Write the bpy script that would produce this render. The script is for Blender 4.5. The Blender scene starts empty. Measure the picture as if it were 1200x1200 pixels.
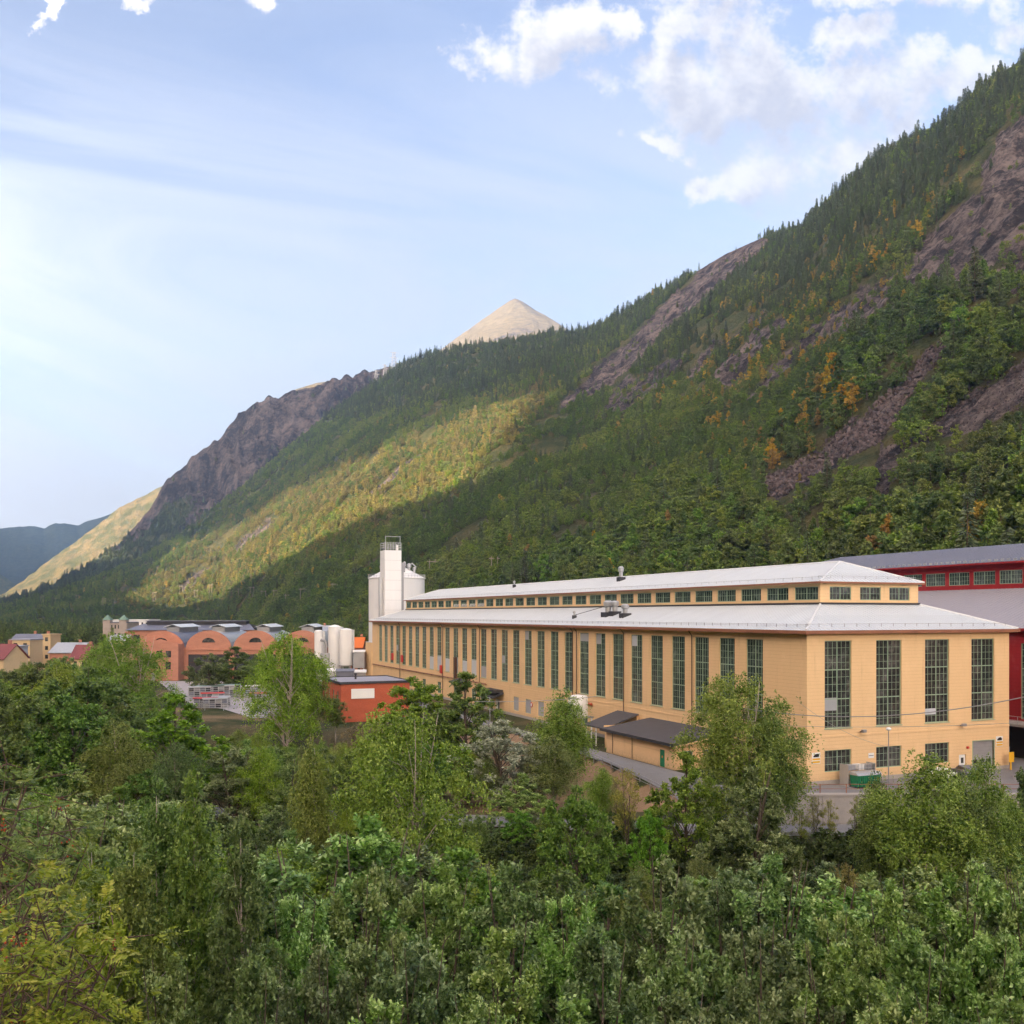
import bpy, bmesh, math, random
import numpy as np
from mathutils import Vector, Matrix

scn = bpy.context.scene
COL = scn.collection
random.seed(7)
RNG = np.random.default_rng(11)
R = math.radians

# ================================================================ camera
cam = bpy.data.cameras.new('camera')
cam.sensor_width = 36.0
cam.lens = 36.0 * 1141.0 / 1200.0
cam.shift_y = 120.0 / 1200.0
cam.clip_start = 0.5
cam.clip_end = 30000.0
cam_o = bpy.data.objects.new('camera', cam)
cam_o.location = (0, 0, 20.0)
cam_o.rotation_euler = (R(90), 0, 0)
COL.objects.link(cam_o)
scn.camera = cam_o

# ================================================================ light
SUN_EL = R(16.0)
SUN_H = (-0.598, -0.8015)                    # horizontal direction towards the sun
SUN = Vector((SUN_H[0] * math.cos(SUN_EL), SUN_H[1] * math.cos(SUN_EL), math.sin(SUN_EL))).normalized()
sl = bpy.data.lights.new('sun', 'SUN')
sl.energy = 5.0
sl.angle = R(0.6)
sl.color = (1.0, 0.80, 0.54)
so = bpy.data.objects.new('sun', sl)
so.rotation_euler = SUN.to_track_quat('Z', 'Y').to_euler()
so.location = (-60, -60, 120)
COL.objects.link(so)

w = bpy.data.worlds.new('World')
scn.world = w
w.use_nodes = True
wt = w.node_tree
wt.nodes.clear()
SKY_STRENGTH = 0.08
EXPOSURE = 2.15
SKYMUL = (1.14, 0.885, 0.855)
KD = 1.0 / (SKY_STRENGTH * 2 ** EXPOSURE)      # radiance that displays as white
scn.view_settings.view_transform = 'Standard'
scn.view_settings.look = 'None'
scn.view_settings.gamma = 1.0
scn.view_settings.use_curve_mapping = False
scn.view_settings.exposure = EXPOSURE
scn.render.engine = 'CYCLES'
scn.cycles.use_denoising = True
scn.cycles.use_adaptive_sampling = True
scn.cycles.adaptive_threshold = 0.03
w.cycles.sampling_method = 'MANUAL'
w.cycles.sample_map_resolution = 256
scn.cycles.max_bounces = 5
scn.cycles.diffuse_bounces = 3
scn.cycles.glossy_bounces = 2
scn.cycles.transmission_bounces = 3
scn.cycles.transparent_max_bounces = 8
scn.cycles.volume_bounces = 0
scn.cycles.caustics_reflective = False
scn.cycles.caustics_refractive = False

# ---------------------------------------------------------------- node shorthand
class NT:
    def __init__(s, tree): s.t = tree
    def n(s, kind, **kw):
        nd = s.t.nodes.new(kind)
        for k, v in kw.items():
            if k == 'inp':
                for i, val in v.items():
                    if isinstance(val, bpy.types.NodeSocket): s.t.links.new(val, nd.inputs[i])
                    else: nd.inputs[i].default_value = val
            else: setattr(nd, k, v)
        return nd
    def math(s, op, a, b=0.0, c=0.0, clamp=False):
        return s.n('ShaderNodeMath', operation=op, use_clamp=clamp, inp={0: a, 1: b, 2: c}).outputs[0]
    def vmath(s, op, a, b=(0, 0, 0)):
        nd = s.n('ShaderNodeVectorMath', operation=op, inp={0: a, 1: b})
        return nd.outputs[1] if op in ('DOT_PRODUCT', 'LENGTH', 'DISTANCE') else nd.outputs[0]
    def noise(s, vec, scale, detail=4.0, rough=0.55, dist=0.0):
        return s.n('ShaderNodeTexNoise', inp={'Vector': vec, 'Scale': scale, 'Detail': detail, 'Roughness': rough, 'Distortion': dist})
    def step(s, v, a, b, lo=0.0, hi=1.0):
        nd = s.n('ShaderNodeMapRange', interpolation_type='SMOOTHSTEP', inp={0: v, 1: a, 2: b, 3: lo, 4: hi})
        return nd.outputs[0]
    def mix(s, f, a, b, blend='MIX'):
        nd = s.n('ShaderNodeMix', data_type='RGBA', blend_type=blend, inp={0: f, 6: a, 7: b})
        return nd.outputs[2]
    def xyz(s, x, y, z): return s.n('ShaderNodeCombineXYZ', inp={0: x, 1: y, 2: z}).outputs[0]
    def sep(s, v): return s.n('ShaderNodeSeparateXYZ', inp={0: v}).outputs

# ---------------------------------------------------------------- sky: Nishita, thin veil, cumulus puffs
def cloud_group():
    g = bpy.data.node_groups.new('cumulus', 'ShaderNodeTree')
    g.interface.new_socket('Vector', in_out='INPUT', socket_type='NodeSocketVector')
    g.interface.new_socket('Density', in_out='OUTPUT', socket_type='NodeSocketFloat')
    N = NT(g)
    gi = N.n('NodeGroupInput'); go = N.n('NodeGroupOutput')
    v = gi.outputs[0]
    # elliptical cumulus cores in heading and climb (tangents), each ragged by noise
    cores = [(570, 62, 34, 15), (625, 50, 46, 30), (668, 38, 46, 24), (706, 28, 20, 12), (722, 97, 34, 13), (775, 95, 55, 34), (845, 20, 55, 45), (800, 30, 24, 22),
             (850, 105, 80, 36), (905, 85, 32, 30), (975, 50, 46, 19), (945, 130, 60, 26), (1010, 112, 60, 30), (1065, 95, 50, 34),
             (1125, 90, 55, 26), (955, 190, 70, 27), (900, 205, 34, 26), (852, 218, 34, 14), (1010, 180, 40, 22),
             (66, 22, 9, 15), (305, 10, 15, 13), (300, -12, 26, 12), (152, -4, 16, 10), (1060, -2, 80, 17), (1190, 24, 28, 24), (780, 165, 30, 9), (824, 148, 14, 7)]
    warp = N.noise(v, 11.0, 6.0, 0.65)
    wv = N.vmath('ADD', v, N.vmath('MULTIPLY', N.vmath('SUBTRACT', warp.outputs['Color'], (0.5, 0.5, 0.5)), (0.16, 0.11, 0.0)))
    best = None
    for (px, py, rx, ry) in cores:
        d = N.vmath('MULTIPLY', N.vmath('SUBTRACT', wv, ((px - 600) / 1141.0, (720 - py) / 1141.0, 0.0)), (1141.0 / (rx * 1.5), 1141.0 / (ry * 1.5), 0.0))
        e = N.math('SUBTRACT', 1.0, N.vmath('DOT_PRODUCT', d, d))
        best = e if best is None else N.n('ShaderNodeMath', operation='SMOOTH_MAX', inp={0: best, 1: e, 2: 0.6}).outputs[0]
    best = N.math('MAXIMUM', best, -2.5)
    n1 = N.noise(v, 14.0, 8.0, 0.62)
    n2 = N.noise(v, 55.0, 4.0, 0.6)
    f = N.math('ADD', best, N.math('MULTIPLY', N.math('SUBTRACT', n1.outputs[0], 0.5), 5.2))
    f = N.math('ADD', f, N.math('MULTIPLY', N.math('SUBTRACT', n2.outputs[0], 0.5), 1.3))
    # the same kind of broken cumulus goes on beyond the part of the sky that the photograph shows
    au = N.math('ABSOLUTE', N.sep(v)[0]); av = N.sep(v)[1]
    out = N.math('MAXIMUM', N.step(au, 0.62, 0.95), N.step(av, 0.72, 1.0))
    big = N.noise(v, 2.6, 6.0, 0.58)
    f2 = N.math('MULTIPLY', N.math('SUBTRACT', big.outputs[0], 0.53), 9.0)
    f = N.math('MAXIMUM', f, N.math('SUBTRACT', f2, N.math('MULTIPLY', N.math('SUBTRACT', 1.0, out), 20.0)))
    g.links.new(f, go.inputs[0])
    return g

W = NT(wt)
tc = W.n('ShaderNodeTexCoord')
D = tc.outputs['Generated']
dx, dy, dz = W.sep(D)
ay = W.math('MAXIMUM', W.math('ABSOLUTE', dy), 0.12)
cu = W.math('DIVIDE', dx, ay); cv = W.math('DIVIDE', dz, ay)
back = W.math('MULTIPLY', W.math('LESS_THAN', dy, 0.0), 1.7)
uv = W.xyz(W.math('ADD', cu, back), cv, 0.0)
sky = W.n('ShaderNodeTexSky', sky_type='NISHITA', sun_disc=False, sun_elevation=SUN_EL, sun_rotation=math.atan2(SUN_H[0], SUN_H[1]),
          altitude=300.0, air_density=1.0, dust_density=1.6, ozone_density=2.0)
cg = cloud_group()
c0 = W.n('ShaderNodeGroup', node_tree=cg, inp={0: uv}).outputs[0]
c1 = W.n('ShaderNodeGroup', node_tree=cg, inp={0: W.vmath('ADD', uv, (-0.012, 0.028, 0.0))}).outputs[0]
mask = W.step(c0, -0.2, 0.95)
thick = W.step(c1, -0.35, 1.6)
# air and thin cloud scatter forward: brighter towards the sun's side of the sky
fwd = W.math('MULTIPLY', W.math('ADD', W.vmath('DOT_PRODUCT', D, tuple(SUN)), 1.0), 0.5)
glow = W.math('ADD', 1.0, W.math('MULTIPLY', W.math('POWER', fwd, 3.5), 24.0))
kd = lambda r, g, b: (r * KD, g * KD, b * KD, 1)
ccol = W.mix(thick, kd(1.06, 1.02, 1.0), kd(0.66, 0.65, 0.73))
ccol = W.mix(1.0, ccol, W.xyz(glow, W.math('POWER', glow, 0.90), W.math('POWER', glow, 0.74)), 'MULTIPLY')
# thin high veil, whiter towards the horizon
st_uv = W.vmath('MULTIPLY', W.vmath('ADD', uv, W.xyz(W.math('MULTIPLY', cv, 0.9), W.math('MULTIPLY', cu, 0.16), 0.0)), (1.2, 3.6, 1.0))
veil_n = W.noise(st_uv, 1.7, 8.0, 0.62, 0.9).outputs[0]
veil = W.math('MULTIPLY', W.step(veil_n, 0.32, 0.64), W.step(cv, 0.74, 0.30))
veil = W.math('ADD', W.math('MULTIPLY', veil, 0.66), W.step(cv, 0.62, 0.0, 0.08, 0.72), clamp=True)
base = W.mix(1.0, sky.outputs[0], (SKYMUL[0], SKYMUL[1], SKYMUL[2], 1), 'MULTIPLY')
base = W.mix(veil, base, W.mix(1.0, kd(0.765, 0.80, 0.90), W.xyz(glow, W.math('POWER', glow, 0.90), W.math('POWER', glow, 0.74)), 'MULTIPLY'))
tot = W.mix(W.math('MULTIPLY', mask, 0.97), base, ccol)
bg = W.n('ShaderNodeBackground', inp={0: tot, 1: SKY_STRENGTH})
wo = W.n('ShaderNodeOutputWorld')
wt.links.new(bg.outputs[0], wo.inputs[0])
# ---------------------------------------------------------------- numeric helpers
F = 1141.0            # focal length in photograph pixels (frame 1200 px wide)
HZ = 720.0            # horizon row
CAMZ = 20.0
D1 = np.array((-0.3951, 0.9186))     # direction of the long factory wall
D2 = np.array((0.9186, 0.3951))      # direction of its end wall
CORNER = np.array((34.3, 113.25))

def at(px, py, Y):
    """world point seen at a pixel at depth Y"""
    return np.array(((px - 600.0) / F * Y, Y, CAMZ + (HZ - py) / F * Y))

def st(s, t, z=0.0):
    p = CORNER + D2 * s + D1 * t
    return (p[0], p[1], z)

def _hash(ix, iy, seed):
    h = (ix.astype(np.int64) * 374761393 + iy.astype(np.int64) * 668265263 + seed * 974711) & 0x7fffffff
    h = ((h ^ (h >> 13)) * 1274126177) & 0x7fffffff
    h = ((h ^ (h >> 16)) * 1103515245) & 0x7fffffff
    return ((h >> 7) & 0xffff) / 65535.0

def vnoise(x, y, seed=0):
    x = np.asarray(x, float); y = np.asarray(y, float)
    ix = np.floor(x); iy = np.floor(y)
    fx = x - ix; fy = y - iy
    fx = fx * fx * (3 - 2 * fx); fy = fy * fy * (3 - 2 * fy)
    a = _hash(ix, iy, seed); b = _hash(ix + 1, iy, seed)
    c = _hash(ix, iy + 1, seed); d = _hash(ix + 1, iy + 1, seed)
    return (a + (b - a) * fx) * (1 - fy) + (c + (d - c) * fx) * fy

def fbm(x, y, seed=0, octv=4):
    r = 0; amp = 0.5
    for k in range(octv):
        r = r + amp * (vnoise(x, y, seed + k * 17) - 0.5)
        x = x * 2.03 + 3.1; y = y * 2.03 + 1.7; amp *= 0.5
    return r

def inpoly(x, y, poly):
    r = np.zeros(x.shape, bool)
    n = len(poly)
    for i in range(n):
        x0, y0 = poly[i]; x1, y1 = poly[(i + 1) % n]
        if y0 == y1: continue
        c = ((y0 > y) != (y1 > y)) & (x < (x1 - x0) * (y - y0) / (y1 - y0) + x0)
        r ^= c
    return r

def smooth(a, b, v):
    u = np.clip((v - a) / (b - a), 0, 1)
    return u * u * (3 - 2 * u)

# ---------------------------------------------------------------- mountain tables: px, depth of foot, depth of crest, crest row
def foot_depth(px):
    q = (np.asarray(px, float) - 600) / F
    t = (130.8 - 154.7 * q) / np.maximum(0.395 + 0.9186 * q, 0.03)
    Y = 154.7 + 0.9186 * t
    return np.minimum(Y, 1500.0)

WALL = [(1500, 900, -140), (1400, 960, -60), (1300, 1040, -8), (1200, 1150, 66), (1160, 1170, 100), (1100, 1230, 150), (1050, 1290, 178), (1000, 1350, 205),
        (960, 1440, 252), (940, 1500, 270), (900, 1700, 275), (850, 1850, 298), (800, 1980, 328), (740, 2120, 361), (690, 2210, 385),
        (650, 2280, 391), (570, 2420, 404), (520, 2480, 412), (470, 2540, 428), (440, 2520, 448), (400, 2480, 477), (360, 2440, 510),
        (320, 2400, 541), (280, 2360, 575), (240, 2320, 606), (200, 2280, 636), (160, 2240, 657), (120, 2200, 675), (60, 2150, 697), (0, 2100, 713), (-120, 2100, 724)]
CLIFF = [(620, 3200, 430), (520, 3150, 424), (470, 3120, 425), (440, 3100, 432), (410, 3080, 440), (380, 3060, 447), (350, 3050, 458), (300, 3040, 470),
         (275, 3030, 490), (255, 3020, 515), (230, 3000, 533), (215, 2990, 545), (190, 2960, 570), (175, 2940, 595), (140, 2900, 636), (100, 2870, 664), (50, 2840, 690), (0, 2800, 706), (-120, 2750, 718)]
FARS = [(420, 6400, 520), (300, 6400, 545), (220, 6400, 570), (175, 6400, 584), (150, 6400, 594), (120, 6400, 606), (100, 6400, 611), (92, 6400, 616), (80, 6400, 614), (66, 6400, 613), (58, 6400, 616), (52, 6400, 620), (42, 6400, 617), (30, 6400, 617), (0, 6400, 619), (-60, 6000, 614), (-140, 5300, 600)]
SPUR = [(330, 4400, 500), (260, 4400, 520), (220, 4400, 545), (190, 4380, 569), (165, 4350, 582), (140, 4300, 594), (118, 4260, 612), (95, 4220, 630), (60, 4150, 655), (30, 4080, 678), (0, 4000, 698), (-40, 3950, 716), (-120, 3900, 722)]

def table(tab, px):
    a = np.array(sorted(tab)); 
    return np.interp(px, a[:, 0], a[:, 1]), np.interp(px, a[:, 0], a[:, 2])

def wall_grid(tab, px, rows, foot, seed, gamma, amp, back=7, crest=0.0):
    """columns fan out over px; rows climb from foot to crest and drop behind it. returns X, Y, Z, U arrays"""
    Yc, yc = table(tab, px)
    zc = CAMZ + (HZ - yc) / F * Yc
    zc = zc + fbm(px / 7.0, px * 0 + seed, seed, 3) * crest
    Yf = foot(px)
    u = np.concatenate((np.linspace(0, 1, rows) ** 1.25, 1 + np.arange(1, back + 1) * 0.05))
    Y = Yf[:, None] + (Yc - Yf)[:, None] * u[None, :]
    X = (px[:, None] - 600) / F * Y
    uu = np.clip(u, 0, 1)
    prof = 0.3 * uu + 0.7 * uu ** gamma
    Z = (zc[:, None] + 0 * Y) * prof[None, :]
    env = np.minimum(1, 5.0 * uu * (1.0 - uu) + 0.06)[None, :] * np.minimum(1, zc / 250.0)[:, None]
    S = (X - CORNER[0]) * D2[0] + (Y - CORNER[1]) * D2[1]
    T = (X - CORNER[0]) * D1[0] + (Y - CORNER[1]) * D1[1]
    n = fbm(T / 150, S / 420, seed, 4) * 2.0 + fbm(T / 60 + 9, S / 60, seed + 5, 5) * 0.9
    Z = Z + n * amp * env
    for k in range(back):
        Z[:, rows + k] = Z[:, rows - 1] - (k + 1) ** 1.5 * 0.022 * zc
    return X, Y, Z, u

def project(X, Y, Z):
    return 600 + F * X / Y, HZ - F * (Z - CAMZ) / Y
# ================================================================ materials and mesh helpers
def new_mat(name):
    m = bpy.data.materials.new(name); m.use_nodes = True
    m.node_tree.nodes.clear()
    return m, NT(m.node_tree)

def finish(m, N, shader, disp=None):
    o = N.n('ShaderNodeOutputMaterial'); m.node_tree.links.new(shader, o.inputs[0])
    return m

def c4(c): return (c[0], c[1], c[2], 1.0)

def plain(name, col, rough=0.7, vary=0.15, scale=0.6, metal=0.0, spec=0.3, bump=0.0, bscale=6.0, col2=None, streak=False):
    """paint, plaster, metal...: base colour with weathering"""
    m, N = new_mat(name)
    P = N.n('ShaderNodeNewGeometry').outputs['Position']
    v = P
    if streak: v = N.vmath('MULTIPLY', P, (1.0, 1.0, 0.12))
    n = N.noise(v, scale, 6.0, 0.62).outputs[0]
    n2 = N.noise(P, scale * 9.0, 3.0, 0.6).outputs[0]
    k = N.math('ADD', N.math('MULTIPLY', N.math('SUBTRACT', n, 0.5), 2.0 * vary), N.math('MULTIPLY', N.math('SUBTRACT', n2, 0.5), vary))
    k = N.math('ADD', 1.0, k)
    if col2 is not None:
        base = N.mix(N.step(n, 0.45, 0.68), c4(col), c4(col2))
    else: base = N.mix(0.0, c4(col), c4(col))
    colr = N.mix(1.0, base, N.xyz(k, k, k), 'MULTIPLY')
    b = N.n('ShaderNodeBsdfPrincipled', inp={'Base Color': colr, 'Roughness': rough, 'Metallic': metal, 'Specular IOR Level': spec})
    if bump > 0:
        bn = N.n('ShaderNodeBump', inp={'Strength': bump, 'Distance': 0.05, 'Height': N.noise(P, bscale, 5.0).outputs[0]})
        m.node_tree.links.new(bn.outputs[0], b.inputs['Normal'])
    return finish(m, N, b.outputs[0])

class MB:
    """collects boxes, prisms, tubes into one mesh"""
    def __init__(s): s.v = []; s.f = []; s.mi = []
    def add(s, v, f, mi=0):
        o = len(s.v); s.v += [tuple(map(float, p)) for p in v]
        for q in f: s.f.append(tuple(i + o for i in q)); s.mi.append(mi)
        return s
    def box(s, x0, x1, y0, y1, z0, z1, mi=0):
        v = [(x0, y0, z0), (x1, y0, z0), (x1, y1, z0), (x0, y1, z0), (x0, y0, z1), (x1, y0, z1), (x1, y1, z1), (x0, y1, z1)]
        return s.add(v, [(0, 3, 2, 1), (4, 5, 6, 7), (0, 1, 5, 4), (1, 2, 6, 5), (2, 3, 7, 6), (3, 0, 4, 7)], mi)
    def quad(s, a, b, c, d, mi=0): return s.add([a, b, c, d], [(0, 1, 2, 3)], mi)
    def slab(s, pts, th, mi=0):
        """a polygon (any plane) given thickness downwards"""
        n = len(pts); lo = [(p[0], p[1], p[2] - th) for p in pts]
        f = [tuple(range(n)), tuple(range(2 * n - 1, n - 1, -1))]
        f += [(i, i + n, (i + 1) % n + n, (i + 1) % n) for i in range(n)]
        return s.add(list(pts) + lo, f, mi)
    def tube(s, pts, rad, seg=8, mi=0, cap=True):
        pts = [Vector(p) for p in pts]; n = len(pts)
        if not hasattr(rad, '__len__'): rad = [rad] * n
        o = len(s.v); ref = Vector((0.3, 0.2, 1)) 
        for i, p in enumerate(pts):
            d = (pts[min(i + 1, n - 1)] - pts[max(i - 1, 0)]).normalized()
            a = d.cross(ref if abs(d.dot(ref.normalized())) < 0.95 else Vector((1, 0, 0))).normalized(); b = d.cross(a)
            for k in range(seg):
                t = 2 * math.pi * k / seg
                s.v.append(tuple(p + (a * math.cos(t) + b * math.sin(t)) * rad[i]))
        for i in range(n - 1):
            for k in range(seg):
                k2 = (k + 1) % seg
                s.f.append((o + i * seg + k, o + i * seg + k2, o + (i + 1) * seg + k2, o + (i + 1) * seg + k)); s.mi.append(mi)
        if cap:
            s.f.append(tuple(o + k for k in reversed(range(seg)))); s.mi.append(mi)
            s.f.append(tuple(o + (n - 1) * seg + k for k in range(seg))); s.mi.append(mi)
        return s
    def lathe(s, c, prof, seg=32, mi=0):
        """profile of (radius, z) turned about a vertical axis at c"""
        o = len(s.v)
        for r, z in prof:
            for k in range(seg):
                t = 2 * math.pi * k / seg
                s.v.append((c[0] + r * math.cos(t), c[1] + r * math.sin(t), c[2] + z))
        for i in range(len(prof) - 1):
            for k in range(seg):
                k2 = (k + 1) % seg
                s.f.append((o + i * seg + k, o + i * seg + k2, o + (i + 1) * seg + k2, o + (i + 1) * seg + k)); s.mi.append(mi)
        s.f.append(tuple(o + k for k in reversed(range(seg)))); s.mi.append(mi)
        s.f.append(tuple(o + (len(prof) - 1) * seg + k for k in range(seg))); s.mi.append(mi)
        return s
    def mesh(s, name, mats):
        me = bpy.data.meshes.new(name)
        me.from_pydata(s.v, [], s.f)
        for m in (mats if isinstance(mats, (list, tuple)) else [mats]): me.materials.append(m)
        if any(s.mi): me.polygons.foreach_set('material_index', s.mi)
        me.update()
        return me
    def build(s, name, mats, parent=None, smooth=False, bevel=0.0):
        me = s.mesh(name, mats)
        if bevel > 0:
            bm = bmesh.new(); bm.from_mesh(me)
            bmesh.ops.recalc_face_normals(bm, faces=bm.faces)
            bmesh.ops.bevel(bm, geom=list(bm.edges), offset=bevel, segments=1, affect='EDGES', clamp_overlap=True)
            bm.to_mesh(me); bm.free()
        if smooth:
            me.polygons.foreach_set('use_smooth', [True] * len(me.polygons))
        return link(name, me, parent)

def link(name, me, parent=None, loc=None, rz=None, scale=None):
    o = bpy.data.objects.new(name, me); COL.objects.link(o)
    if parent is not None: o.parent = parent
    if loc is not None: o.location = loc
    if rz is not None: o.rotation_euler = (0, 0, rz)
    if scale is not None: o.scale = scale if hasattr(scale, '__len__') else (scale,) * 3
    return o

def thing(name, label, cat, loc=(0, 0, 0), rz=0.0, group=None, scale=None):
    o = link(name, None, None, loc, rz, scale)
    return tag(o, label, cat, group)

def tag(o, label=None, cat=None, group=None, kind=None):
    if label: o['label'] = label
    if cat: o['category'] = cat
    if group: o['group'] = group
    if kind: o['kind'] = kind
    return o

def dup(root, loc=None, rz=None, label=None, scale=None):
    """copy a thing with its parts and sub-parts (mesh data shared)"""
    r = root.copy(); COL.objects.link(r)
    if loc is not None: r.location = loc
    if rz is not None: r.rotation_euler = (0, 0, rz)
    if scale is not None: r.scale = scale if hasattr(scale, '__len__') else (scale,) * 3
    if label: r['label'] = label
    for ch in KIDS.get(root.name, ()):
        c = ch.copy(); COL.objects.link(c); c.parent = r
    return r
KIDS = {}
RZ = math.atan2(D2[1], D2[0])         # heading of the factory frame: local x = end wall, local y = long wall

def np_mesh(name, verts, quads, mats=None, attrs=(), mi=None, smooth=False):
    """verts (n,3), quads (m,4) arrays to a mesh, quickly"""
    me = bpy.data.meshes.new(name)
    n, m = len(verts), len(quads); k = quads.shape[1]
    me.vertices.add(n); me.vertices.foreach_set('co', np.asarray(verts, np.float32).ravel())
    me.loops.add(m * k); me.loops.foreach_set('vertex_index', np.asarray(quads, np.int32).ravel())
    me.polygons.add(m)
    me.polygons.foreach_set('loop_start', np.arange(m, dtype=np.int32) * k)
    me.polygons.foreach_set('loop_total', np.full(m, k, np.int32))
    for mt in (mats or []): me.materials.append(mt)
    if mi is not None: me.polygons.foreach_set('material_index', np.asarray(mi, np.int32))
    if smooth: me.polygons.foreach_set('use_smooth', np.ones(m, bool))
    me.update(calc_edges=True)
    for an, typ, data in attrs:
        a = me.attributes.new(an, typ, 'POINT')
        a.data.foreach_set({'FLOAT': 'value', 'INT': 'value', 'FLOAT_VECTOR': 'vector', 'FLOAT_COLOR': 'color'}[typ], np.asarray(data).ravel())
    return me

def grid_quads(nc, nr):
    i = np.arange(nc - 1)[:, None] * nr + np.arange(nr - 1)[None, :]
    i = i.ravel()
    return np.stack((i, i + nr, i + nr + 1, i + 1), 1)
# ================================================================ the land
def rock_shader(N, P, tone=1.0, k_=1.0):
    # upright joints and slanting beds of purple-grey gneiss
    n1 = N.noise(N.vmath('MULTIPLY', P, (1.0, 1.0, 0.35)), 0.035 * k_, 8.0, 0.72, 0.8).outputs[0]
    n2 = N.noise(P, 0.22 * k_, 6.0, 0.75).outputs[0]
    k = N.math('ADD', N.math('MULTIPLY', n1, 0.6), N.math('MULTIPLY', n2, 0.4))
    a = N.mix(N.step(k, 0.43, 0.60), c4((0.034 * tone, 0.030 * tone, 0.033 * tone)), c4((0.215 * tone, 0.176 * tone, 0.168 * tone)))
    return N.mix(N.step(n2, 0.62, 0.75), a, c4((0.29 * tone, 0.235 * tone, 0.20 * tone))), k

def land_mat(name, floor_a, floor_b, rock_tone=1.0, bdist=6.0, k_=1.0):
    m, N = new_mat(name)
    P = N.n('ShaderNodeNewGeometry').outputs['Position']
    rk = N.n('ShaderNodeAttribute', attribute_name='rock').outputs['Fac']
    n0 = N.noise(P, 0.05 * k_, 6.0, 0.65).outputs[0]
    n3 = N.noise(P, 0.5 * k_, 5.0, 0.65).outputs[0]
    fl = N.mix(N.step(n0, 0.38, 0.64), c4(floor_a), c4(floor_b))
    fl = N.mix(1.0, fl, N.xyz(*[N.math('ADD', 0.55, N.math('MULTIPLY', n3, 0.9))] * 3), 'MULTIPLY')
    rc, k = rock_shader(N, P, rock_tone, k_)
    edge = N.math('ADD', rk, N.math('MULTIPLY', N.math('SUBTRACT', n3, 0.5), 0.7))
    edge = N.math('ADD', edge, N.math('MULTIPLY', N.math('SUBTRACT', n0, 0.5), 0.8))
    col = N.mix(N.step(edge, 0.38, 0.62), fl, rc)
    bm = N.n('ShaderNodeBump', inp={'Strength': 1.0, 'Distance': bdist, 'Height': N.math('ADD', k, N.math('MULTIPLY', n3, 0.25))})
    b = N.n('ShaderNodeBsdfPrincipled', inp={'Base Color': col, 'Roughness': 0.95, 'Specular IOR Level': 0.1, 'Normal': bm.outputs[0]})
    return finish(m, N, b.outputs[0])

M_wall = land_mat('hill_ground', (0.050, 0.066, 0.024), (0.115, 0.105, 0.045), 1.0, 16.0, 0.8)
M_cliff = land_mat('cliff_ground', (0.045, 0.062, 0.026), (0.085, 0.095, 0.042), 0.72, 30.0, 0.38)
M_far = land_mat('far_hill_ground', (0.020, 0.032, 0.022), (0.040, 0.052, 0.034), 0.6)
M_opp = land_mat('opposite_ground', (0.035, 0.048, 0.02), (0.085, 0.085, 0.032), 0.9)
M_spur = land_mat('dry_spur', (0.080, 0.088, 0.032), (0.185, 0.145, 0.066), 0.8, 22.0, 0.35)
M_dry = land_mat('dry_fell', (0.120, 0.103, 0.066), (0.175, 0.148, 0.100), 0.75, 14.0, 0.6)

# ---- rock, scree and dwarf-tree regions of the near mountain (outlined where they lie on the slope)
ROCK = [  # outline, strength, tree density left
    ([(1320, 60), (1200, 135), (1172, 158), (1155, 185), (1143, 222), (1118, 248), (1088, 278), (1078, 305), (1050, 330), (1085, 338), (1120, 330), (1160, 312), (1205, 285), (1320, 230)], 0.95, 0.05),
    ([(1320, 215), (1205, 280), (1160, 325), (1150, 345), (1200, 345), (1320, 330)], 1.0, 0.03),
    ([(860, 482), (905, 425), (945, 385), (985, 358), (1030, 335), (1050, 345), (1005, 378), (960, 402), (925, 428), (890, 462)], 0.85, 0.30),
    ([(835, 445), (880, 395), (915, 372), (925, 380), (890, 415), (855, 455)], 0.85, 0.18),
    ([(700, 480), (738, 440), (785, 420), (805, 428), (765, 458), (730, 482)], 0.8, 0.22),
    ([(800, 440), (850, 395), (890, 365), (900, 375), (855, 410), (815, 452)], 0.7, 0.3),
    ([(1000, 345), (1060, 300), (1090, 270), (1110, 265), (1070, 320), (1020, 358)], 0.65, 0.4),
    ([(905, 278), (885, 300), (845, 335), (805, 368), (765, 402), (725, 445), (690, 466), (655, 478), (648, 472), (690, 440), (735, 395), (780, 355), (815, 318), (852, 288)], 0.95, 0.05),
    ([(885, 582), (905, 556), (945, 535), (985, 503), (1022, 474), (1055, 446), (1085, 412), (1110, 392), (1120, 398), (1092, 432), (1068, 462), (1045, 497), (1032, 520), (1000, 533), (965, 552), (915, 582)], 1.0, 0.03),
    ([(1320, 380), (1200, 424), (1150, 452), (1105, 485), (1065, 510), (1035, 522), (1020, 560), (1042, 578), (1050, 533), (1095, 510), (1135, 505), (1155, 492), (1200, 478), (1320, 440)], 1.0, 0.02),
    ([(200, 690), (235, 668), (255, 660), (240, 682), (215, 696)], 0.6, 0.2),
    ([(420, 585), (450, 560), (480, 540), (492, 538), (468, 560), (438, 585)], 0.75, 0.15),
    ([(270, 645), (310, 608), (330, 598), (318, 620), (285, 650)], 0.6, 0.25),
]
def rock_fields(px, py):
    rk = np.zeros(px.shape); keep = np.ones(px.shape)
    jx = fbm(px / 26, py / 26, 31, 4) * 26; jy = fbm(px / 26 + 40, py / 26, 47, 4) * 20
    for poly, s, dens in ROCK:
        m = inpoly(px + jx, py + jy, poly)
        rk = np.where(m, np.maximum(rk, s), rk); keep = np.where(m, np.minimum(keep, dens), keep)
    return rk, keep

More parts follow.
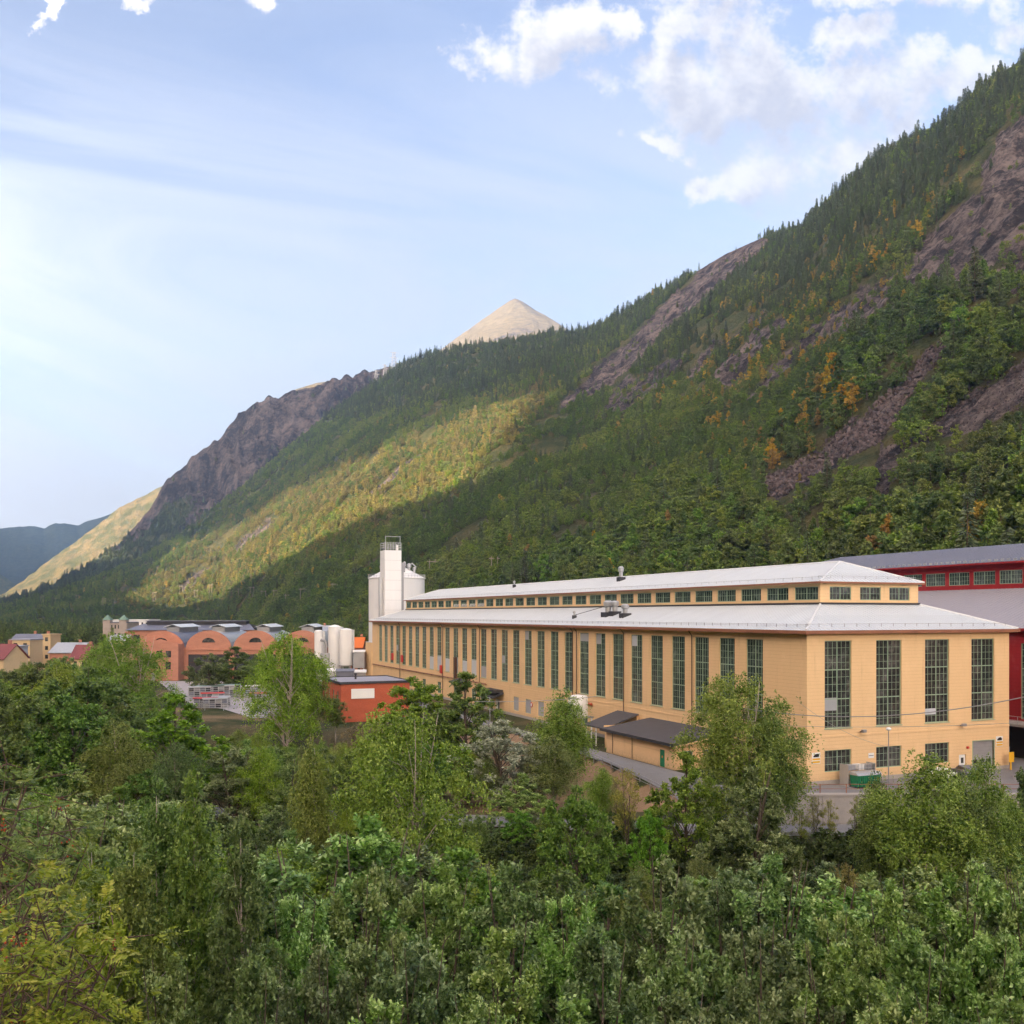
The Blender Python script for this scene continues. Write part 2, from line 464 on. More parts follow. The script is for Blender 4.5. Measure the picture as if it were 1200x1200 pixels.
def terrain(name, X, Y, Z, mat, rock):
    nc, nr = X.shape
    v = np.stack((X, Y, Z), -1).reshape(-1, 3)
    me = np_mesh(name, v, grid_quads(nc, nr), [mat], [('rock', 'FLOAT', rock.ravel())], smooth=True)
    o = link(name, me); o['kind'] = 'structure'
    return o

# near valley wall
WPX = np.linspace(-110, 1480, 460)
WX, WY, WZ, WU = wall_grid(WALL, WPX, 190, foot_depth, 3, 1.3, 26.0)
wpx, wpy = project(WX, WY, WZ)
rk, keep_grid = rock_fields(wpx, wpy)
# ledges and gullies where the rock is bare
S_ = (WX * D2[0] + WY * D2[1]); T_ = (WX * D1[0] + WY * D1[1])
WZ = WZ + rk * (np.abs(fbm(T_ / 34, S_ / 50, 71, 5)) * 52 - 8) * np.clip((WU[None, :]) * 2.2, 0, 1) * (WU[None, :] < 0.97)
WZ = WZ + (rk > 0.3) * fbm(T_ / 11, S_ / 11, 77, 3) * 9.0 * (WU[None, :] < 0.97)
terrain('mountain_slope', WX, WY, WZ - 0.3, M_wall, rk)

# grey cliff shoulder behind it
CPX = np.linspace(-110, 600, 260)
CX, CY, CZ, CU = wall_grid(CLIFF, CPX, 120, lambda p: np.full(p.shape, 2350.0), 23, 1.15, 80.0, crest=34.0)
cx_, cy_ = project(CX, CY, CZ)
crk = np.clip(1.25 * smooth(0.30, 0.62, CU[None, :] + fbm(CX / 160, CY / 160, 5, 4) * 0.8 + np.interp(CPX, [-60, 120, 180, 270, 600], [-0.9, -0.75, -0.25, 0.12, 0.2])[:, None] + 0.5 * fbm(CX / 70 + CZ / 55, CZ / 150, 15, 4)), 0, 1)
CZ = CZ + crk * (np.abs(fbm(CX / 40 + CZ / 90, CZ / 140, 71, 5)) * 110 - 10) * (CU[None, :] < 0.93)
terrain('cliff_shoulder', CX, CY, CZ, M_cliff, crk)

# far valley side in blue shade, and a lit grassy spur in front of it
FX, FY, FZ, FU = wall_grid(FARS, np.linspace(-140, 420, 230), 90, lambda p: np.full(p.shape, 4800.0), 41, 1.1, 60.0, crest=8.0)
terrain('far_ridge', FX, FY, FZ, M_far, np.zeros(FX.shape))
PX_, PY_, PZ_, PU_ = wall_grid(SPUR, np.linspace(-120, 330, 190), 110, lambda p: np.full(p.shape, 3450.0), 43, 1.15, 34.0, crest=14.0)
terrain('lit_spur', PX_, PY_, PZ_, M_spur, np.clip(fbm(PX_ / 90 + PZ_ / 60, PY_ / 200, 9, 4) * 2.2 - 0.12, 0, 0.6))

# bare fell tops behind the shoulder, and the tall pale peak
CAPS = [(560, 4300, 470), (480, 4300, 432), (436, 4300, 436), (420, 4300, 440), (408, 4300, 446), (390, 4300, 446), (370, 4300, 449), (345, 4300, 457), (330, 4300, 470), (280, 4300, 540)]
KX, KY, KZ, KU = wall_grid(CAPS, np.linspace(290, 560, 120), 60, lambda p: np.full(p.shape, 3700.0), 57, 1.0, 20.0)
terrain('fell_tops', KX, KY, KZ, M_dry, np.clip(fbm(KX / 100, KY / 100, 9, 4) * 2.0 - 0.2, 0, 0.5))
g = np.linspace(-900, 900, 150)
gx, gy = np.meshgrid(g, g, indexing='ij')
ang = np.arctan2(gy, gx)
d = np.sqrt((gx * np.where(gx < 0, 1.17, 1.16)) ** 2 + (gy * 0.9) ** 2)
ridge = 1 + 0.10 * np.cos(3 * ang + 0.8) + 0.16 * fbm(np.cos(ang) * 3 + d / 500, np.sin(ang) * 3, 5, 4)
pk = at(603, 350, 5500)
gz = pk[2] - 0.665 * np.sqrt(d * d + 22 ** 2) * ridge + 13 - 46 * np.abs(fbm(ang * 2.6 + gx / 400, d / 260, 9, 5)) * np.clip(d / 150, 0, 1)
terrain('pale_peak', gx + pk[0], gy + pk[1], gz, M_dry, np.clip(fbm(gx / 120, gy / 120, 19, 5) * 2.6 - 0.05 + 0.25 * np.clip((160 - d) / 160, 0, 1), 0, 0.55))

# opposite side of the valley (behind and left of the camera): its shadow fills the valley
RT = [(-1500, 760), (-600, 740), (-100, 730), (60, 690), (150, 648), (250, 606), (350, 565), (450, 540), (550, 523), (650, 506), (750, 486), (850, 475), (950, 445), (1050, 412), (1150, 405), (1250, 432),
      (1350, 468), (1450, 525), (1550, 565), (1750, 570), (2400, 520), (3000, 380), (3500, 240), (4000, 200), (4300, 240), (4700, 400), (4900, 560), (5100, 760), (5600, 700), (5900, 600)]
rt = np.linspace(-1500, 5900, 260)
rh = np.interp(rt, *np.array(RT).T)
ru = np.concatenate((np.linspace(0, 1, 40), 1 + np.linspace(0.05, 1.0, 16)))
RS = -1100 + (1 - ru)[None, :] * (rh * 1.15 + 60)[:, None]
RH = rh[:, None] * np.where(ru < 1, ru ** 1.25, 1 - (ru - 1) * 0.75)[None, :]
RX = CORNER[0] + D2[0] * RS + D1[0] * rt[:, None]; RY = CORNER[1] + D2[1] * RS + D1[1] * rt[:, None]
env = np.clip(4 * ru * np.abs(1 - ru), 0.02, 1)[None, :]
RH = RH + fbm(rt[:, None] / 130, RS / 200, 91, 5) * 90 * env - 1.0
terrain('opposite_mountain', RX, RY, RH, M_opp, np.clip(fbm(RX / 160, RY / 160, 3, 4) * 2 - 0.2, 0, 0.6))

# ================================================================ valley floor: one sheet out to the mountains
def ground_z(X, Y):
    X = np.asarray(X, float); Y = np.asarray(Y, float)
    south = np.interp(Y, [-60, 0, 8, 16, 24, 32, 40, 58, 84, 96, 99, 101], [34, 18.0, 12.0, 7.0, 2.5, -1.0, -3.5, -6.0, -6.0, -3.4, -3.0, -3.0])
    south = np.where(X < -60, south + (np.clip((-X - 60) / 200, 0, 1)) * 2.0 * (Y > 30), south)
    line = np.interp(X, [-160, -60, -30, 4.6, 14, 22, 27.5, 28.5, 200], [170, 160, 150, 139, 122, 112.5, 107.3, 106.9, 106.9])
    wid = np.interp(X, [-160, 0, 15, 24, 28, 200], [22, 16, 12, 6, 0.6, 0.6])
    up = smooth(0, 1, (Y - line) / wid)
    z = np.where(Y > 99, -3.0 + 3.0 * up, south)
    return z + 0.5 * fbm(X / 14, Y / 14, 3, 3) * ((Y < 97) | ((Y > line - 2) & (up < 0.97) & (X < 25)))
gxs = np.concatenate((np.linspace(-3600, -420, 14), np.linspace(-400, -150, 26), np.arange(-145, 26, 2.5), np.arange(26, 30, 0.5), np.arange(30, 125, 3.0), np.linspace(130, 900, 14)))
gys = np.concatenate((np.arange(-60, 100, 2.5), np.arange(100, 112, 0.5), np.arange(112, 190, 2.5), np.arange(190, 330, 6), np.linspace(340, 4200, 24)))
GX, GY = np.meshgrid(gxs, gys, indexing='ij')
GZ = ground_z(GX, GY)
m, N = new_mat('valley_ground')
P = N.n('ShaderNodeNewGeometry').outputs['Position']
n0 = N.noise(P, 0.06, 6.0, 0.6).outputs[0]; n3 = N.noise(P, 1.4, 5.0, 0.7).outputs[0]
fl = N.mix(N.step(n0, 0.4, 0.62), c4((0.035, 0.048, 0.018)), c4((0.105, 0.088, 0.045)))
fl = N.mix(1.0, fl, N.xyz(*[N.math('ADD', 0.5, n3)] * 3), 'MULTIPLY')
sel = N.n('ShaderNodeAttribute', attribute_name='rock').outputs['Fac']
edge = N.step(N.math('ADD', sel, N.math('MULTIPLY', N.math('SUBTRACT', n0, 0.5), 0.6)), 0.4, 0.6)
dry = N.mix(n3, c4((0.20, 0.125, 0.075)), c4((0.30, 0.21, 0.13)))
bmp = N.n('ShaderNodeBump', inp={'Strength': 0.7, 'Distance': 0.3, 'Height': n3})
b = N.n('ShaderNodeBsdfPrincipled', inp={'Base Color': N.mix(edge, fl, dry), 'Roughness': 0.95, 'Specular IOR Level': 0.1, 'Normal': bmp.outputs[0]})
M_ground = finish(m, N, b.outputs[0])
gs = (GX - CORNER[0]) * D2[0] + (GY - CORNER[1]) * D2[1]; gt = (GX - CORNER[0]) * D1[0] + (GY - CORNER[1]) * D1[1]
dryf = ((gs > -34) & (gs < -11) & (gt > 0) & (gt < 60) & (GY > 112)) * 0.9 + ((GX > -95) & (GX < -45) & (GY > 170) & (GY < 215)) * 0.44
gnd = np_mesh('ground', np.stack((GX, GY, GZ), -1).reshape(-1, 3), grid_quads(*GX.shape), [M_ground], [('rock', 'FLOAT', dryf.ravel())], smooth=True)
link('ground', gnd)['kind'] = 'structure'
# ================================================================ trees
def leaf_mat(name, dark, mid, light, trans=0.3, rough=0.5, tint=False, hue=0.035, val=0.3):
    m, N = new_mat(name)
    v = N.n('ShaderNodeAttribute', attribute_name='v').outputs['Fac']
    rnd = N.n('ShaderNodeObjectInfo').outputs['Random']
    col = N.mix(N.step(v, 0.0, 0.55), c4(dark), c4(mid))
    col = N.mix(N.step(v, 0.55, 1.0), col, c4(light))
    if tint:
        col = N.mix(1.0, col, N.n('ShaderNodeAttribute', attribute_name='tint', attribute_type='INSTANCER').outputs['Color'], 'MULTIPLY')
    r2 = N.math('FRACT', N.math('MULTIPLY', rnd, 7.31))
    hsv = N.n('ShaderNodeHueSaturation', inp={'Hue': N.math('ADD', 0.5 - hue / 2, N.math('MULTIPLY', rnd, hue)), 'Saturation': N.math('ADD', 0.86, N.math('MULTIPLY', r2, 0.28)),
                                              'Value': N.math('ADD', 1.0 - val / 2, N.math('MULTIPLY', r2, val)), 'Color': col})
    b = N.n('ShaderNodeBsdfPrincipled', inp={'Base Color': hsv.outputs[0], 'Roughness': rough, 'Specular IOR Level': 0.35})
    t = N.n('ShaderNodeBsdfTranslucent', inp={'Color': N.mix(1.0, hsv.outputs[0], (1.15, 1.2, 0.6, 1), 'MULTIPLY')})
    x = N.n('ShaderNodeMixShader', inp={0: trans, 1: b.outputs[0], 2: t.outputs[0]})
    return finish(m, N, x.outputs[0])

def bark_mat(name, base, dark, scale, stretch=(1, 1, 0.3), lo=0.55, hi=0.68):
    m, N = new_mat(name)
    P = N.n('ShaderNodeTexCoord').outputs['Object']
    n = N.noise(N.vmath('MULTIPLY', P, stretch), scale, 5.0, 0.65).outputs[0]
    col = N.mix(N.step(n, lo, hi), c4(base), c4(dark))
    bm = N.n('ShaderNodeBump', inp={'Strength': 0.5, 'Distance': 0.02, 'Height': n})
    b = N.n('ShaderNodeBsdfPrincipled', inp={'Base Color': col, 'Roughness': 0.85, 'Specular IOR Level': 0.2, 'Normal': bm.outputs[0]})
    return finish(m, N, b.outputs[0])

M_bark = bark_mat('grey_bark', (0.11, 0.085, 0.065), (0.05, 0.04, 0.032), 4.0)
M_birch = bark_mat('birch_bark', (0.44, 0.37, 0.32), (0.07, 0.055, 0.05), 5.0, (1, 1, 3.0), 0.56, 0.64)
M_pine = bark_mat('spruce_bark', (0.10, 0.075, 0.055), (0.05, 0.038, 0.03), 4.0)
LEAF = {
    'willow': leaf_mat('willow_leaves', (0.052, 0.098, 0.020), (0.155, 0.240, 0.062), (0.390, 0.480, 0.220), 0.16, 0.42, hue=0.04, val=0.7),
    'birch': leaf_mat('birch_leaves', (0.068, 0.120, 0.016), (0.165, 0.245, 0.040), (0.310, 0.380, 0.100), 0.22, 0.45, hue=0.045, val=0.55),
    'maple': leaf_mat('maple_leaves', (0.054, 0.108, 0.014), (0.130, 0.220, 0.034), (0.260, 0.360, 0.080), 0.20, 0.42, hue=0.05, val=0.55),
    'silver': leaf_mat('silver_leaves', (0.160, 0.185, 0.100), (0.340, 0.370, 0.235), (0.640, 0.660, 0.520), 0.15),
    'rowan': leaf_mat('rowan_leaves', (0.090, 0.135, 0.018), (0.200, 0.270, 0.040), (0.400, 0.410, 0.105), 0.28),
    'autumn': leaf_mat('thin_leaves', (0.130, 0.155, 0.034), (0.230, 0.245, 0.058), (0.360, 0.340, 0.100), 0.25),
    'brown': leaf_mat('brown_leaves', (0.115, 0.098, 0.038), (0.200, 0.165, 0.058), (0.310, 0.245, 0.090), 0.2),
}

def unit(a): return a / np.maximum(np.linalg.norm(a, axis=-1, keepdims=True), 1e-9)

def leaves(base, direc, L, W, rng, v, fold=0.0):
    """rhombic leaves from base along direc; returns verts, quads, v attr"""
    n = len(base)
    up = unit(rng.normal(size=(n, 3)) + np.array((0, 0, 0.9)))
    side = unit(np.cross(direc, up))
    L = np.broadcast_to(np.asarray(L, float), (n,))[:, None]; W = np.broadcast_to(np.asarray(W, float), (n,))[:, None]
    mid = base + direc * L * 0.45
    p = np.stack((base, mid + side * W * 0.5, base + direc * L, mid - side * W * 0.5), 1)
    q = np.arange(n * 4).reshape(n, 4)
    return p.reshape(-1, 3), q, np.repeat(v, 4)

def clump_centres(H, base, rx, n, rng, shape, hollow=0.45):
    """clump positions in a crown between base and H; shape(u) gives relative radius at height u"""
    out = []
    while len(out) < n:
        u = rng.random(); a = rng.random() * 2 * np.pi
        r = np.sqrt(hollow ** 2 + (1 - hollow ** 2) * rng.random()) if rng.random() < 0.8 else rng.random() * hollow
        lump = 1 + 0.30 * np.sin(3 * a + 9 * u + shape.ph) + 0.16 * np.sin(5 * a - 13 * u)
        rr = rx * shape(u) * r * lump
        if rng.random() < max(shape(u), 0.18):
            out.append((rr * np.cos(a), rr * np.sin(a), base + (H - base) * u))
    return np.array(out)

class Shape:
    def __init__(s, pts, ph=0.0): s.x, s.y = zip(*pts); s.ph = ph
    def __call__(s, u): return float(np.interp(u, s.x, s.y))
ROUND = [(0, 0.45), (0.2, 0.88), (0.45, 1.0), (0.7, 0.82), (0.88, 0.5), (1, 0.12)]
OVAL = [(0, 0.35), (0.15, 0.7), (0.35, 1.0), (0.6, 0.86), (0.8, 0.55), (0.93, 0.26), (1, 0.05)]
SPIRE = [(0, 0.55), (0.2, 1.0), (0.45, 0.85), (0.7, 0.55), (0.9, 0.22), (1, 0.03)]

def limbs(H, base, cl, rng, r0, nlimb, stems=1, lean=0.05, spread=0.3):
    """trunk(s) with limbs reaching the clumps"""
    mb = MB(); tops = []
    for k in range(stems):
        a = rng.random() * 6.28; sp = spread if stems > 1 else 0.0
        ex, ey = np.cos(a) * sp * H * 0.25, np.sin(a) * sp * H * 0.25
        pts = []; rad = []
        for i in range(9):
            u = i / 8
            pts.append((ex * u ** 1.4 + lean * H * 0.25 * math.sin(u * 3 + k) * u + (0.12 * math.cos(a) if stems > 1 else 0), ey * u ** 1.4 + lean * H * 0.2 * math.cos(u * 4 + k) * u, H * 0.97 * u))
            rad.append(r0 / math.sqrt(stems) * (1 - u) ** 0.8 + 0.012)
        pts[0] = (pts[0][0], pts[0][1], -0.5)
        mb.tube(pts, rad, 8); tops.append(pts)
    idx = rng.permutation(len(cl))[:nlimb]
    for i in idx:
        c = cl[i]; ax = tops[rng.integers(len(tops))]
        z0 = max(base * 0.55, c[2] - 0.35 * H * rng.uniform(0.25, 0.7) - 0.35 * math.hypot(c[0], c[1]))
        u = np.clip(z0 / (H * 0.97), 0, 1); j = int(u * 8)
        p0 = Vector(ax[j]).lerp(Vector(ax[min(j + 1, 8)]), u * 8 - j)
        p2 = Vector(c); p1 = p0.lerp(p2, 0.5) + Vector((0, 0, 0.08 * (p2 - p0).length))
        rr = r0 * 0.30 * (1 - u) + 0.014
        mb.tube([p0, p1, p2], [rr, rr * 0.62, 0.008], 5, cap=False)
    return mb

def leafy_crown(cl, rng, axis_z, rad, twigs, per, L, W, twlen, upw, droop=0.0, light_top=True):
    """twigs bristling from each clump, leaves set along each twig"""
    n = len(cl)
    cen = np.repeat(cl, twigs, 0)
    out = unit(cen - np.array((0, 0, axis_z))) 
    d = unit(out * 0.75 + np.array((0, 0, upw)) + rng.normal(size=cen.shape) * 0.62)
    start = cen + unit(rng.normal(size=cen.shape)) * (rng.random((len(cen), 1)) ** 0.6) * rad * np.array((1, 1, 0.75))
    ln = twlen * rng.uniform(0.6, 1.25, (len(cen), 1))
    k = (np.arange(per) + 0.5) / per
    t = np.repeat(np.tile(k, len(cen))[:, None], 1, 1)
    S = np.repeat(start, per, 0); Dr = np.repeat(d, per, 0); Ln = np.repeat(ln, per, 0)
    pos = S + Dr * Ln * t
    pos[:, 2] -= droop * (t[:, 0] ** 1.5) * Ln[:, 0]
    perp = unit(np.cross(Dr, rng.normal(size=Dr.shape)))
    ld = unit(Dr * 0.55 + perp * 0.8 + np.array((0, 0, -0.25 - droop * 0.6)))
    cv = np.repeat(rng.random(n), twigs * per) * 0.25
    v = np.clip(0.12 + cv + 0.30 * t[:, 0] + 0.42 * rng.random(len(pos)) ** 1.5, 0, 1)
    sz = rng.uniform(0.45, 1.35, len(pos))
    return leaves(pos, ld, L * sz, W * sz, rng, v)

def weep(cl, rng, strands, per, L, W, ln0, ln1):
    """birch: clumps trail hanging strands of small leaves"""
    n = len(cl)
    cen = np.repeat(cl, strands, 0)
    start = cen + rng.normal(size=cen.shape) * np.array((0.42, 0.42, 0.30))
    hz = unit(np.concatenate((start[:, :2], np.zeros((len(cen), 1))), 1) + rng.normal(size=cen.shape) * np.array((0.5, 0.5, 0)))
    ln = rng.uniform(ln0, ln1, (len(cen), 1))
    t = np.tile((np.arange(per) + rng.random(per) * 0.6) / per, len(cen))[:, None]
    S = np.repeat(start, per, 0); Hh = np.repeat(hz, per, 0); Ln = np.repeat(ln, per, 0)
    pos = S + Hh * (0.5 * Ln * np.sqrt(t)) + np.array((0, 0, -1.0)) * (Ln * t ** 1.6) + rng.normal(size=S.shape) * 0.05
    pos[:, 2] += 0.22 * Ln[:, 0] * np.sin(t[:, 0] * 3.1)
    ld = unit(rng.normal(size=S.shape) * 0.7 + np.array((0, 0, -0.55)) + Hh * 0.3)
    cv = np.repeat(rng.random(n), strands * per) * 0.3
    v = np.clip(0.1 + cv + 0.55 * rng.random(len(pos)) + 0.12 * (1 - t[:, 0]), 0, 1)
    sz = rng.uniform(0.7, 1.3, len(pos))
    return leaves(pos, ld, L * sz, W * sz, rng, v)

def infill(cl, rng, n, size, rad):
    """larger inner leaves that close the heart of each clump"""
    cen = np.repeat(cl, n, 0)
    pos = cen + unit(rng.normal(size=cen.shape)) * (rng.random((len(cen), 1)) ** 0.5) * rad
    return leaves(pos, unit(rng.normal(size=cen.shape)), size * rng.uniform(0.7, 1.3, len(cen)), size * 0.6, rng, 0.25 * rng.random(len(cen)))  # inner leaves take only dark tones: crown shade painted into their colour

def join(*parts):
    v = []; q = []; a = []; o = 0
    for pv, pq, pa in parts: v.append(pv); q.append(pq + o); a.append(pa); o += len(pv)
    return np.concatenate(v), np.concatenate(q), np.concatenate(a)

PROTO = {}
def proto(key, crown, trunk_mb, bark, kind):
    v, q, va = crown
    cm = np_mesh(key + '_crown', v, q, [LEAF[kind]], [('v', 'FLOAT', va)])
    tm = trunk_mb.mesh(key + '_trunk', bark)
    tm.polygons.foreach_set('use_smooth', [True] * len(tm.polygons))
    PROTO[key] = (cm, tm)

def make_protos():
    for k, (H, rx, sh, base) in enumerate(((9.5, 3.6, ROUND, 1.0), (10.0, 3.2, OVAL, 1.2), (8.5, 3.9, ROUND, 0.6), (10.5, 3.4, OVAL, 1.0))):
        rng = np.random.default_rng(100 + k)
        cl = clump_centres(H - 0.5, base, rx - 0.5, 100, rng, Shape(sh, k * 1.7), 0.74)
        cr = join(leafy_crown(cl, rng, H * 0.35, 0.42, 24, 11, 0.19, 0.10, 0.46, 0.7), infill(cl, rng, 22, 0.30, 0.42))
        proto('willow%d' % k, cr, limbs(H, base, cl, rng, 0.17, 34, stems=3, spread=0.55), M_bark, 'willow')
    for k, (H, rx, sh, base) in enumerate(((14.0, 3.4, OVAL, 3.0), (13.0, 2.5, SPIRE, 2.5), (15.0, 4.0, ROUND, 3.6))):
        rng = np.random.default_rng(200 + k)
        cl = clump_centres(H - 0.3, base + 0.8, rx - 0.2, 170, rng, Shape(sh, k * 2.1), 0.3)
        cr = join(weep(cl, rng, 13, 12, 0.17, 0.11, 0.7, 1.9), infill(cl, rng, 14, 0.32, 0.6))
        proto('birch%d' % k, cr, limbs(H, base, cl, rng, 0.17, 46, stems=1, lean=0.12), M_birch, 'birch')
    rng = np.random.default_rng(230)                                  # open birch: few leafy strands, bare limbs showing
    cl = clump_centres(14.4, 3.4, 4.4, 104, rng, Shape(ROUND, 0.7), 0.5)
    proto('birch3', join(weep(cl, rng, 24, 13, 0.18, 0.12, 0.8, 2.3), infill(cl, rng, 16, 0.32, 0.55)), limbs(14.5, 3.0, cl, rng, 0.2, 60, stems=3, lean=0.15, spread=0.7), M_birch, 'birch')
    for k, (H, rx) in enumerate(((11.0, 2.2), (12.0, 1.9))):          # slender young birch, upright, finer leaves
        rng = np.random.default_rng(250 + k)
        cl = clump_centres(H - 0.2, 3.9, rx, 130, rng, Shape(SPIRE if k else OVAL, k), 0.25)
        cr = join(leafy_crown(cl, rng, H * 0.3, 0.45, 15, 12, 0.125, 0.085, 0.6, 0.35, 0.35), infill(cl, rng, 9, 0.34, 0.45))
        proto('slender%d' % k, cr, limbs(H, 3.4, cl, rng, 0.12, 40, stems=1, lean=0.08), M_birch, 'birch')
    for k, (H, rx, sh) in enumerate(((11.0, 4.0, ROUND), (12.0, 4.2, OVAL))):
        rng = np.random.default_rng(300 + k)
        cl = clump_centres(H - 0.5, 1.4, rx - 0.5, 112, rng, Shape(sh, 0.6 + k * 1.3), 0.75)
        cr = join(leafy_crown(cl, rng, H * 0.4, 0.52, 23, 11, 0.20, 0.145, 0.42, 0.4, 0.15), infill(cl, rng, 22, 0.36, 0.48))
        proto('maple%d' % k, cr, limbs(H, 1.6, cl, rng, 0.22, 40, stems=1), M_bark, 'maple')
    rng = np.random.default_rng(400)
    cl = clump_centres(10.5, 1.8, 3.8, 110, rng, Shape(ROUND, 2.0), 0.5)
    proto('silver0', join(leafy_crown(cl, rng, 4.5, 0.48, 21, 12, 0.19, 0.1, 0.45, 0.5), infill(cl, rng, 18, 0.32, 0.45)), limbs(11, 2.2, cl, rng, 0.24, 44, stems=3, spread=0.5), M_bark, 'silver')
    rng = np.random.default_rng(500)
    cl = clump_centres(8.8, 2.0, 1.7, 42, rng, Shape(OVAL, 1.0), 0.3)
    proto('thin0', leafy_crown(cl, rng, 3, 0.6, 12, 9, 0.16, 0.1, 0.6, 0.5), limbs(9, 1.6, cl, rng, 0.09, 30, stems=2, spread=0.3), M_bark, 'autumn')
    rng = np.random.default_rng(501)
    cl = clump_centres(9.8, 1.2, 3.0, 90, rng, Shape(OVAL, 1.0), 0.4)
    proto('brown0', leafy_crown(cl, rng, 4, 0.65, 14, 11, 0.18, 0.11, 0.6, 0.5), limbs(10, 1.6, cl, rng, 0.12, 30, stems=2, spread=0.4), M_bark, 'brown')
make_protos()
PH = {'birch3': 14.5, 'willow0': 9.5, 'willow1': 10, 'willow2': 8.5, 'willow3': 10.5, 'birch0': 14, 'birch1': 13, 'birch2': 15, 'slender0': 11, 'slender1': 12, 'maple0': 11, 'maple1': 12, 'silver0': 11, 'thin0': 9, 'brown0': 10}
PW = {'birch3': 9.6, 'willow0': 8.0, 'willow1': 7.2, 'willow2': 8.6, 'willow3': 7.6, 'birch0': 7.6, 'birch1': 5.8, 'birch2': 9.0, 'slender0': 5.0, 'slender1': 4.4, 'maple0': 8.8, 'maple1': 9.0, 'silver0': 8.4, 'thin0': 4.4, 'brown0': 6.6}

def plant(key, px, top, Y, wpx, name, label, group=None, cat='tree', rz=None):
    """stand a tree so that its top and width come out where the photograph has them"""
    X = (px - 600) / F * Y
    zt = CAMZ + (HZ - top) / F * Y
    g = float(ground_z(X, Y)); h = max(zt - g, 2.5)
    sz = h / PH[key]; sx = (wpx / F * Y) / PW[key]
    sx = min(max(sx, sz * 0.55), sz * 1.7)
    o = thing(name, label, cat, (X, Y, g), rz if rz is not None else random.uniform(0, 6.28), group, (sx, sx, sz))
    cm, tm = PROTO[key]
    link('trunk', tm, o); link('crown', cm, o)
    return o
# ================================================================ hillside forest
def hill_proto(key, kind, H, rx, n_cl, twigs, per, L, W, seed, sh):
    rng = np.random.default_rng(seed)
    if kind == 'spruce':
        tiers = 26; pts = []; dr = []; vv = []
        for i in range(tiers):
            u = i / (tiers - 1); z = H * (0.10 + 0.88 * u); rad = rx * (1 - u) ** 0.85 + 0.12
            nb = int(12 - 6 * u)
            for b in range(nb):
                a = rng.random() * 6.283; m = max(2, int(4 * rad / rx) + 1)
                rr = rad * rng.uniform(0.75, 1.15)
                for j in range(m):
                    f = (j + 0.6) / m
                    for sgn in (-1, 1):
                        pts.append((math.cos(a) * rr * f, math.sin(a) * rr * f, z - 0.42 * rr * f + 0.12 * rr * f * f + rng.normal() * 0.22))
                        aa = a + sgn * 0.7
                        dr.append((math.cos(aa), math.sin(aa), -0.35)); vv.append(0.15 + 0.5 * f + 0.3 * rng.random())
        pts = np.array(pts); dr = unit(np.array(dr)); va = np.clip(np.array(vv), 0, 1)
        crown = leaves(pts, dr, L * rng.uniform(0.7, 1.2, len(pts)), W, rng, va)
        mb = MB().tube([(0, 0, -0.6), (0, 0, H * 0.5), (0, 0, H * 0.98)], [0.2, 0.12, 0.02], 5)
        bark = M_pine
    else:
        cl = clump_centres(H - 0.4, H * 0.06, rx - 0.4, n_cl, rng, Shape(sh, seed), 0.68)
        crown = join(leafy_crown(cl, rng, H * 0.4, 0.55, twigs, per, L, W, 0.48, 0.6, 0.05), infill(cl, rng, 7, 0.7, 0.5))
        mb = limbs(H, H * 0.2, cl, rng, 0.11, 4, stems=1)
        bark = M_pine if kind == 'birch' else M_bark
    return crown, mb, bark

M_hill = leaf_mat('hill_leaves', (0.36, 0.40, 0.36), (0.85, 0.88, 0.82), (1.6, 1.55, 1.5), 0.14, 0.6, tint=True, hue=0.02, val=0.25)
LEAF['hill_leafy'] = leaf_mat('hill_broadleaf', (0.060, 0.105, 0.020), (0.140, 0.205, 0.044), (0.270, 0.330, 0.095), 0.22, 0.6, hue=0.06, val=0.75)
LEAF['hill_spruce'] = leaf_mat('hill_needles', (0.038, 0.058, 0.026), (0.075, 0.105, 0.045), (0.115, 0.150, 0.070), 0.1, 0.6, hue=0.03, val=0.4)
LEAF['hill_yellow'] = leaf_mat('hill_yellow', (0.23, 0.15, 0.024), (0.40, 0.26, 0.04), (0.52, 0.37, 0.09), 0.25, 0.6, hue=0.03, val=0.4)
HILL = {}
PROTO_COL = bpy.data.collections.new('tree_shapes')
SPEC = [('a_broad', 'leafy', 8.5, 3.3, 46, 10, 7, 0.40, 0.26, 1, ROUND), ('b_broad', 'leafy', 9.5, 3.0, 46, 10, 7, 0.40, 0.26, 2, OVAL), ('c_broad', 'leafy', 7.5, 3.6, 46, 10, 7, 0.40, 0.26, 3, ROUND),
        ('d_birch', 'birch', 10.0, 2.2, 34, 10, 7, 0.36, 0.22, 4, OVAL), ('e_birch', 'birch', 11.0, 1.9, 34, 10, 7, 0.36, 0.22, 5, SPIRE),
        ('f_spruce', 'spruce', 13.0, 2.3, 0, 0, 0, 0.75, 0.26, 6, None), ('g_spruce', 'spruce', 14.5, 2.0, 0, 0, 0, 0.7, 0.24, 7, None), ('h_bush', 'leafy', 3.6, 2.3, 26, 9, 7, 0.28, 0.2, 8, ROUND)]
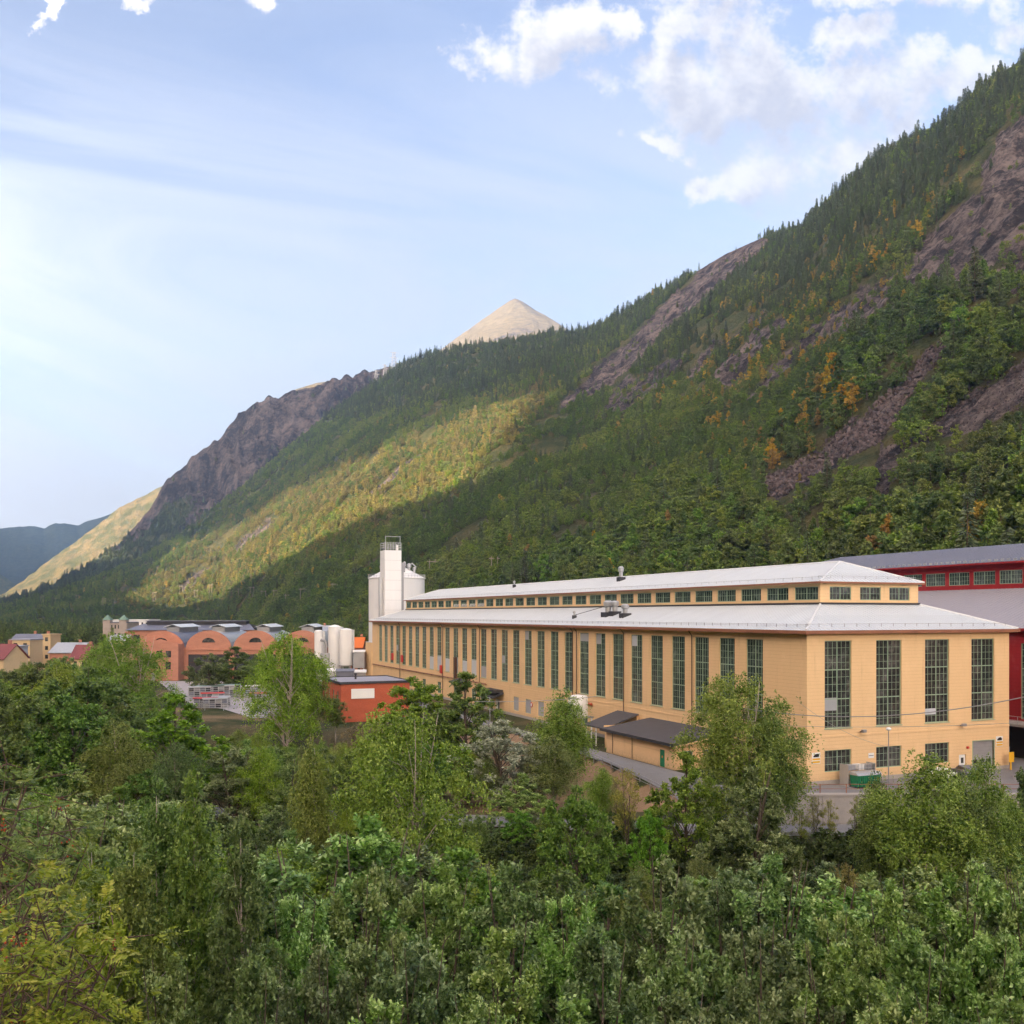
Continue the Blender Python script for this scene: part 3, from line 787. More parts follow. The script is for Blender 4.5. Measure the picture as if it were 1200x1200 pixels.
for key, kind, H, rx, n_cl, tw, per, L, Wd, seed, sh in SPEC:
    crown, mb, bark = hill_proto(key, kind, H, rx, n_cl, tw, per, L, Wd, seed, sh)
    v, q, va = crown
    cm = np_mesh(key + '_crown', v, q, [None], [('v', 'FLOAT', va)])
    tm = mb.mesh(key + '_trunk', bark)
    HILL[key] = (cm, tm, H, kind)
    # joined copy for the mass
    tv = np.array(mb.v); tf = [f for f in mb.f if len(f) == 4]
    allv = np.concatenate((v, tv)); allq = np.concatenate((q, np.array(tf) + len(v)))
    jm = np_mesh(key, allv, allq, [M_hill, bark], [('v', 'FLOAT', np.concatenate((va, np.full(len(tv), 0.3))))], mi=np.concatenate((np.zeros(len(q), int), np.ones(len(tf), int))))
    PROTO_COL.objects.link(bpy.data.objects.new(key, jm))
KEYS = [s[0] for s in SPEC]

def gn_group(name, coll):
    g = bpy.data.node_groups.new(name, 'GeometryNodeTree')
    g.interface.new_socket('Geometry', in_out='INPUT', socket_type='NodeSocketGeometry')
    g.interface.new_socket('Geometry', in_out='OUTPUT', socket_type='NodeSocketGeometry')
    N = NT(g)
    gi = N.n('NodeGroupInput'); go = N.n('NodeGroupOutput')
    ci = N.n('GeometryNodeCollectionInfo', transform_space='ORIGINAL')
    ci.inputs['Collection'].default_value = coll; ci.inputs['Separate Children'].default_value = True; ci.inputs['Reset Children'].default_value = True
    def na(nm, typ):
        nd = N.n('GeometryNodeInputNamedAttribute', data_type=typ); nd.inputs['Name'].default_value = nm
        return nd.outputs['Attribute']
    ip = N.n('GeometryNodeInstanceOnPoints')
    L = g.links.new
    L(gi.outputs[0], ip.inputs['Points']); L(ci.outputs[0], ip.inputs['Instance'])
    ip.inputs['Pick Instance'].default_value = True
    L(na('pick', 'INT'), ip.inputs['Instance Index']); L(na('rot', 'FLOAT_VECTOR'), ip.inputs['Rotation']); L(na('scl', 'FLOAT_VECTOR'), ip.inputs['Scale'])
    L(ip.outputs[0], go.inputs[0])
    return g

def scatter(name, pts, scl, rot, pick, tint, coll, label, cat):
    me = bpy.data.meshes.new(name)
    me.vertices.add(len(pts)); me.vertices.foreach_set('co', np.asarray(pts, np.float32).ravel())
    for an, typ, data in (('scl', 'FLOAT_VECTOR', scl), ('rot', 'FLOAT_VECTOR', rot), ('pick', 'INT', pick), ('tint', 'FLOAT_VECTOR', tint)):
        a = me.attributes.new(an, typ, 'POINT'); a.data.foreach_set('value' if typ == 'INT' else 'vector', np.asarray(data).ravel())
    o = link(name, me)
    md = o.modifiers.new('scatter', 'NODES'); md.node_group = gn_group(name, coll)
    tag(o, label, cat, kind='stuff')
    return o

def sample_grid(X, Y, Z, U, spacing, rng, umax=1.0):
    """random points on a terrain grid, one per spacing^2 of ground"""
    a = np.stack((X, Y, Z), -1)
    e1 = a[1:, :-1] - a[:-1, :-1]; e2 = a[:-1, 1:] - a[:-1, :-1]
    area = np.linalg.norm(np.cross(e1, e2), axis=-1)
    sp = spacing(Y[:-1, :-1])
    lam = area / sp ** 2 * (U[:-1] < umax)[None, :]
    cnt = rng.poisson(lam)
    ci, ri = np.nonzero(cnt); rep = cnt[ci, ri]
    ci = np.repeat(ci, rep); ri = np.repeat(ri, rep)
    f, h = rng.random(len(ci))[:, None], rng.random(len(ci))[:, None]
    p = a[ci, ri] * (1 - f) * (1 - h) + a[ci + 1, ri] * f * (1 - h) + a[ci, ri + 1] * (1 - f) * h + a[ci + 1, ri + 1] * f * h
    return p, U[ri] + h[:, 0] * (U[ri + 1] - U[ri])

AUTUMN = [([(880, 575), (905, 515), (935, 485), (960, 450), (990, 452), (970, 495), (945, 525), (910, 570)], 0.36),
          ([(800, 430), (860, 370), (930, 320), (1000, 290), (1060, 250), (1110, 200), (1165, 170), (1150, 225), (1085, 290), (1040, 350), (960, 420), (880, 480), (820, 480)], 0.17),
          ([(760, 470), (830, 470), (905, 470), (860, 530), (790, 545)], 0.10),
          ([(150, 715), (300, 600), (430, 560), (560, 520), (430, 620), (250, 715)], 0.008),
          ([(960, 480), (1010, 445), (1060, 470), (1030, 530), (985, 520)], 0.14)]
SPRUCE = [([(940, 265), (1000, 190), (1210, 40), (1260, 30), (1200, 130), (1120, 215), (1020, 300), (930, 360), (880, 380)], 0.80),
          ([(900, 260), (650, 380), (440, 420), (300, 560), (480, 480), (640, 440), (800, 330)], 0.75),
          ([(640, 470), (620, 540), (540, 570), (480, 600), (560, 640), (660, 600), (740, 540), (800, 500), (740, 470)], 0.55),
          ([(650, 480), (900, 300), (960, 300), (860, 400), (760, 470)], 0.6),
          ([(470, 520), (650, 450), (640, 500), (520, 560)], 0.45)]
rng = np.random.default_rng(5)
def spacing(Y): return np.interp(Y, [150, 300, 500, 900, 1500, 2600], [6.6, 6.6, 6.4, 6.4, 7.0, 8.6])
pts, uu = sample_grid(WX, WY, WZ, WU, spacing, rng, 1.06)
hx, hy = project(pts[:, 0], pts[:, 1], pts[:, 2])
ok = (hx > -70) & (hx < 1300) & (hy > -60)
pts, uu, hx, hy = pts[ok], uu[ok], hx[ok], hy[ok]
_, keep = rock_fields(hx, hy)
reach = np.interp(pts[:, 1], [200, 500, 1000, 2500], [17.0, 13.0, 9.0, 8.0]) * F / pts[:, 1]     # trees keep clear of the bare rock by their own height
for i_ in (0, 2, 3, 4): keep = np.minimum(keep, np.where(inpoly(hx, hy - reach * 0.7, ROCK[i_][0]), 0.25, 1.0))
for f_ in (0.45, 0.9): keep = np.minimum(keep, np.where(inpoly(hx, hy - reach * f_, ROCK[8][0]) | inpoly(hx, hy - reach * f_, ROCK[9][0]) | inpoly(hx, hy - reach * f_, ROCK[7][0]), 0.06, 1.0))
patch = fbm(pts[:, 0] / 45, pts[:, 1] / 45, 61, 4)
ok = (rng.random(len(pts)) < keep) & (patch > -0.13)
pts, uu, hx, hy, keep = pts[ok], uu[ok], hx[ok], hy[ok], keep[ok]
n = len(pts)
pa = np.full(n, 0.005); ps = np.full(n, 0.10) + np.clip(uu - 0.3, 0, 1) * 0.5
for poly, p in AUTUMN: pa = np.where(inpoly(hx + rng.normal(size=n) * 12, hy + rng.normal(size=n) * 10, poly), np.maximum(pa, p), pa)
for poly, p in SPRUCE: ps = np.where(inpoly(hx + rng.normal(size=n) * 14, hy + rng.normal(size=n) * 10, poly), np.maximum(ps, p), ps)
clus = vnoise(pts[:, 0] / 30, pts[:, 1] / 30, 8)
ps = np.where(hy > 470 - (hx - 600) * 0.12, ps * 0.45 * (clus > 0.66) + 0.008, ps * (0.55 + 0.9 * clus))
pa = pa * (0.3 + 1.6 * vnoise(pts[:, 0] / 22, pts[:, 1] / 22, 18))
isy = rng.random(n) < pa
iss = (rng.random(n) < ps) & ~isy
pick = np.where(iss, rng.choice([5, 6], n), np.where(isy, rng.choice([1, 3, 4, 7], n), rng.choice([0, 0, 1, 2, 2, 3, 4, 7], n)))
hgt = np.array([HILL[k][2] for k in KEYS])[pick]
s = rng.uniform(0.6, 1.2, n) * (0.65 + 0.75 * vnoise(pts[:, 0] / 50, pts[:, 1] / 50, 28)) * np.interp(pts[:, 1], [200, 350, 600, 900, 1500], [2.0, 1.8, 1.5, 1.3, 1.3]) * np.where(keep < 0.5, 0.55, 1.0) * np.where(iss, rng.uniform(0.7, 1.2, n), 1.0)
scl = np.stack((s * rng.uniform(0.85, 1.2, n), s * rng.uniform(0.85, 1.2, n), s), 1)
rot = np.stack((rng.normal(size=n) * 0.04, rng.normal(size=n) * 0.04, rng.random(n) * 6.283), 1)
g1 = np.array((0.150, 0.222, 0.048)); g2 = np.array((0.250, 0.300, 0.080)); g3 = np.array((0.088, 0.148, 0.042))
mixv = np.clip(rng.random((n, 1)) * 0.5 + 0.9 * (0.5 + 1.6 * fbm(pts[:, 0] / 80, pts[:, 1] / 80, 5, 3))[:, None] - 0.2, 0, 1)
tint = np.where(mixv < 0.5, g3 + (g1 - g3) * mixv * 2, g1 + (g2 - g1) * (mixv - 0.5) * 2)
tint = np.where(iss[:, None], np.array((0.075, 0.105, 0.048)) * rng.uniform(0.7, 1.35, (n, 1)), tint)
ycol = np.array((0.44, 0.27, 0.04)) * (1 - 0.6 * rng.random((n, 1))) + np.array((0.17, 0.17, 0.04)) * 0.6
tint = np.where(isy[:, None], ycol, tint)
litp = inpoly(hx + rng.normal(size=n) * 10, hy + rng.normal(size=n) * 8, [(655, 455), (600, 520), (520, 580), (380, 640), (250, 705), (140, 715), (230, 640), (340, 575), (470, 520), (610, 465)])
lit_tint = litp & ~isy & (rng.random(n) < 0.65)                 # warm light of the sunlit band painted into its yellowing trees
tint = np.where(lit_tint[:, None], tint * 0.45 + np.array((0.26, 0.18, 0.08)) * rng.uniform(0.5, 1.0, (n, 1)), tint)
pts[:, 2] -= 0.3
# the nearest trees that show are individuals; the rest reads as one mass
front = np.nonzero((hy < 705) & (hx > 330) & (hx < 1215) & (pts[:, 1] > 0) & (~isy | (pts[:, 1] < 900)))[0]
front = front[np.argsort(pts[front, 1] / np.maximum(hgt[front] * s[front], 3))]
cap = {'leafy': 250, 'spruce': 60, 'yellow': 60}
kinds = {'a': ('broadleaf_tree', 'round crowned broadleaf tree on the lower mountainside behind the factory halls', 'round broadleaf trees on the lower mountainside'), 'b': ('broadleaf_tree', 'upright oval broadleaf tree on the lower mountainside behind the factory halls', 'oval broadleaf trees on the lower mountainside'),
         'c': ('broadleaf_tree', 'wide spreading broadleaf tree on the lower mountainside behind the factory halls', 'spreading broadleaf trees on the lower mountainside'), 'd': ('birch_tree', 'slim oval birch on the lower mountainside behind the factory halls', 'slim birches on the lower mountainside'),
         'e': ('birch_tree', 'narrow pointed birch on the lower mountainside behind the factory halls', 'narrow birches on the lower mountainside'), 'h': ('hillside_bush', 'low green bush on the lower mountainside behind the factory halls', 'low bushes on the lower mountainside')}
names = {'leafy': None,
         'spruce': ('spruce_tree', 'dark pointed spruce among the broadleaf trees on the lower mountainside', 'spruces on the lower mountainside'),
         'yellow': ('yellow_tree', 'small tree with yellow autumn leaves on the rocky mountainside', 'yellow trees on the mountainside')}
hm = {}
def hill_mesh(key, leafkey):
    if (key, leafkey) not in hm:
        cm = HILL[key][0].copy(); cm.materials.clear(); cm.materials.append(LEAF[leafkey]); hm[(key, leafkey)] = cm
    return hm[(key, leafkey)]
single = np.zeros(n, bool)
for i in front:
    key = KEYS[pick[i]]
    kd = 'yellow' if isy[i] else ('spruce' if iss[i] else 'leafy')
    if cap[kd] <= 0: continue
    cap[kd] -= 1; single[i] = True
    nm, lb, gr = names[kd] or kinds[key[0]]
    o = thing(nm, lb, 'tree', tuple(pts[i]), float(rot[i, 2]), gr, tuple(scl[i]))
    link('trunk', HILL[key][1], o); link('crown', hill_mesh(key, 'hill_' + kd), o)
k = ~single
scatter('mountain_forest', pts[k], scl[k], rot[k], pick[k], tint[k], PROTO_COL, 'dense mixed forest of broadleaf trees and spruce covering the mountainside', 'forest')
print('forest', n)

# forest on the grey shoulder
p2, u2 = sample_grid(CX, CY, CZ, CU, lambda Y: np.full(Y.shape, 10.0), rng, 1.0)
x2, y2 = project(*p2.T)
rkc = smooth(0.30, 0.62, u2 + fbm(p2[:, 0] / 160, p2[:, 1] / 160, 5, 4) * 0.8 + np.interp(x2, [-60, 120, 180, 270, 600], [-0.9, -0.75, -0.25, 0.12, 0.2]) + 0.5 * fbm(p2[:, 0] / 70 + p2[:, 2] / 55, p2[:, 2] / 150, 15, 4))
ok = (rng.random(len(p2)) > rkc * 0.97 + 0.02) & (x2 > -60) & (x2 < 470)
p2 = p2[ok]; n2 = len(p2)
s2 = rng.uniform(0.9, 1.6, n2)
scatter('shoulder_forest', p2, np.stack((s2, s2, s2), 1), np.stack((0 * s2, 0 * s2, rng.random(n2) * 6.28), 1), rng.choice([0, 1, 2, 5, 6, 5], n2),
        np.array((0.085, 0.120, 0.045)) * rng.uniform(0.6, 1.3, (n2, 1)), PROTO_COL, 'dark forest on the lower flank of the grey cliff shoulder', 'forest')
# boulders on the bare scree
def boulder(seed):
    bm = bmesh.new(); bmesh.ops.create_icosphere(bm, subdivisions=2, radius=1.0); rg = random.Random(seed)
    for v in bm.verts:
        k_ = 0.75 + 0.5 * rg.random(); v.co = Vector((v.co.x * k_ * 1.25, v.co.y * k_, v.co.z * k_ * 0.7))
    me = bpy.data.meshes.new('boulder'); bm.to_mesh(me); bm.free(); me.materials.append(M_boulder)
    return me
m, N = new_mat('boulder_rock')
r_ = N.n('ShaderNodeObjectInfo').outputs['Random']; n_ = N.noise(N.n('ShaderNodeTexCoord').outputs['Object'], 1.5, 4.0).outputs[0]
bc = N.mix(N.math('ADD', N.math('MULTIPLY', r_, 0.7), N.math('MULTIPLY', n_, 0.3)), c4((0.028, 0.024, 0.027)), c4((0.150, 0.116, 0.118)))
M_boulder = finish(m, N, N.n('ShaderNodeBsdfPrincipled', inp={'Base Color': bc, 'Roughness': 0.9, 'Specular IOR Level': 0.2}).outputs[0])
ROCK_COL = bpy.data.collections.new('rock_shapes')
for k_ in range(3): ROCK_COL.objects.link(bpy.data.objects.new('boulder_%d' % k_, boulder(k_)))
p5, u5 = sample_grid(WX, WY, WZ, WU, lambda Y: np.interp(Y, [200, 500, 900, 2500], [1.5, 2.0, 3.4, 12.0]), rng, 0.97)
x5, y5 = project(*p5.T)
ok = (inpoly(x5, y5, ROCK[8][0]) | inpoly(x5, y5, ROCK[9][0]) | inpoly(x5, y5, ROCK[1][0])) & (x5 > 600) & (x5 < 1230) & (p5[:, 1] < 1500)
p5 = p5[ok]; x5 = x5[ok]; y5 = y5[ok]; n5 = len(p5)
coarse = inpoly(x5, y5, ROCK[8][0])
s5 = rng.uniform(0.25, 0.8, n5) ** 1.3 * np.where(coarse, 1.6, 0.62) * np.interp(p5[:, 1], [200, 500, 1200], [0.8, 1.0, 2.2])
print('boulders', n5)
scatter('scree', p5, np.stack((s5, s5, s5), 1), rng.random((n5, 3)) * 6.28, rng.integers(0, 3, n5), np.ones((n5, 3)), ROCK_COL, 'purple grey boulders and scree on the bare runs of the mountainside', 'scree')
# valley floor woods in the distance
n3 = 7600
q = rng.uniform(-0.88, 0.02, n3); Yv = rng.uniform(430, 1500, n3) ** 1.0
ok = (Yv < foot_depth(600 + q * F) + 30)
q, Yv = q[ok], Yv[ok]; n3 = len(q)
s3 = rng.uniform(0.7, 1.25, n3)
m3 = rng.random((n3, 1))
p3 = np.stack((q * Yv, Yv, np.zeros(n3)), 1)
# ================================================================ building materials
def clad(name, col, course=0.42, vary=0.10, stain=(0.25, 0.14, 0.07)):
    """painted wall with fine horizontal courses, faded patches and run-down stains"""
    m, N = new_mat(name)
    P = N.n('ShaderNodeNewGeometry').outputs['Position']
    x, y, z = N.sep(P)
    jit = N.noise(P, 0.4, 2.0).outputs[0]
    ln = N.math('FRACT', N.math('DIVIDE', N.math('ADD', z, N.math('MULTIPLY', jit, 0.05)), course))
    groove = N.step(ln, 0.0, 0.16, 1.0, 0.0)
    big = N.noise(P, 0.16, 5.0, 0.6).outputs[0]
    run = N.noise(N.vmath('MULTIPLY', P, (1.0, 1.0, 0.07)), 1.3, 5.0, 0.65).outputs[0]
    fine = N.noise(P, 3.5, 3.0, 0.6).outputs[0]
    k = N.math('ADD', 1.0 - vary * 0.9, N.math('ADD', N.math('MULTIPLY', big, vary), N.math('MULTIPLY', fine, vary * 0.8)))
    k = N.math('SUBTRACT', k, N.math('MULTIPLY', groove, 0.13))
    c = N.mix(1.0, c4(col), N.xyz(k, k, k), 'MULTIPLY')
    c = N.mix(N.math('MULTIPLY', N.step(run, 0.56, 0.84, 0.0, 0.5), N.math('ADD', 0.4, big)), c, c4(stain))
    dirt = N.math('MULTIPLY', N.step(z, 1.6, -0.2), N.step(fine, 0.3, 0.7, 0.1, 0.5))
    c = N.mix(dirt, c, c4((0.20, 0.15, 0.11)))
    fade = N.noise(P, 0.55, 3.0, 0.5).outputs[0]
    c = N.mix(N.step(fade, 0.52, 0.72, 0.0, 0.22), c, c4(tuple(min(0.95, x * 1.05 + 0.08) for x in col)))
    bm = N.n('ShaderNodeBump', inp={'Strength': 0.35, 'Distance': 0.03, 'Height': N.math('SUBTRACT', fine, groove)})
    b = N.n('ShaderNodeBsdfPrincipled', inp={'Base Color': c, 'Roughness': 0.8, 'Specular IOR Level': 0.2, 'Normal': bm.outputs[0]})
    return finish(m, N, b.outputs[0])

def brick(name, a, b_, mortar, scale=3.2):
    m, N = new_mat(name)
    P = N.n('ShaderNodeNewGeometry').outputs['Position']
    x, y, z = N.sep(P)
    v = N.xyz(N.math('ADD', x, y), z, 0.0)
    t = N.n('ShaderNodeTexBrick', inp={'Vector': v, 'Color1': c4(a), 'Color2': c4(b_), 'Mortar': c4(mortar), 'Scale': scale, 'Mortar Size': 0.02})
    n = N.noise(N.vmath('MULTIPLY', P, (1, 1, 2.5)), 0.35, 5.0, 0.65).outputs[0]
    k = N.math('ADD', 0.72, N.math('MULTIPLY', n, 0.56))
    c = N.mix(1.0, t.outputs[0], N.xyz(k, k, k), 'MULTIPLY')
    s = N.n('ShaderNodeBsdfPrincipled', inp={'Base Color': c, 'Roughness': 0.85, 'Specular IOR Level': 0.2})
    return finish(m, N, s.outputs[0])

def glass(name, dark, light, rough=0.06):
    m, N = new_mat(name)
    P = N.n('ShaderNodeNewGeometry').outputs['Position']
    rnd = N.n('ShaderNodeObjectInfo').outputs['Random']
    cell = N.n('ShaderNodeTexVoronoi', inp={'Vector': P, 'Scale': 1.7}).outputs['Color']
    cr = N.sep(cell)[0]
    big = N.noise(P, 0.45, 4.0, 0.7).outputs[0]
    f = N.math('ADD', N.math('MULTIPLY', rnd, 0.35), N.math('ADD', N.math('MULTIPLY', cr, 0.35), N.math('MULTIPLY', N.step(big, 0.45, 0.7), 0.45)), clamp=True)
    c = N.mix(N.math('MULTIPLY', f, f), c4(dark), c4(light))
    tilt = N.n('ShaderNodeBump', inp={'Strength': 0.25, 'Distance': 0.1, 'Height': N.noise(P, 1.1, 2.0).outputs[0]})
    s = N.n('ShaderNodeBsdfPrincipled', inp={'Base Color': c, 'Roughness': rough, 'Specular IOR Level': 0.5, 'Normal': tilt.outputs[0]})
    return finish(m, N, s.outputs[0])

M_yellow = clad('ochre_wall', (0.775, 0.535, 0.295))
M_yellow2 = clad('ochre_annex', (0.79, 0.53, 0.295), 2.0, 0.12)
M_trim = plain('gutter_copper', (0.27, 0.115, 0.065), 0.6, 0.25, 0.8)
M_brown = plain('downpipe_brown', (0.085, 0.045, 0.03), 0.55, 0.2)
def sheet_roof(name, col, pitch=0.62):
    m, N = new_mat(name)
    O = N.n('ShaderNodeTexCoord').outputs['Object']; P = N.n('ShaderNodeNewGeometry').outputs['Position']
    x, y, z = N.sep(O)
    strip_ = N.n('ShaderNodeTexWhiteNoise', noise_dimensions='1D', inp={'W': N.math('FLOOR', N.math('DIVIDE', y, pitch * 3))}).outputs[0]
    n1 = N.noise(P, 0.12, 5.0, 0.6).outputs[0]; n2 = N.noise(N.vmath('MULTIPLY', O, (0.25, 2.2, 0.25)), 1.0, 4.0, 0.65).outputs[0]
    k = N.math('ADD', 0.80, N.math('ADD', N.math('MULTIPLY', strip_, 0.10), N.math('ADD', N.math('MULTIPLY', n1, 0.16), N.math('MULTIPLY', n2, 0.14))))
    c = N.mix(1.0, c4(col), N.xyz(k, k, k), 'MULTIPLY')
    c = N.mix(N.step(n2, 0.60, 0.80, 0.0, 0.25), c, c4((0.36, 0.33, 0.30)))
    b = N.n('ShaderNodeBsdfPrincipled', inp={'Base Color': c, 'Roughness': N.math('ADD', 0.35, N.math('MULTIPLY', n1, 0.25)), 'Specular IOR Level': 0.45})
    return finish(m, N, b.outputs[0])
M_roofl = sheet_roof('light_metal_roof', (0.555, 0.605, 0.655))
M_seam = plain('roof_seam', (0.53, 0.56, 0.60), 0.45, 0.1)
M_flash = plain('roof_flashing', (0.66, 0.68, 0.70), 0.4, 0.08)
M_dark = plain('dark_flashing', (0.045, 0.045, 0.05), 0.6, 0.2)
M_frame = plain('window_green', (0.29, 0.40, 0.29), 0.5, 0.2)
M_glass = glass('old_glass', (0.022, 0.024, 0.023), (0.17, 0.165, 0.155))
M_glassg = glass('teal_glass', (0.022, 0.040, 0.035), (0.15, 0.185, 0.17))
M_blank = plain('blanking_panel', (0.36, 0.37, 0.40), 0.5, 0.12)
M_blankl = plain('pale_blind', (0.52, 0.55, 0.60), 0.6, 0.15)
M_white = plain('white_paint', (0.78, 0.78, 0.78), 0.5, 0.07, 0.5, streak=True)
M_grey = plain('grey_metal', (0.30, 0.30, 0.31), 0.45, 0.15, 0.9, 0.3)
M_lgrey = plain('galvanised', (0.46, 0.47, 0.49), 0.4, 0.15, 1.2, 0.5)
M_conc = plain('concrete', (0.36, 0.335, 0.315), 0.9, 0.22, 0.5, bump=0.2, streak=True)
M_asph = plain('asphalt', (0.19, 0.19, 0.20), 0.95, 0.12, 0.4)
M_green = plain('green_door_paint', (0.02, 0.19, 0.09), 0.5, 0.1)
M_yel = plain('sign_yellow', (0.75, 0.42, 0.03), 0.5, 0.08)
M_black = plain('black_paint', (0.015, 0.015, 0.017), 0.5, 0.1)
M_redp = plain('red_paint', (0.52, 0.045, 0.035), 0.5, 0.1)
M_orange = plain('orange_paint', (0.70, 0.17, 0.03), 0.5, 0.1)
M_felt = plain('roof_felt', (0.082, 0.078, 0.085), 0.9, 0.18, 0.7, bump=0.1)
M_redwall = clad('dark_red_wall', (0.29, 0.020, 0.024), 0.5, 0.1, (0.2, 0.02, 0.02))
M_slate = plain('blue_grey_roof', (0.155, 0.165, 0.215), 0.5, 0.10, 0.15)
M_slatel = plain('grey_lower_roof', (0.30, 0.29, 0.33), 0.55, 0.08, 0.15)
M_brick = brick('orange_brick', (0.50, 0.115, 0.055), (0.44, 0.085, 0.04), (0.36, 0.15, 0.10))
M_brickp = brick('pale_brick', (0.50, 0.225, 0.15), (0.44, 0.19, 0.125), (0.42, 0.25, 0.19))
M_pipe = plain('rust_pipe', (0.38, 0.075, 0.035), 0.6, 0.2)

# ---------------------------------------------------------------- walls with real openings
def wall(mb, P, u0, u1, z0, z1, holes, depth=0.3):
    """P(u, z, d) maps to a point; d runs inwards. holes: (u0, u1, z0, z1)"""
    us = sorted({u0, u1, *[h[0] for h in holes], *[h[1] for h in holes]}); zs = sorted({z0, z1, *[h[2] for h in holes], *[h[3] for h in holes]})
    for a, b in zip(us, us[1:]):
        for c, d in zip(zs, zs[1:]):
            um, zm = (a + b) / 2, (c + d) / 2
            if any(h[0] < um < h[1] and h[2] < zm < h[3] for h in holes): continue
            mb.quad(P(a, c, 0), P(b, c, 0), P(b, d, 0), P(a, d, 0))
    for a, b, c, d in holes:
        for p, q in (((a, c), (b, c)), ((b, c), (b, d)), ((b, d), (a, d)), ((a, d), (a, c))):
            mb.quad(P(*p, 0), P(*q, 0), P(*q, depth), P(*p, depth))

WCACHE = {}
def window(parent, loc, rz, w_, h, cols, secs, sub, gmat, fmat=None, fr=0.09, name='window', blanks=(), bar=0.035):
    """steel window: frame with mullions, panes, fine glazing bars. origin bottom centre"""
    key = (round(w_, 2), round(h, 2), cols, secs, sub, fr)
    if key not in WCACHE:
        f = MB(); y0, y1 = -0.07, 0.05
        f.box(-w_ / 2, -w_ / 2 + fr, y0, y1, 0, h); f.box(w_ / 2 - fr, w_ / 2, y0, y1, 0, h)
        f.box(-w_ / 2 + fr, w_ / 2 - fr, y0, y1, 0, fr); f.box(-w_ / 2 + fr, w_ / 2 - fr, y0, y1, h - fr, h)
        cw = w_ / cols; ch = h / secs
        for i in range(1, cols): f.box(-w_ / 2 + cw * i - fr * 0.6, -w_ / 2 + cw * i + fr * 0.6, y0 + 0.012, y1, fr, h - fr)
        for j in range(1, secs):
            for i in range(cols):
                f.box(-w_ / 2 + cw * i + fr * 0.62, -w_ / 2 + cw * (i + 1) - fr * 0.62, y0 + 0.006, y1, ch * j - fr * 0.65, ch * j + fr * 0.65)
        b = MB()
        for i in range(cols):
            for k in range(1, sub[0]):
                x = -w_ / 2 + cw * i + cw * k / sub[0]
                b.box(x - bar / 2, x + bar / 2, -0.028, 0.028, fr, h - fr)
        for j in range(secs):
            for k in range(1, sub[1]):
                z = ch * j + ch * k / sub[1]
                b.box(-w_ / 2 + fr, w_ / 2 - fr, -0.034, 0.03, z - bar / 2, z + bar / 2)
        pn = MB().box(-cw / 2 + fr * 0.4, cw / 2 - fr * 0.4, 0.0, 0.012, fr * 0.5, ch - fr * 0.5)
        WCACHE[key] = (f.mesh('window_frame', fmat or M_frame), b.mesh('glazing_bars', fmat or M_frame), pn.mesh('pane', gmat))
    fm, bm_, pm = WCACHE[key]
    o = link(name, fm, parent, loc, rz)
    link('glazing_bars', bm_, o)
    cw = w_ / cols; ch = h / secs
    for i in range(cols):
        for j in range(secs):
            p = link('pane', pm, o, (-w_ / 2 + cw * (i + 0.5), 0, ch * j))
            p.rotation_euler = (random.uniform(-0.008, 0.008), 0, random.uniform(-0.008, 0.008))
    for (i0, i1, zb, zt, mt, off) in blanks:
        MB().box(-w_ / 2 + cw * i0 + 0.05, -w_ / 2 + cw * i1 - 0.05, -0.06 - off, -0.045 - off, zb, zt).build('panel', mt, o)
    return o

def glass_variant(m):  # panes of one size may carry another glass: clear the cache key
    WCACHE.clear()

# ================================================================ yellow factory hall
A, B, LEN, WID, EAVE = 8.2, 7.2, 192.0, 32.8, 18.1
CB, CT, RIDGE = 21.3, 24.15, 27.1
hall = thing('factory_hall', 'long ochre yellow factory hall with tall windows and two tier pale metal roof', 'factory', st(0, 0), RZ)
lp = lambda u, z, d: (d, u, z)               # long wall, faces left
rp = lambda u, z, d: (u, d, z)               # end wall, faces the road
LW = [(8.1 + 5.777 * k, 11.52 + 5.777 * k) for k in range(31)]
RW = [(2.62 + 7.84 * k, 6.64 + 7.84 * k) for k in range(4)]
WZ0, WZ1 = 6.55, 16.9
lower = {k: (1.1, 3.8) for k in (6, 8, 11, 12, 13, 16, 17, 19, 21, 23, 25)}
holes = [(a, b, WZ0, WZ1) for a, b in LW] + [(LW[k][0] + 0.35, LW[k][1] - 0.35, *z) for k, z in lower.items()] + [(93.2, 95.6, 0.02, 2.6)]
mb = MB(); wall(mb, lp, 0, LEN, 0, EAVE, holes)
wall(mb, rp, 0, WID, 0, EAVE, [(a, b, WZ0, WZ1) for a, b in RW] + [(a, b, 1.45, 4.0) for a, b in RW[:3]] + [(26.4, 30.1, 0.02, 3.85), (24.0, 25.2, 0.02, 2.3)])
mb.quad((WID, 0, 0), (WID, LEN, 0), (WID, LEN, EAVE), (WID, 0, EAVE)); mb.quad((0, LEN, 0), (WID, LEN, 0), (WID, LEN, EAVE), (0, LEN, EAVE))
mb.build('wall', M_yellow, hall)
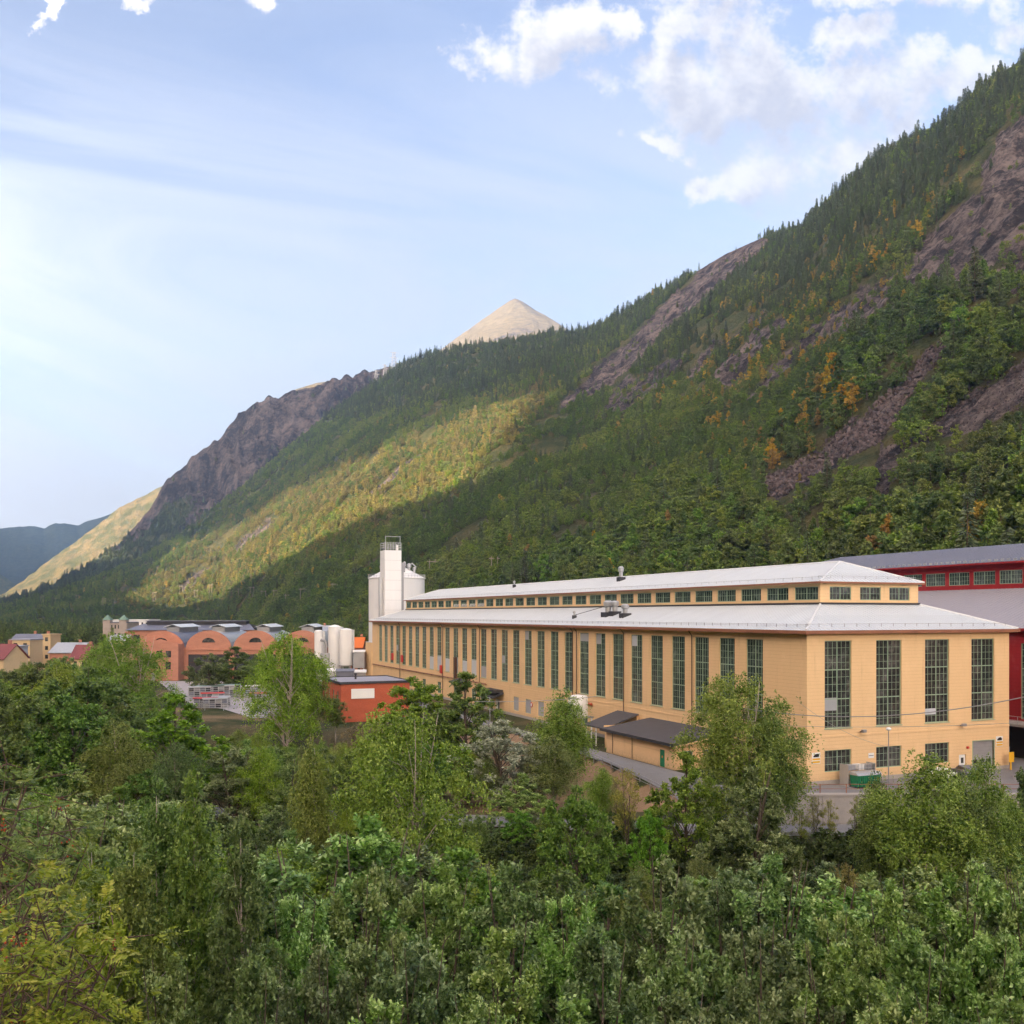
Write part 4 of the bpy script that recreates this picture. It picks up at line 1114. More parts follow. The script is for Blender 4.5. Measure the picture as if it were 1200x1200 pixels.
# shallow string courses and corner strip
mb = MB(); mb.box(-0.05, -0.004, 0.0, LEN, 5.55, 5.75); mb.box(0.0, WID, -0.05, -0.004, 5.55, 5.75)
mb.build('string_course', M_yellow, hall)
mb = MB().box(-0.045, -0.003, 0, LEN, -0.4, 0.5); mb.box(0, 26.3, -0.045, -0.003, -0.4, 0.5); mb.box(30.2, WID, -0.045, -0.003, -0.4, 0.5)
mb.build('plinth', M_conc, hall)
mb = MB().box(0.6, WID - 0.6, 0.6, LEN - 0.6, 0.02, 0.1); mb.box(2.5, WID - 2.5, 3.0, 3.15, 0.1, EAVE - 0.6); mb.box(3.2, 3.35, 3.2, LEN - 3, 0.1, EAVE - 0.6)
mb.build('interior', M_dark, hall)
for k, (a, b) in enumerate(LW):
    bl = []
    if k == 8: bl.append((0, 2, 8.9, 10.2, M_blank, 0))
    if k in (5, 7, 12): bl.append((0, 1, 8.6, 10.2, M_blank if k != 5 else M_blankl, 0))
    if 17 <= k <= 22: bl.append((0, 2, 0.1, 3.1 + 0.5 * (k % 2), M_blankl, 0))
    if k == 16: bl.append((0, 2, 0.1, 2.4, M_blank, 0))
    if k in (14, 27): bl.append((0, 1, 3.6, 5.1, M_blank, 0))
    window(hall, (0.24, (a + b) / 2, WZ0), -math.pi / 2, b - a, WZ1 - WZ0, 2, 3, (3, 4), M_glassg, blanks=bl)
for k, z in lower.items():
    a, b = LW[k]; bl = [(0, 2, 0.1, 2.6, M_blank, 0)] if k in (11, 12, 13) else []
    window(hall, (0.22, (a + b) / 2, z[0]), -math.pi / 2, b - a - 0.7, z[1] - z[0], 2, 1, (3, 3), M_glassg, blanks=bl, name='lower_window')
for k, (a, b) in enumerate(RW):
    bl = [[(0, 1, 2.1, 3.6, M_blank, 0)], [], [(0, 1, 1.0, 1.75, M_blankl, 0)], []][k]
    window(hall, ((a + b) / 2, 0.24, WZ0), 0.0, b - a, WZ1 - WZ0 - 0.001, 2, 3, (3, 4), M_glass, blanks=bl)
for a, b in RW[:3]: window(hall, ((a + b) / 2, 0.22, 1.45), 0.0, b - a, 2.55, 2, 1, (3, 3), M_glass, name='lower_window')
# sills
for a, b in LW: MB().box(-0.09, 0.2, a - 0.08, b + 0.08, WZ0 - 0.09, WZ0 - 0.005).build('sill', M_frame, hall)
for a, b in RW: MB().box(a - 0.08, b + 0.08, -0.09, 0.2, WZ0 - 0.09, WZ0 - 0.005).build('sill', M_frame, hall)
# roller door with small panes, small door, side doors
d = MB().box(26.45, 30.05, 0.22, 0.3, 0.04, 3.82)
d = d.build('roller_door', M_lgrey, hall)
for k in range(3): MB().box(26.6 + 1.18 * k, 27.4 + 1.18 * k, 0.2, 0.218, 0.95, 1.5).build('pane', M_glass, d)
mb = MB(); [mb.box(26.45, 30.05, 0.205, 0.219, 0.5 + 0.42 * j, 0.52 + 0.42 * j) for j in range(8) if not 0.8 < 0.5 + 0.42 * j < 1.6]; mb.build('seam', M_grey, d)
MB().box(26.28, 26.4, -0.02, 0.22, 0.02, 3.95).box(30.1, 30.22, -0.02, 0.22, 0.02, 3.95).box(26.4, 30.1, -0.02, 0.22, 3.85, 3.96).build('door_frame', M_frame, hall)
d = MB().box(24.05, 25.15, 0.12, 0.18, 0.03, 2.26).build('door', M_white, hall); MB().box(24.45, 24.9, 0.1, 0.118, 1.2, 1.9).build('pane', M_glass, d)
d = MB().box(0.12, 0.18, 93.25, 95.55, 0.03, 2.56).build('door', M_white, hall); MB().box(0.1, 0.118, 93.6, 94.2, 0.6, 2.2).build('pane', M_glass, d)
c = MB().slab([(-2.6, 91.0, 3.4), (0.0, 91.0, 4.2), (0.0, 98.5, 4.2), (-2.6, 98.5, 3.4)], 0.35)
c.box(-2.3, -0.05, 91.3, 98.2, 4.1, 4.7); c.build('canopy', M_dark, hall)
MB().slab([(-2.4, 111.0, 4.9), (0.0, 111.0, 5.6), (0.0, 117.5, 5.6), (-2.4, 117.5, 4.9)], 0.3).build('canopy', M_dark, hall)
# lower roof: four slopes round the lantern storey
OV = 0.75; ez = EAVE + 0.05
e = [(-OV, -OV, ez), (WID + OV, -OV, ez), (WID + OV, LEN + OV, ez), (-OV, LEN + OV, ez)]
i_ = [(A, B, CB), (WID - A, B, CB), (WID - A, LEN - B, CB), (A, LEN - B, CB)]
mb = MB()
for k in range(4): mb.slab([e[k], e[(k + 1) % 4], i_[(k + 1) % 4], i_[k]], 0.16)
roof = mb.build('lower_roof', M_roofl, hall)
mb = MB()                                        # raised seams
sl = (CB - ez) / (A + OV); sb = (CB - ez) / (B + OV); h = 0.06
t_ = -OV + 0.4
while t_ < LEN + OV:
    reach = min(A, -OV + (A + OV) * min(1.0, (t_ + OV) / (B + OV), (LEN + OV - t_) / (B + OV)))
    if reach > -0.4: mb.slab([(-OV, t_, ez + h), (reach, t_, ez + h + sl * (reach + OV)), (reach, t_ + 0.05, ez + h + sl * (reach + OV)), (-OV, t_ + 0.05, ez + h)], 0.07)
    t_ += 0.62
s_ = -OV + 0.4
while s_ < WID + OV:
    reach = min(B, -OV + (B + OV) * min(1.0, (s_ + OV) / (A + OV), (WID + OV - s_) / (A + OV)))
    if reach > -0.4: mb.slab([(s_, -OV, ez + h), (s_ + 0.05, -OV, ez + h), (s_ + 0.05, reach, ez + h + sb * (reach + OV)), (s_, reach, ez + h + sb * (reach + OV))], 0.07)
    s_ += 0.62
mb.build('standing_seam', M_seam, roof)['kind'] = 'stuff'
mb = MB()
for k in (0, 1, 3): mb.tube([Vector(e[k]) + Vector((0, 0, 0.04)), Vector(i_[k]) + Vector((0, 0, 0.04))], 0.16, 6)
mb.build('hip_cap', M_flash, roof)
# copper gutter along the eaves, dark soffit
mb = MB().box(-OV - 0.18, -OV - 0.01, -OV - 0.18, LEN + OV, ez - 0.42, ez - 0.02); mb.box(-OV - 0.01, WID + OV + 0.18, -OV - 0.18, -OV - 0.012, ez - 0.42, ez - 0.02)
mb.box(WID + OV + 0.01, WID + OV + 0.18, -OV - 0.01, LEN, ez - 0.42, ez - 0.02)
mb.build('gutter', M_trim, hall)
mb = MB().box(-OV, -0.01, -OV, LEN + OV, ez - 0.46, ez - 0.2); mb.box(-0.01, WID + OV, -OV, -0.01, ez - 0.46, ez - 0.2); mb.build('soffit', M_yellow2, hall)
# snow guards
mb = MB()
for t_ in np.arange(0.0, LEN, 1.9): mb.box(0.15, 0.2, t_, t_ + 0.06, ez + sl * 0.9, ez + sl * 0.9 + 0.42)
mb.box(0.15, 0.19, 0, LEN, ez + sl * 0.9 + 0.34, ez + sl * 0.9 + 0.38); mb.box(0.15, 0.19, 0, LEN, ez + sl * 0.9 + 0.18, ez + sl * 0.9 + 0.21)
for s_ in np.arange(0.0, WID, 1.9): mb.box(s_, s_ + 0.06, 0.15, 0.2, ez + sb * 0.9, ez + sb * 0.9 + 0.42)
mb.box(0, WID, 0.15, 0.19, ez + sb * 0.9 + 0.34, ez + sb * 0.9 + 0.38)
mb.build('snow_guard', M_grey, roof)
# lantern storey
CW = [(B + 0.42 + 5.745 * k, B + 4.9 + 5.745 * k) for k in range(31)]
CR = [(9.7, 13.2), (14.65, 18.15), (19.6, 23.1)]
mb = MB()
wall(mb, lambda u, z, d: (A + d, u, z), B, LEN - B, CB - 0.3, CT, [(a, b, 21.85, 23.55) for a, b in CW], 0.2)
wall(mb, lambda u, z, d: (u, B + d, z), A, WID - A, CB - 0.3, CT, [(a, b, 21.85, 23.55) for a, b in CR], 0.2)
mb.quad((WID - A, B, CB), (WID - A, LEN - B, CB), (WID - A, LEN - B, CT), (WID - A, B, CT)); mb.quad((A, LEN - B, CB), (WID - A, LEN - B, CB), (WID - A, LEN - B, CT), (A, LEN - B, CT))
lant = mb.build('lantern_storey', M_yellow, hall)
MB().box(A + 1.5, WID - A - 1.5, B + 1.5, LEN - B - 1.5, CB, CT - 0.1).build('lantern_interior', M_dark, hall)
for k, (a, b) in enumerate(CW):
    o = window(hall, (A + 0.14, (a + b) / 2, 21.85), -math.pi / 2, b - a, 1.7, 2, 1, (4, 2), M_glassg, name='lantern_window')
    if k in (20, 21, 22, 23):                    # white stripes painted on as reflections in the glass
        mb = MB()
        for j in range(7): x = -1.9 + j * 0.55; mb.add([(x, -0.05, 0.1), (x + 0.27, -0.05, 0.1), (x + 0.72, -0.05, 0.75), (x + 0.45, -0.05, 0.75)], [(0, 1, 2, 3)])
        mb.build('reflection_stripes', M_white, o)
for a, b in CR: window(hall, ((a + b) / 2, B + 0.14, 21.85), 0.0, b - a, 1.7, 2, 1, (3, 2), M_glass, name='lantern_window')
MB().box(A - 0.22, A - 0.01, B - 0.2, LEN - B, CB - 0.02, CB + 0.22).box(A - 0.01, WID - A + 0.2, B - 0.22, B - 0.012, CB - 0.02, CB + 0.22).build('base_flashing', M_dark, hall)
OU = 0.55; uz = CT + 0.05; HB = 5.6
e = [(A - OU, B - OU, uz), (WID - A + OU, B - OU, uz), (WID - A + OU, LEN - B + OU, uz), (A - OU, LEN - B + OU, uz)]
r0, r1 = (WID / 2, B + HB, RIDGE), (WID / 2, LEN - B - HB, RIDGE)
mb = MB().slab([e[3], e[0], r0, r1], 0.14).slab([e[1], e[2], r1, r0], 0.14).slab([e[0], e[1], r0], 0.14).slab([e[2], e[3], r1], 0.14)
uro = mb.build('upper_roof', M_roofl, hall)
mb = MB(); hw = WID / 2 - A + OU; su = (RIDGE - uz) / hw
t_ = B - OU + 0.3
while t_ < LEN - B + OU:
    f = min(1.0, (t_ - B + OU) / (HB + OU), (LEN - B + OU - t_) / (HB + OU))
    if f > 0.05: mb.slab([(A - OU, t_, uz + 0.06), (A - OU + hw * f, t_, uz + 0.06 + su * hw * f), (A - OU + hw * f, t_ + 0.05, uz + 0.06 + su * hw * f), (A - OU, t_ + 0.05, uz + 0.06)], 0.07)
    t_ += 0.62
s_ = A - OU + 0.3
while s_ < WID - A + OU:
    f = min(1.0, (s_ - A + OU) / hw, (WID - A + OU - s_) / hw); sh = (RIDGE - uz) / (HB + OU)
    if f > 0.05: mb.slab([(s_, B - OU, uz + 0.06), (s_ + 0.05, B - OU, uz + 0.06), (s_ + 0.05, B - OU + (HB + OU) * f, uz + 0.06 + sh * (HB + OU) * f), (s_, B - OU + (HB + OU) * f, uz + 0.06 + sh * (HB + OU) * f)], 0.07)
    s_ += 0.62
mb.build('standing_seam', M_seam, uro)['kind'] = 'stuff'
MB().tube([r0, r1], 0.17, 6).tube([e[0], r0], 0.15, 6).tube([e[1], r0], 0.15, 6).tube([e[3], r1], 0.15, 6).build('ridge_cap', M_flash, uro)
MB().box(A - OU - 0.1, A - OU - 0.005, B - OU, LEN - B + OU, uz - 0.26, uz - 0.03).box(A - OU, WID - A + OU, B - OU - 0.1, B - OU - 0.005, uz - 0.26, uz - 0.03).build('upper_gutter', M_trim, hall)
mb = MB()
for t_ in np.arange(B, LEN - B, 1.9): mb.box(A + 0.3, A + 0.35, t_, t_ + 0.06, uz + su * 0.85, uz + su * 0.85 + 0.36)
mb.box(A + 0.3, A + 0.34, B, LEN - B, uz + su * 0.85 + 0.3, uz + su * 0.85 + 0.34)
for s_ in np.arange(A, WID - A, 1.9): mb.box(s_, s_ + 0.06, B + 0.3, B + 0.35, uz + sh * 0.85, uz + sh * 0.85 + 0.36)
mb.box(A, WID - A, B + 0.3, B + 0.34, uz + sh * 0.85 + 0.3, uz + sh * 0.85 + 0.34)
mb.build('snow_guard', M_lgrey, uro)
# downpipes
for t_ in (23.4, 42.3, 58.4, 59.9, 104.0, 128.0, 163.0):
    MB().tube([(-OV, t_, ez - 0.4), (-0.2, t_, ez - 1.1), (-0.2, t_, 0.1)], 0.075, 8).build('downpipe', M_brown, hall)
# roof vents: boxed fans on kerbs and cowls
def fan(s_, t_, z, w_, hh):
    kerb = MB().box(s_ - w_ * 0.62, s_ + w_ * 0.62, t_ - w_ * 0.62, t_ + w_ * 0.62, z - 0.9, z + 0.55).build('vent_kerb', M_dark, hall)
    MB().lathe((s_, t_, z + 0.55), [(w_ * 0.34, 0), (w_ * 0.34, hh * 0.45), (w_ * 0.52, hh * 0.55), (w_ * 0.55, hh * 0.85), (w_ * 0.3, hh), (0.02, hh)], 16).build('vent_cowl', M_lgrey, kerb, smooth=False)
zr = lambda s_: ez + sl * (s_ + OV)
for s_, t_, w_, hh in ((4.0, 54.8, 1.5, 2.0), (4.4, 53.2, 1.3, 1.8), (3.5, 48.2, 1.2, 1.5), (2.5, 64.5, 0.5, 0.8)): fan(s_, t_, zr(s_), w_, hh)
fan(14.0, 68.0, RIDGE - 0.7, 1.0, 2.0)
MB().tube([(2.5, 64.3, zr(2.5) + 0.6), (8.1, 61.0, zr(8.1) + 0.5)], 0.05, 6).build('stay_wire', M_dark, hall)
fan(14.0, 118.0, RIDGE - 0.7, 0.5, 0.9)
# lamps, alarm, signs on the end wall
for s_ in (8.0, 24.2):
    l_ = MB().tube([(s_, 0.0, 5.95), (s_, -0.45, 6.15)], 0.05, 6).build('lamp_arm', M_dark, hall)
    MB().box(s_ - 0.3, s_ + 0.3, -0.8, -0.4, 5.95, 6.3).build('lamp_head', M_grey, l_, bevel=0.05)
MB().box(25.25, 25.6, -0.2, -0.01, 3.0, 3.3).build('alarm_box', M_redp, hall, bevel=0.03)
for s_, z in ((1.3, 2.55), (31.0, 3.0)):
    b_ = MB().box(s_ - 0.6, s_ + 0.6, -0.07, -0.03, z, z + 1.3).build('warning_sign', M_white, hall)
    MB().box(s_ - 0.55, s_ + 0.55, -0.085, -0.071, z + 0.08, z + 0.32).box(s_ - 0.55, s_ + 0.55, -0.085, -0.071, z + 0.42, z + 0.64).build('yellow_band', M_yel, b_)
    MB().add([(s_ - 0.42, -0.085, z + 0.78), (s_ + 0.42, -0.085, z + 0.78), (s_ + 0.42, -0.085, z + 1.0), (s_ + 0.25, -0.085, z + 1.18), (s_ - 0.12, -0.085, z + 1.14), (s_ - 0.42, -0.085, z + 0.92)], [(0, 1, 2, 3, 4, 5)]).build('vehicle_symbol', M_black, b_)
b_ = MB().box(9.2, 10.05, -0.06, -0.03, 2.75, 3.35).build('notice_board', M_white, hall); MB().box(9.28, 9.97, -0.07, -0.061, 2.98, 3.1).build('text_line', M_grey, b_)
b_ = MB().lathe((0, 0, 0), [(0.5, 0), (0.5, 0.06)], 20).build('round_sign', M_redp, hall); b_.location = (-0.05, 77.3, 2.9); b_.rotation_euler = (0, -math.pi / 2, 0)
MB().lathe((0, 0, 0.062), [(0.33, 0), (0.33, 0.02)], 20).build('sign_centre', M_white, b_)
# pipes along the long wall
MB().tube([(-0.35, 52.6, 5.1), (-0.35, 60.8, 5.1)], 0.2, 8).build('service_pipe', M_pipe, hall)
mb = MB().tube([(-0.4, 100, 5.35), (-0.4, 190, 5.35)], 0.12, 6)
for t_ in np.arange(100, 190, 6.0): mb.box(-0.45, 0, t_, t_ + 0.08, 5.15, 5.24)
mb.build('service_pipe', M_trim, hall)
for t_, z, m_ in ((129.0, 6.0, M_redp), (170.0, 7.4, M_redp), (161.0, 7.2, M_redp)):
    MB().box(-0.4, -0.01, t_ - 0.5, t_ + 0.7, z, z + 1.9).build('hose_cabinet', m_, hall, bevel=0.05)
MB().box(-0.5, -0.01, 118.6, 119.6, 5.0, 10.2).build('duct', M_brown, hall)
# box extension and plant at the far end
x_ = MB().box(-0.2, 12, LEN + 0.02, LEN + 7.0, 0, 11.6).build('end_extension', M_yellow, hall)
MB().box(-0.3, 12.1, LEN + 0.02, LEN + 7.1, 11.6, 11.75).build('coping', M_flash, x_)
MB().box(1, 3, LEN + 1.5, LEN + 4, 11.75, 14.0).tube([(1.5, LEN + 5, 11.75), (1.5, LEN + 5, 14.5), (1.5, LEN + 2, 15.2)], 0.35, 8).build('fan_unit', M_white, x_)
MB().box(0.9, 1.9, LEN + 1.0, LEN + 1.48, 12.2, 13.2).build('control_box', M_orange, x_)

# ================================================================ red factory hall
RS0, RWID, RIN, REAVE = 41.8, 50.0, 15.0, 18.1
red = thing('factory_hall', 'dark red factory hall with blue grey roof beside the ochre hall', 'factory', st(RS0, 0), RZ)
RB0, RB1 = -30.0, 92.0
RWs = [(2.0 + 7.0 * k - 28, 5.6 + 7.0 * k - 28) for k in range(16)]
mb = MB()
wall(mb, lp, RB0, RB1, 0, REAVE, [(a, b, 5.5, 16.0) for a, b in RWs] + [(-10.0, 15.6, 0.02, 4.6)])
mb.quad((0, RB0, 0), (RWID, RB0, 0), (RWID, RB0, REAVE), (0, RB0, REAVE)); mb.quad((0, RB1, 0), (RWID, RB1, 0), (RWID, RB1, REAVE), (0, RB1, REAVE)); mb.quad((RWID, RB0, 0), (RWID, RB1, 0), (RWID, RB1, REAVE), (RWID, RB0, REAVE))
mb.build('wall', M_redwall, red)
MB().box(1.5, 1.7, RB0 + 1, RB1 - 1, 0.05, REAVE - 0.5).box(0.4, 1.5, RB0 + 1, RB1 - 1, 4.9, 5.1).build('interior', M_dark, red)
for a, b in RWs[2:10]: window(red, (0.22, (a + b) / 2, 5.5), -math.pi / 2, b - a, 10.5, 2, 3, (3, 4), M_glassg)
MB().slab([(-2.6, -10, 5.0), (0, -10, 5.2), (0, 16, 5.2), (-2.6, 16, 5.0)], 0.3).build('gallery_floor', M_conc, red)
mb = MB()
for t_ in np.arange(-10, 16.1, 2.0): mb.box(-2.55, -2.5, t_, t_ + 0.05, 5.02, 6.1)
mb.box(-2.55, -2.5, -10, 16, 6.05, 6.1); mb.box(-2.55, -2.5, -10, 16, 5.55, 5.59); mb.build('gallery_rail', M_lgrey, red)
RCB, RCT, RR = 24.1, 28.35, 31.9
e = [(-0.8, RB0 - 0.8, REAVE), (RWID + 0.8, RB0 - 0.8, REAVE), (RWID + 0.8, RB1 + 0.8, REAVE), (-0.8, RB1 + 0.8, REAVE)]
i_ = [(RIN, RB0 + 12, RCB), (RWID - RIN, RB0 + 12, RCB), (RWID - RIN, RB1 - 14, RCB), (RIN, RB1 - 14, RCB)]
mb = MB()
for k in range(4): mb.slab([e[k], e[(k + 1) % 4], i_[(k + 1) % 4], i_[k]], 0.16)
rr_ = mb.build('lower_roof', M_slatel, red)
mb = MB(); sl2 = (RCB - REAVE) / (RIN + 0.8)
for t_ in np.arange(RB0 + 12, RB1 - 14, 0.8): mb.slab([(-0.8, t_, REAVE + 0.05), (RIN, t_, RCB + 0.05), (RIN, t_ + 0.05, RCB + 0.05), (-0.8, t_ + 0.05, REAVE + 0.05)], 0.06)
mb.build('standing_seam', M_slatel, rr_)['kind'] = 'stuff'
MB().box(-1.0, -0.81, RB0, RB1, REAVE - 0.4, REAVE - 0.02).build('gutter', M_redwall, red)
L0, L1 = RB0 + 12, RB1 - 14
RC = [(L0 + 0.5 + 5.0 * k, L0 + 4.7 + 5.0 * k) for k in range(int((L1 - L0) / 5.0))]
mb = MB(); wall(mb, lambda u, z, d: (RIN + d, u, z), L0, L1, RCB - 0.3, RCT, [(a, b, 24.85, 27.0) for a, b in RC], 0.2)
for p, q in (((RIN, L0), (RWID - RIN, L0)), ((RWID - RIN, L0), (RWID - RIN, L1)), ((RIN, L1), (RWID - RIN, L1))): mb.quad((*p, RCB - 0.3), (*q, RCB - 0.3), (*q, RCT), (*p, RCT))
mb.build('lantern_storey', M_redwall, red)
MB().box(RIN + 1.2, RWID - RIN - 1, L0 + 1, L1 - 1, RCB, RCT - 0.1).build('lantern_interior', M_dark, red)
for a, b in RC: window(red, (RIN + 0.14, (a + b) / 2, 24.85), -math.pi / 2, b - a, 2.15, 2, 1, (4, 3), M_glassg, name='lantern_window')
e = [(RIN - 1.0, L0 - 1, RCT), (RWID - RIN + 1, L0 - 1, RCT), (RWID - RIN + 1, L1 + 1, RCT), (RIN - 1.0, L1 + 1, RCT)]
r0, r1 = (RWID / 2, L0 + 9, RR), (RWID / 2, L1 - 9, RR)
mb = MB().slab([e[3], e[0], r0, r1], 0.14).slab([e[1], e[2], r1, r0], 0.14).slab([e[0], e[1], r0], 0.14).slab([e[2], e[3], r1], 0.14)
ur = mb.build('upper_roof', M_slate, red)
mb = MB(); hw2 = RWID / 2 - RIN + 1.0
for t_ in np.arange(L0, L1, 0.7):
    f = min(1.0, (t_ - L0 + 1) / 10, (L1 + 1 - t_) / 10)
    mb.slab([(RIN - 1, t_, RCT + 0.05), (RIN - 1 + hw2 * f, t_, RCT + 0.05 + (RR - RCT) * f), (RIN - 1 + hw2 * f, t_ + 0.05, RCT + 0.05 + (RR - RCT) * f), (RIN - 1, t_ + 0.05, RCT + 0.05)], 0.06)
mb.build('standing_seam', M_slate, ur)['kind'] = 'stuff'
mb = MB()
for t_ in np.arange(L0, L1, 1.2): mb.box(RIN - 0.6, RIN - 0.5, t_, t_ + 0.6, RCT + 0.18, RCT + 0.5)
mb.build('snow_guard', M_lgrey, ur)
MB().box(RIN - 1.2, RIN - 1.01, L0, L1, RCT - 0.3, RCT - 0.02).build('gutter', M_redwall, red)
# ================================================================ sheds against the long wall
sh_ = thing('annex_shed', 'low ochre annex with sloping dark felt roof and green door against the hall', 'shed', st(0, 0), RZ)
a0, a1, fs = 16.0, 34.0, -7.8
mb = MB(); wall(mb, lambda u, z, d: (fs + d, u, z), a0, a1, -0.3, 3.35, [(18.3, 19.5, 0.02, 2.3)], 0.15)
wall(mb, lambda u, z, d: (u, a0 + d, z), fs, -0.05, -0.3, 3.35, [(-6.6, -5.0, 0.9, 2.4), (-3.4, -1.8, 0.9, 2.4)], 0.15)
mb.add([(fs, a0, 3.35), (-0.05, a0, 3.35), (-0.05, a0, 4.55)], [(0, 1, 2)]); mb.quad((fs, a1, -0.3), (-0.05, a1, -0.3), (-0.05, a1, 4.5), (fs, a1, 3.35))
mb.build('wall', M_yellow2, sh_)
MB().slab([(fs - 0.7, a0 - 0.9, 3.42), (-0.06, a0 - 0.9, 4.66), (-0.06, a1 + 0.6, 4.66), (fs - 0.7, a1 + 0.6, 3.42)], 0.24).build('roof', M_felt, sh_)
MB().box(fs - 0.78, fs - 0.705, a0 - 0.95, a1 + 0.65, 3.1, 3.5).build('fascia', M_dark, sh_)
MB().slab([(fs - 0.7, a0 - 1.0, 3.2), (-0.06, a0 - 1.0, 4.44), (-0.06, a0 - 0.92, 4.44), (fs - 0.7, a0 - 0.92, 3.2)], 0.2).build('barge_board', M_yellow2, sh_)
d = MB().box(fs + 0.04, fs + 0.1, 18.33, 19.47, 0.04, 2.27).build('door', M_green, sh_); MB().box(fs + 0.02, fs + 0.038, 18.8, 19.05, 1.2, 1.5).build('warning_label', M_orange, d)
for s_ in (-5.8, -2.6): window(sh_, (s_, a0 + 0.1, 0.9), 0.0, 1.6, 1.5, 2, 1, (1, 2), M_glass)
for t_ in (26.5, 32.0): MB().tube([(fs - 0.5, t_, 3.2), (fs - 0.1, t_, 2.9), (fs - 0.1, t_, 0.1)], 0.045, 6).build('downpipe', M_brown, sh_)

ln = thing('lean_to_shed', 'small open lean-to with dark roof beside the white tank', 'shed', st(0, 0), RZ)
MB().slab([(-6.3, 37.5, 3.0), (-0.3, 37.5, 4.9), (-0.3, 44.0, 4.9), (-6.3, 44.0, 3.0)], 0.2).build('roof', M_felt, ln)
MB().box(-6.3, -0.3, 37.42, 37.49, 3.2, 3.45).build('fascia', M_yellow2, ln)
MB().box(-0.5, -0.3, 37.6, 44, 0, 4.6).build('back_wall', M_yellow2, ln); MB().box(-6.0, -0.5, 37.6, 37.75, 0, 2.9).build('side_wall', M_yellow2, ln)
for s_, t_ in ((-6.0, 43.7), (-6.0, 40.5)): MB().box(s_ - 0.07, s_ + 0.07, t_ - 0.07, t_ + 0.07, 0, 2.95).build('post', M_white, ln)
tk = thing('storage_tank', 'white upright tank on a steel platform by the lean-to shed', 'tank', st(-4.2, 50.0), RZ)
MB().lathe((0, 0, 3.6), [(1.55, 0), (1.6, 0.15), (1.6, 3.0), (1.45, 3.25), (0.2, 3.45), (0.02, 3.46)], 28).build('tank_body', M_white, tk, smooth=True)
MB().box(-1.9, 1.9, -1.9, 1.9, 3.4, 3.58).build('platform', M_grey, tk)
for x in (-1.6, 1.6):
    for y in (-1.6, 1.6): MB().box(x - 0.09, x + 0.09, y - 0.09, y + 0.09, 0, 3.4).build('leg', M_white, tk)

# ================================================================ walkway, road, terrace wall and rails
def strip(name, pts, w_, mat, lift=0.06):
    """paved strip following the ground along a centre line of (x, y)"""
    pts = [Vector((*p, 0)) for p in pts]; fine = []
    for a, b in zip(pts, pts[1:]):
        k = max(2, int((b - a).length / 2.5)); fine += [a.lerp(b, i / k) for i in range(k)]
    fine.append(pts[-1]); v = []; f = []
    for i, p in enumerate(fine):
        d = (fine[min(i + 1, len(fine) - 1)] - fine[max(i - 1, 0)]).normalized(); nrm = Vector((-d.y, d.x, 0))
        for sgn in (-1, -0.33, 0.33, 1):
            q = p + nrm * w_ / 2 * sgn; v.append((q.x, q.y, float(ground_z(q.x, q.y)) + lift + (0.02 if abs(sgn) < 0.5 else 0)))
        if i: o = (i - 1) * 4; f += [(o + k, o + 4 + k, o + 5 + k, o + 1 + k) for k in range(3)]
    mb = MB(); mb.v = v; mb.f = f; mb.mi = [0] * len(f)
    o = mb.build(name, mat); o['kind'] = 'structure'
    return o
strip('road', [(-140, 121), (-60, 116), (-10, 109.5), (20, 103.6), (60, 103.4), (140, 103.4)], 5.6, M_asph, 0.1)
strip('walkway', [st(-10.0, -2)[:2], st(-10.0, 20)[:2], st(-10.2, 60)[:2], st(-11, 110)[:2], st(-12, 175)[:2]], 3.2, M_asph, 0.12)

def rail(name, pts, h, nrail, post_gap, mat, label, rad=0.035, beam=None):
    o = thing(name, label, 'railing', pts[0])
    org = Vector(pts[0]); P_ = [Vector(p) - org for p in pts]
    L = 0; out = []
    for a, b in zip(P_, P_[1:]):
        n_ = max(1, round((b - a).length / post_gap)); out += [a.lerp(b, i / n_) for i in range(n_)]
    out.append(P_[-1])
    pm = MB().box(-rad * 1.2, rad * 1.2, -rad * 1.2, rad * 1.2, -0.35, h).mesh('post', mat)
    for p in out: link('post', pm, o, p)
    for k in range(nrail):
        z = h - 0.04 - k * (h / nrail)
        if beam:
            mb = MB()
            for a, b in zip(out, out[1:]):
                mb.add([(a.x, a.y - 0.05, a.z + z - beam), (b.x, b.y - 0.05, b.z + z - beam), (b.x, b.y - 0.05, b.z + z), (a.x, a.y - 0.05, a.z + z),
                        (a.x, a.y - 0.13, a.z + z - beam), (b.x, b.y - 0.13, b.z + z - beam), (b.x, b.y - 0.13, b.z + z), (a.x, a.y - 0.13, a.z + z)],
                       [(0, 3, 2, 1), (4, 5, 6, 7), (0, 1, 5, 4), (3, 7, 6, 2)])
            mb.build('beam', mat, o)
        else: MB().tube([p + Vector((0, 0, z)) for p in out], rad, 6).build('rail', mat, o)
    return o
gz_ = lambda x, y, dz=0.0: (x, y, float(ground_z(x, y)) + dz)
rail('guard_rail', [gz_(x, y) for x, y in ((-60, 111.8), (-10, 105.4), (20, 99.6), (60, 99.3), (130, 99.3))], 0.8, 1, 4.0, M_lgrey, 'grey steel crash barrier along the road below the terrace', 0.05, 0.32)
rail('hand_rail', [gz_(*st(-12.0, t)[:2], 0.1) for t in (2, 15, 30, 45, 60, 80, 110)], 1.05, 3, 2.6, M_grey, 'dark pipe railing along the walkway above the bare bank')
rail('terrace_rail', [(28.2, 107.4, 0.3), (60, 107.4, 0.3), (125, 107.4, 0.3)], 1.0, 2, 3.0, M_trim, 'rust red pipe railing on top of the concrete terrace wall')
tw = thing('retaining_wall', 'stained grey concrete terrace wall below the yellow end wall', 'wall', (27.0, 107.0, 0))
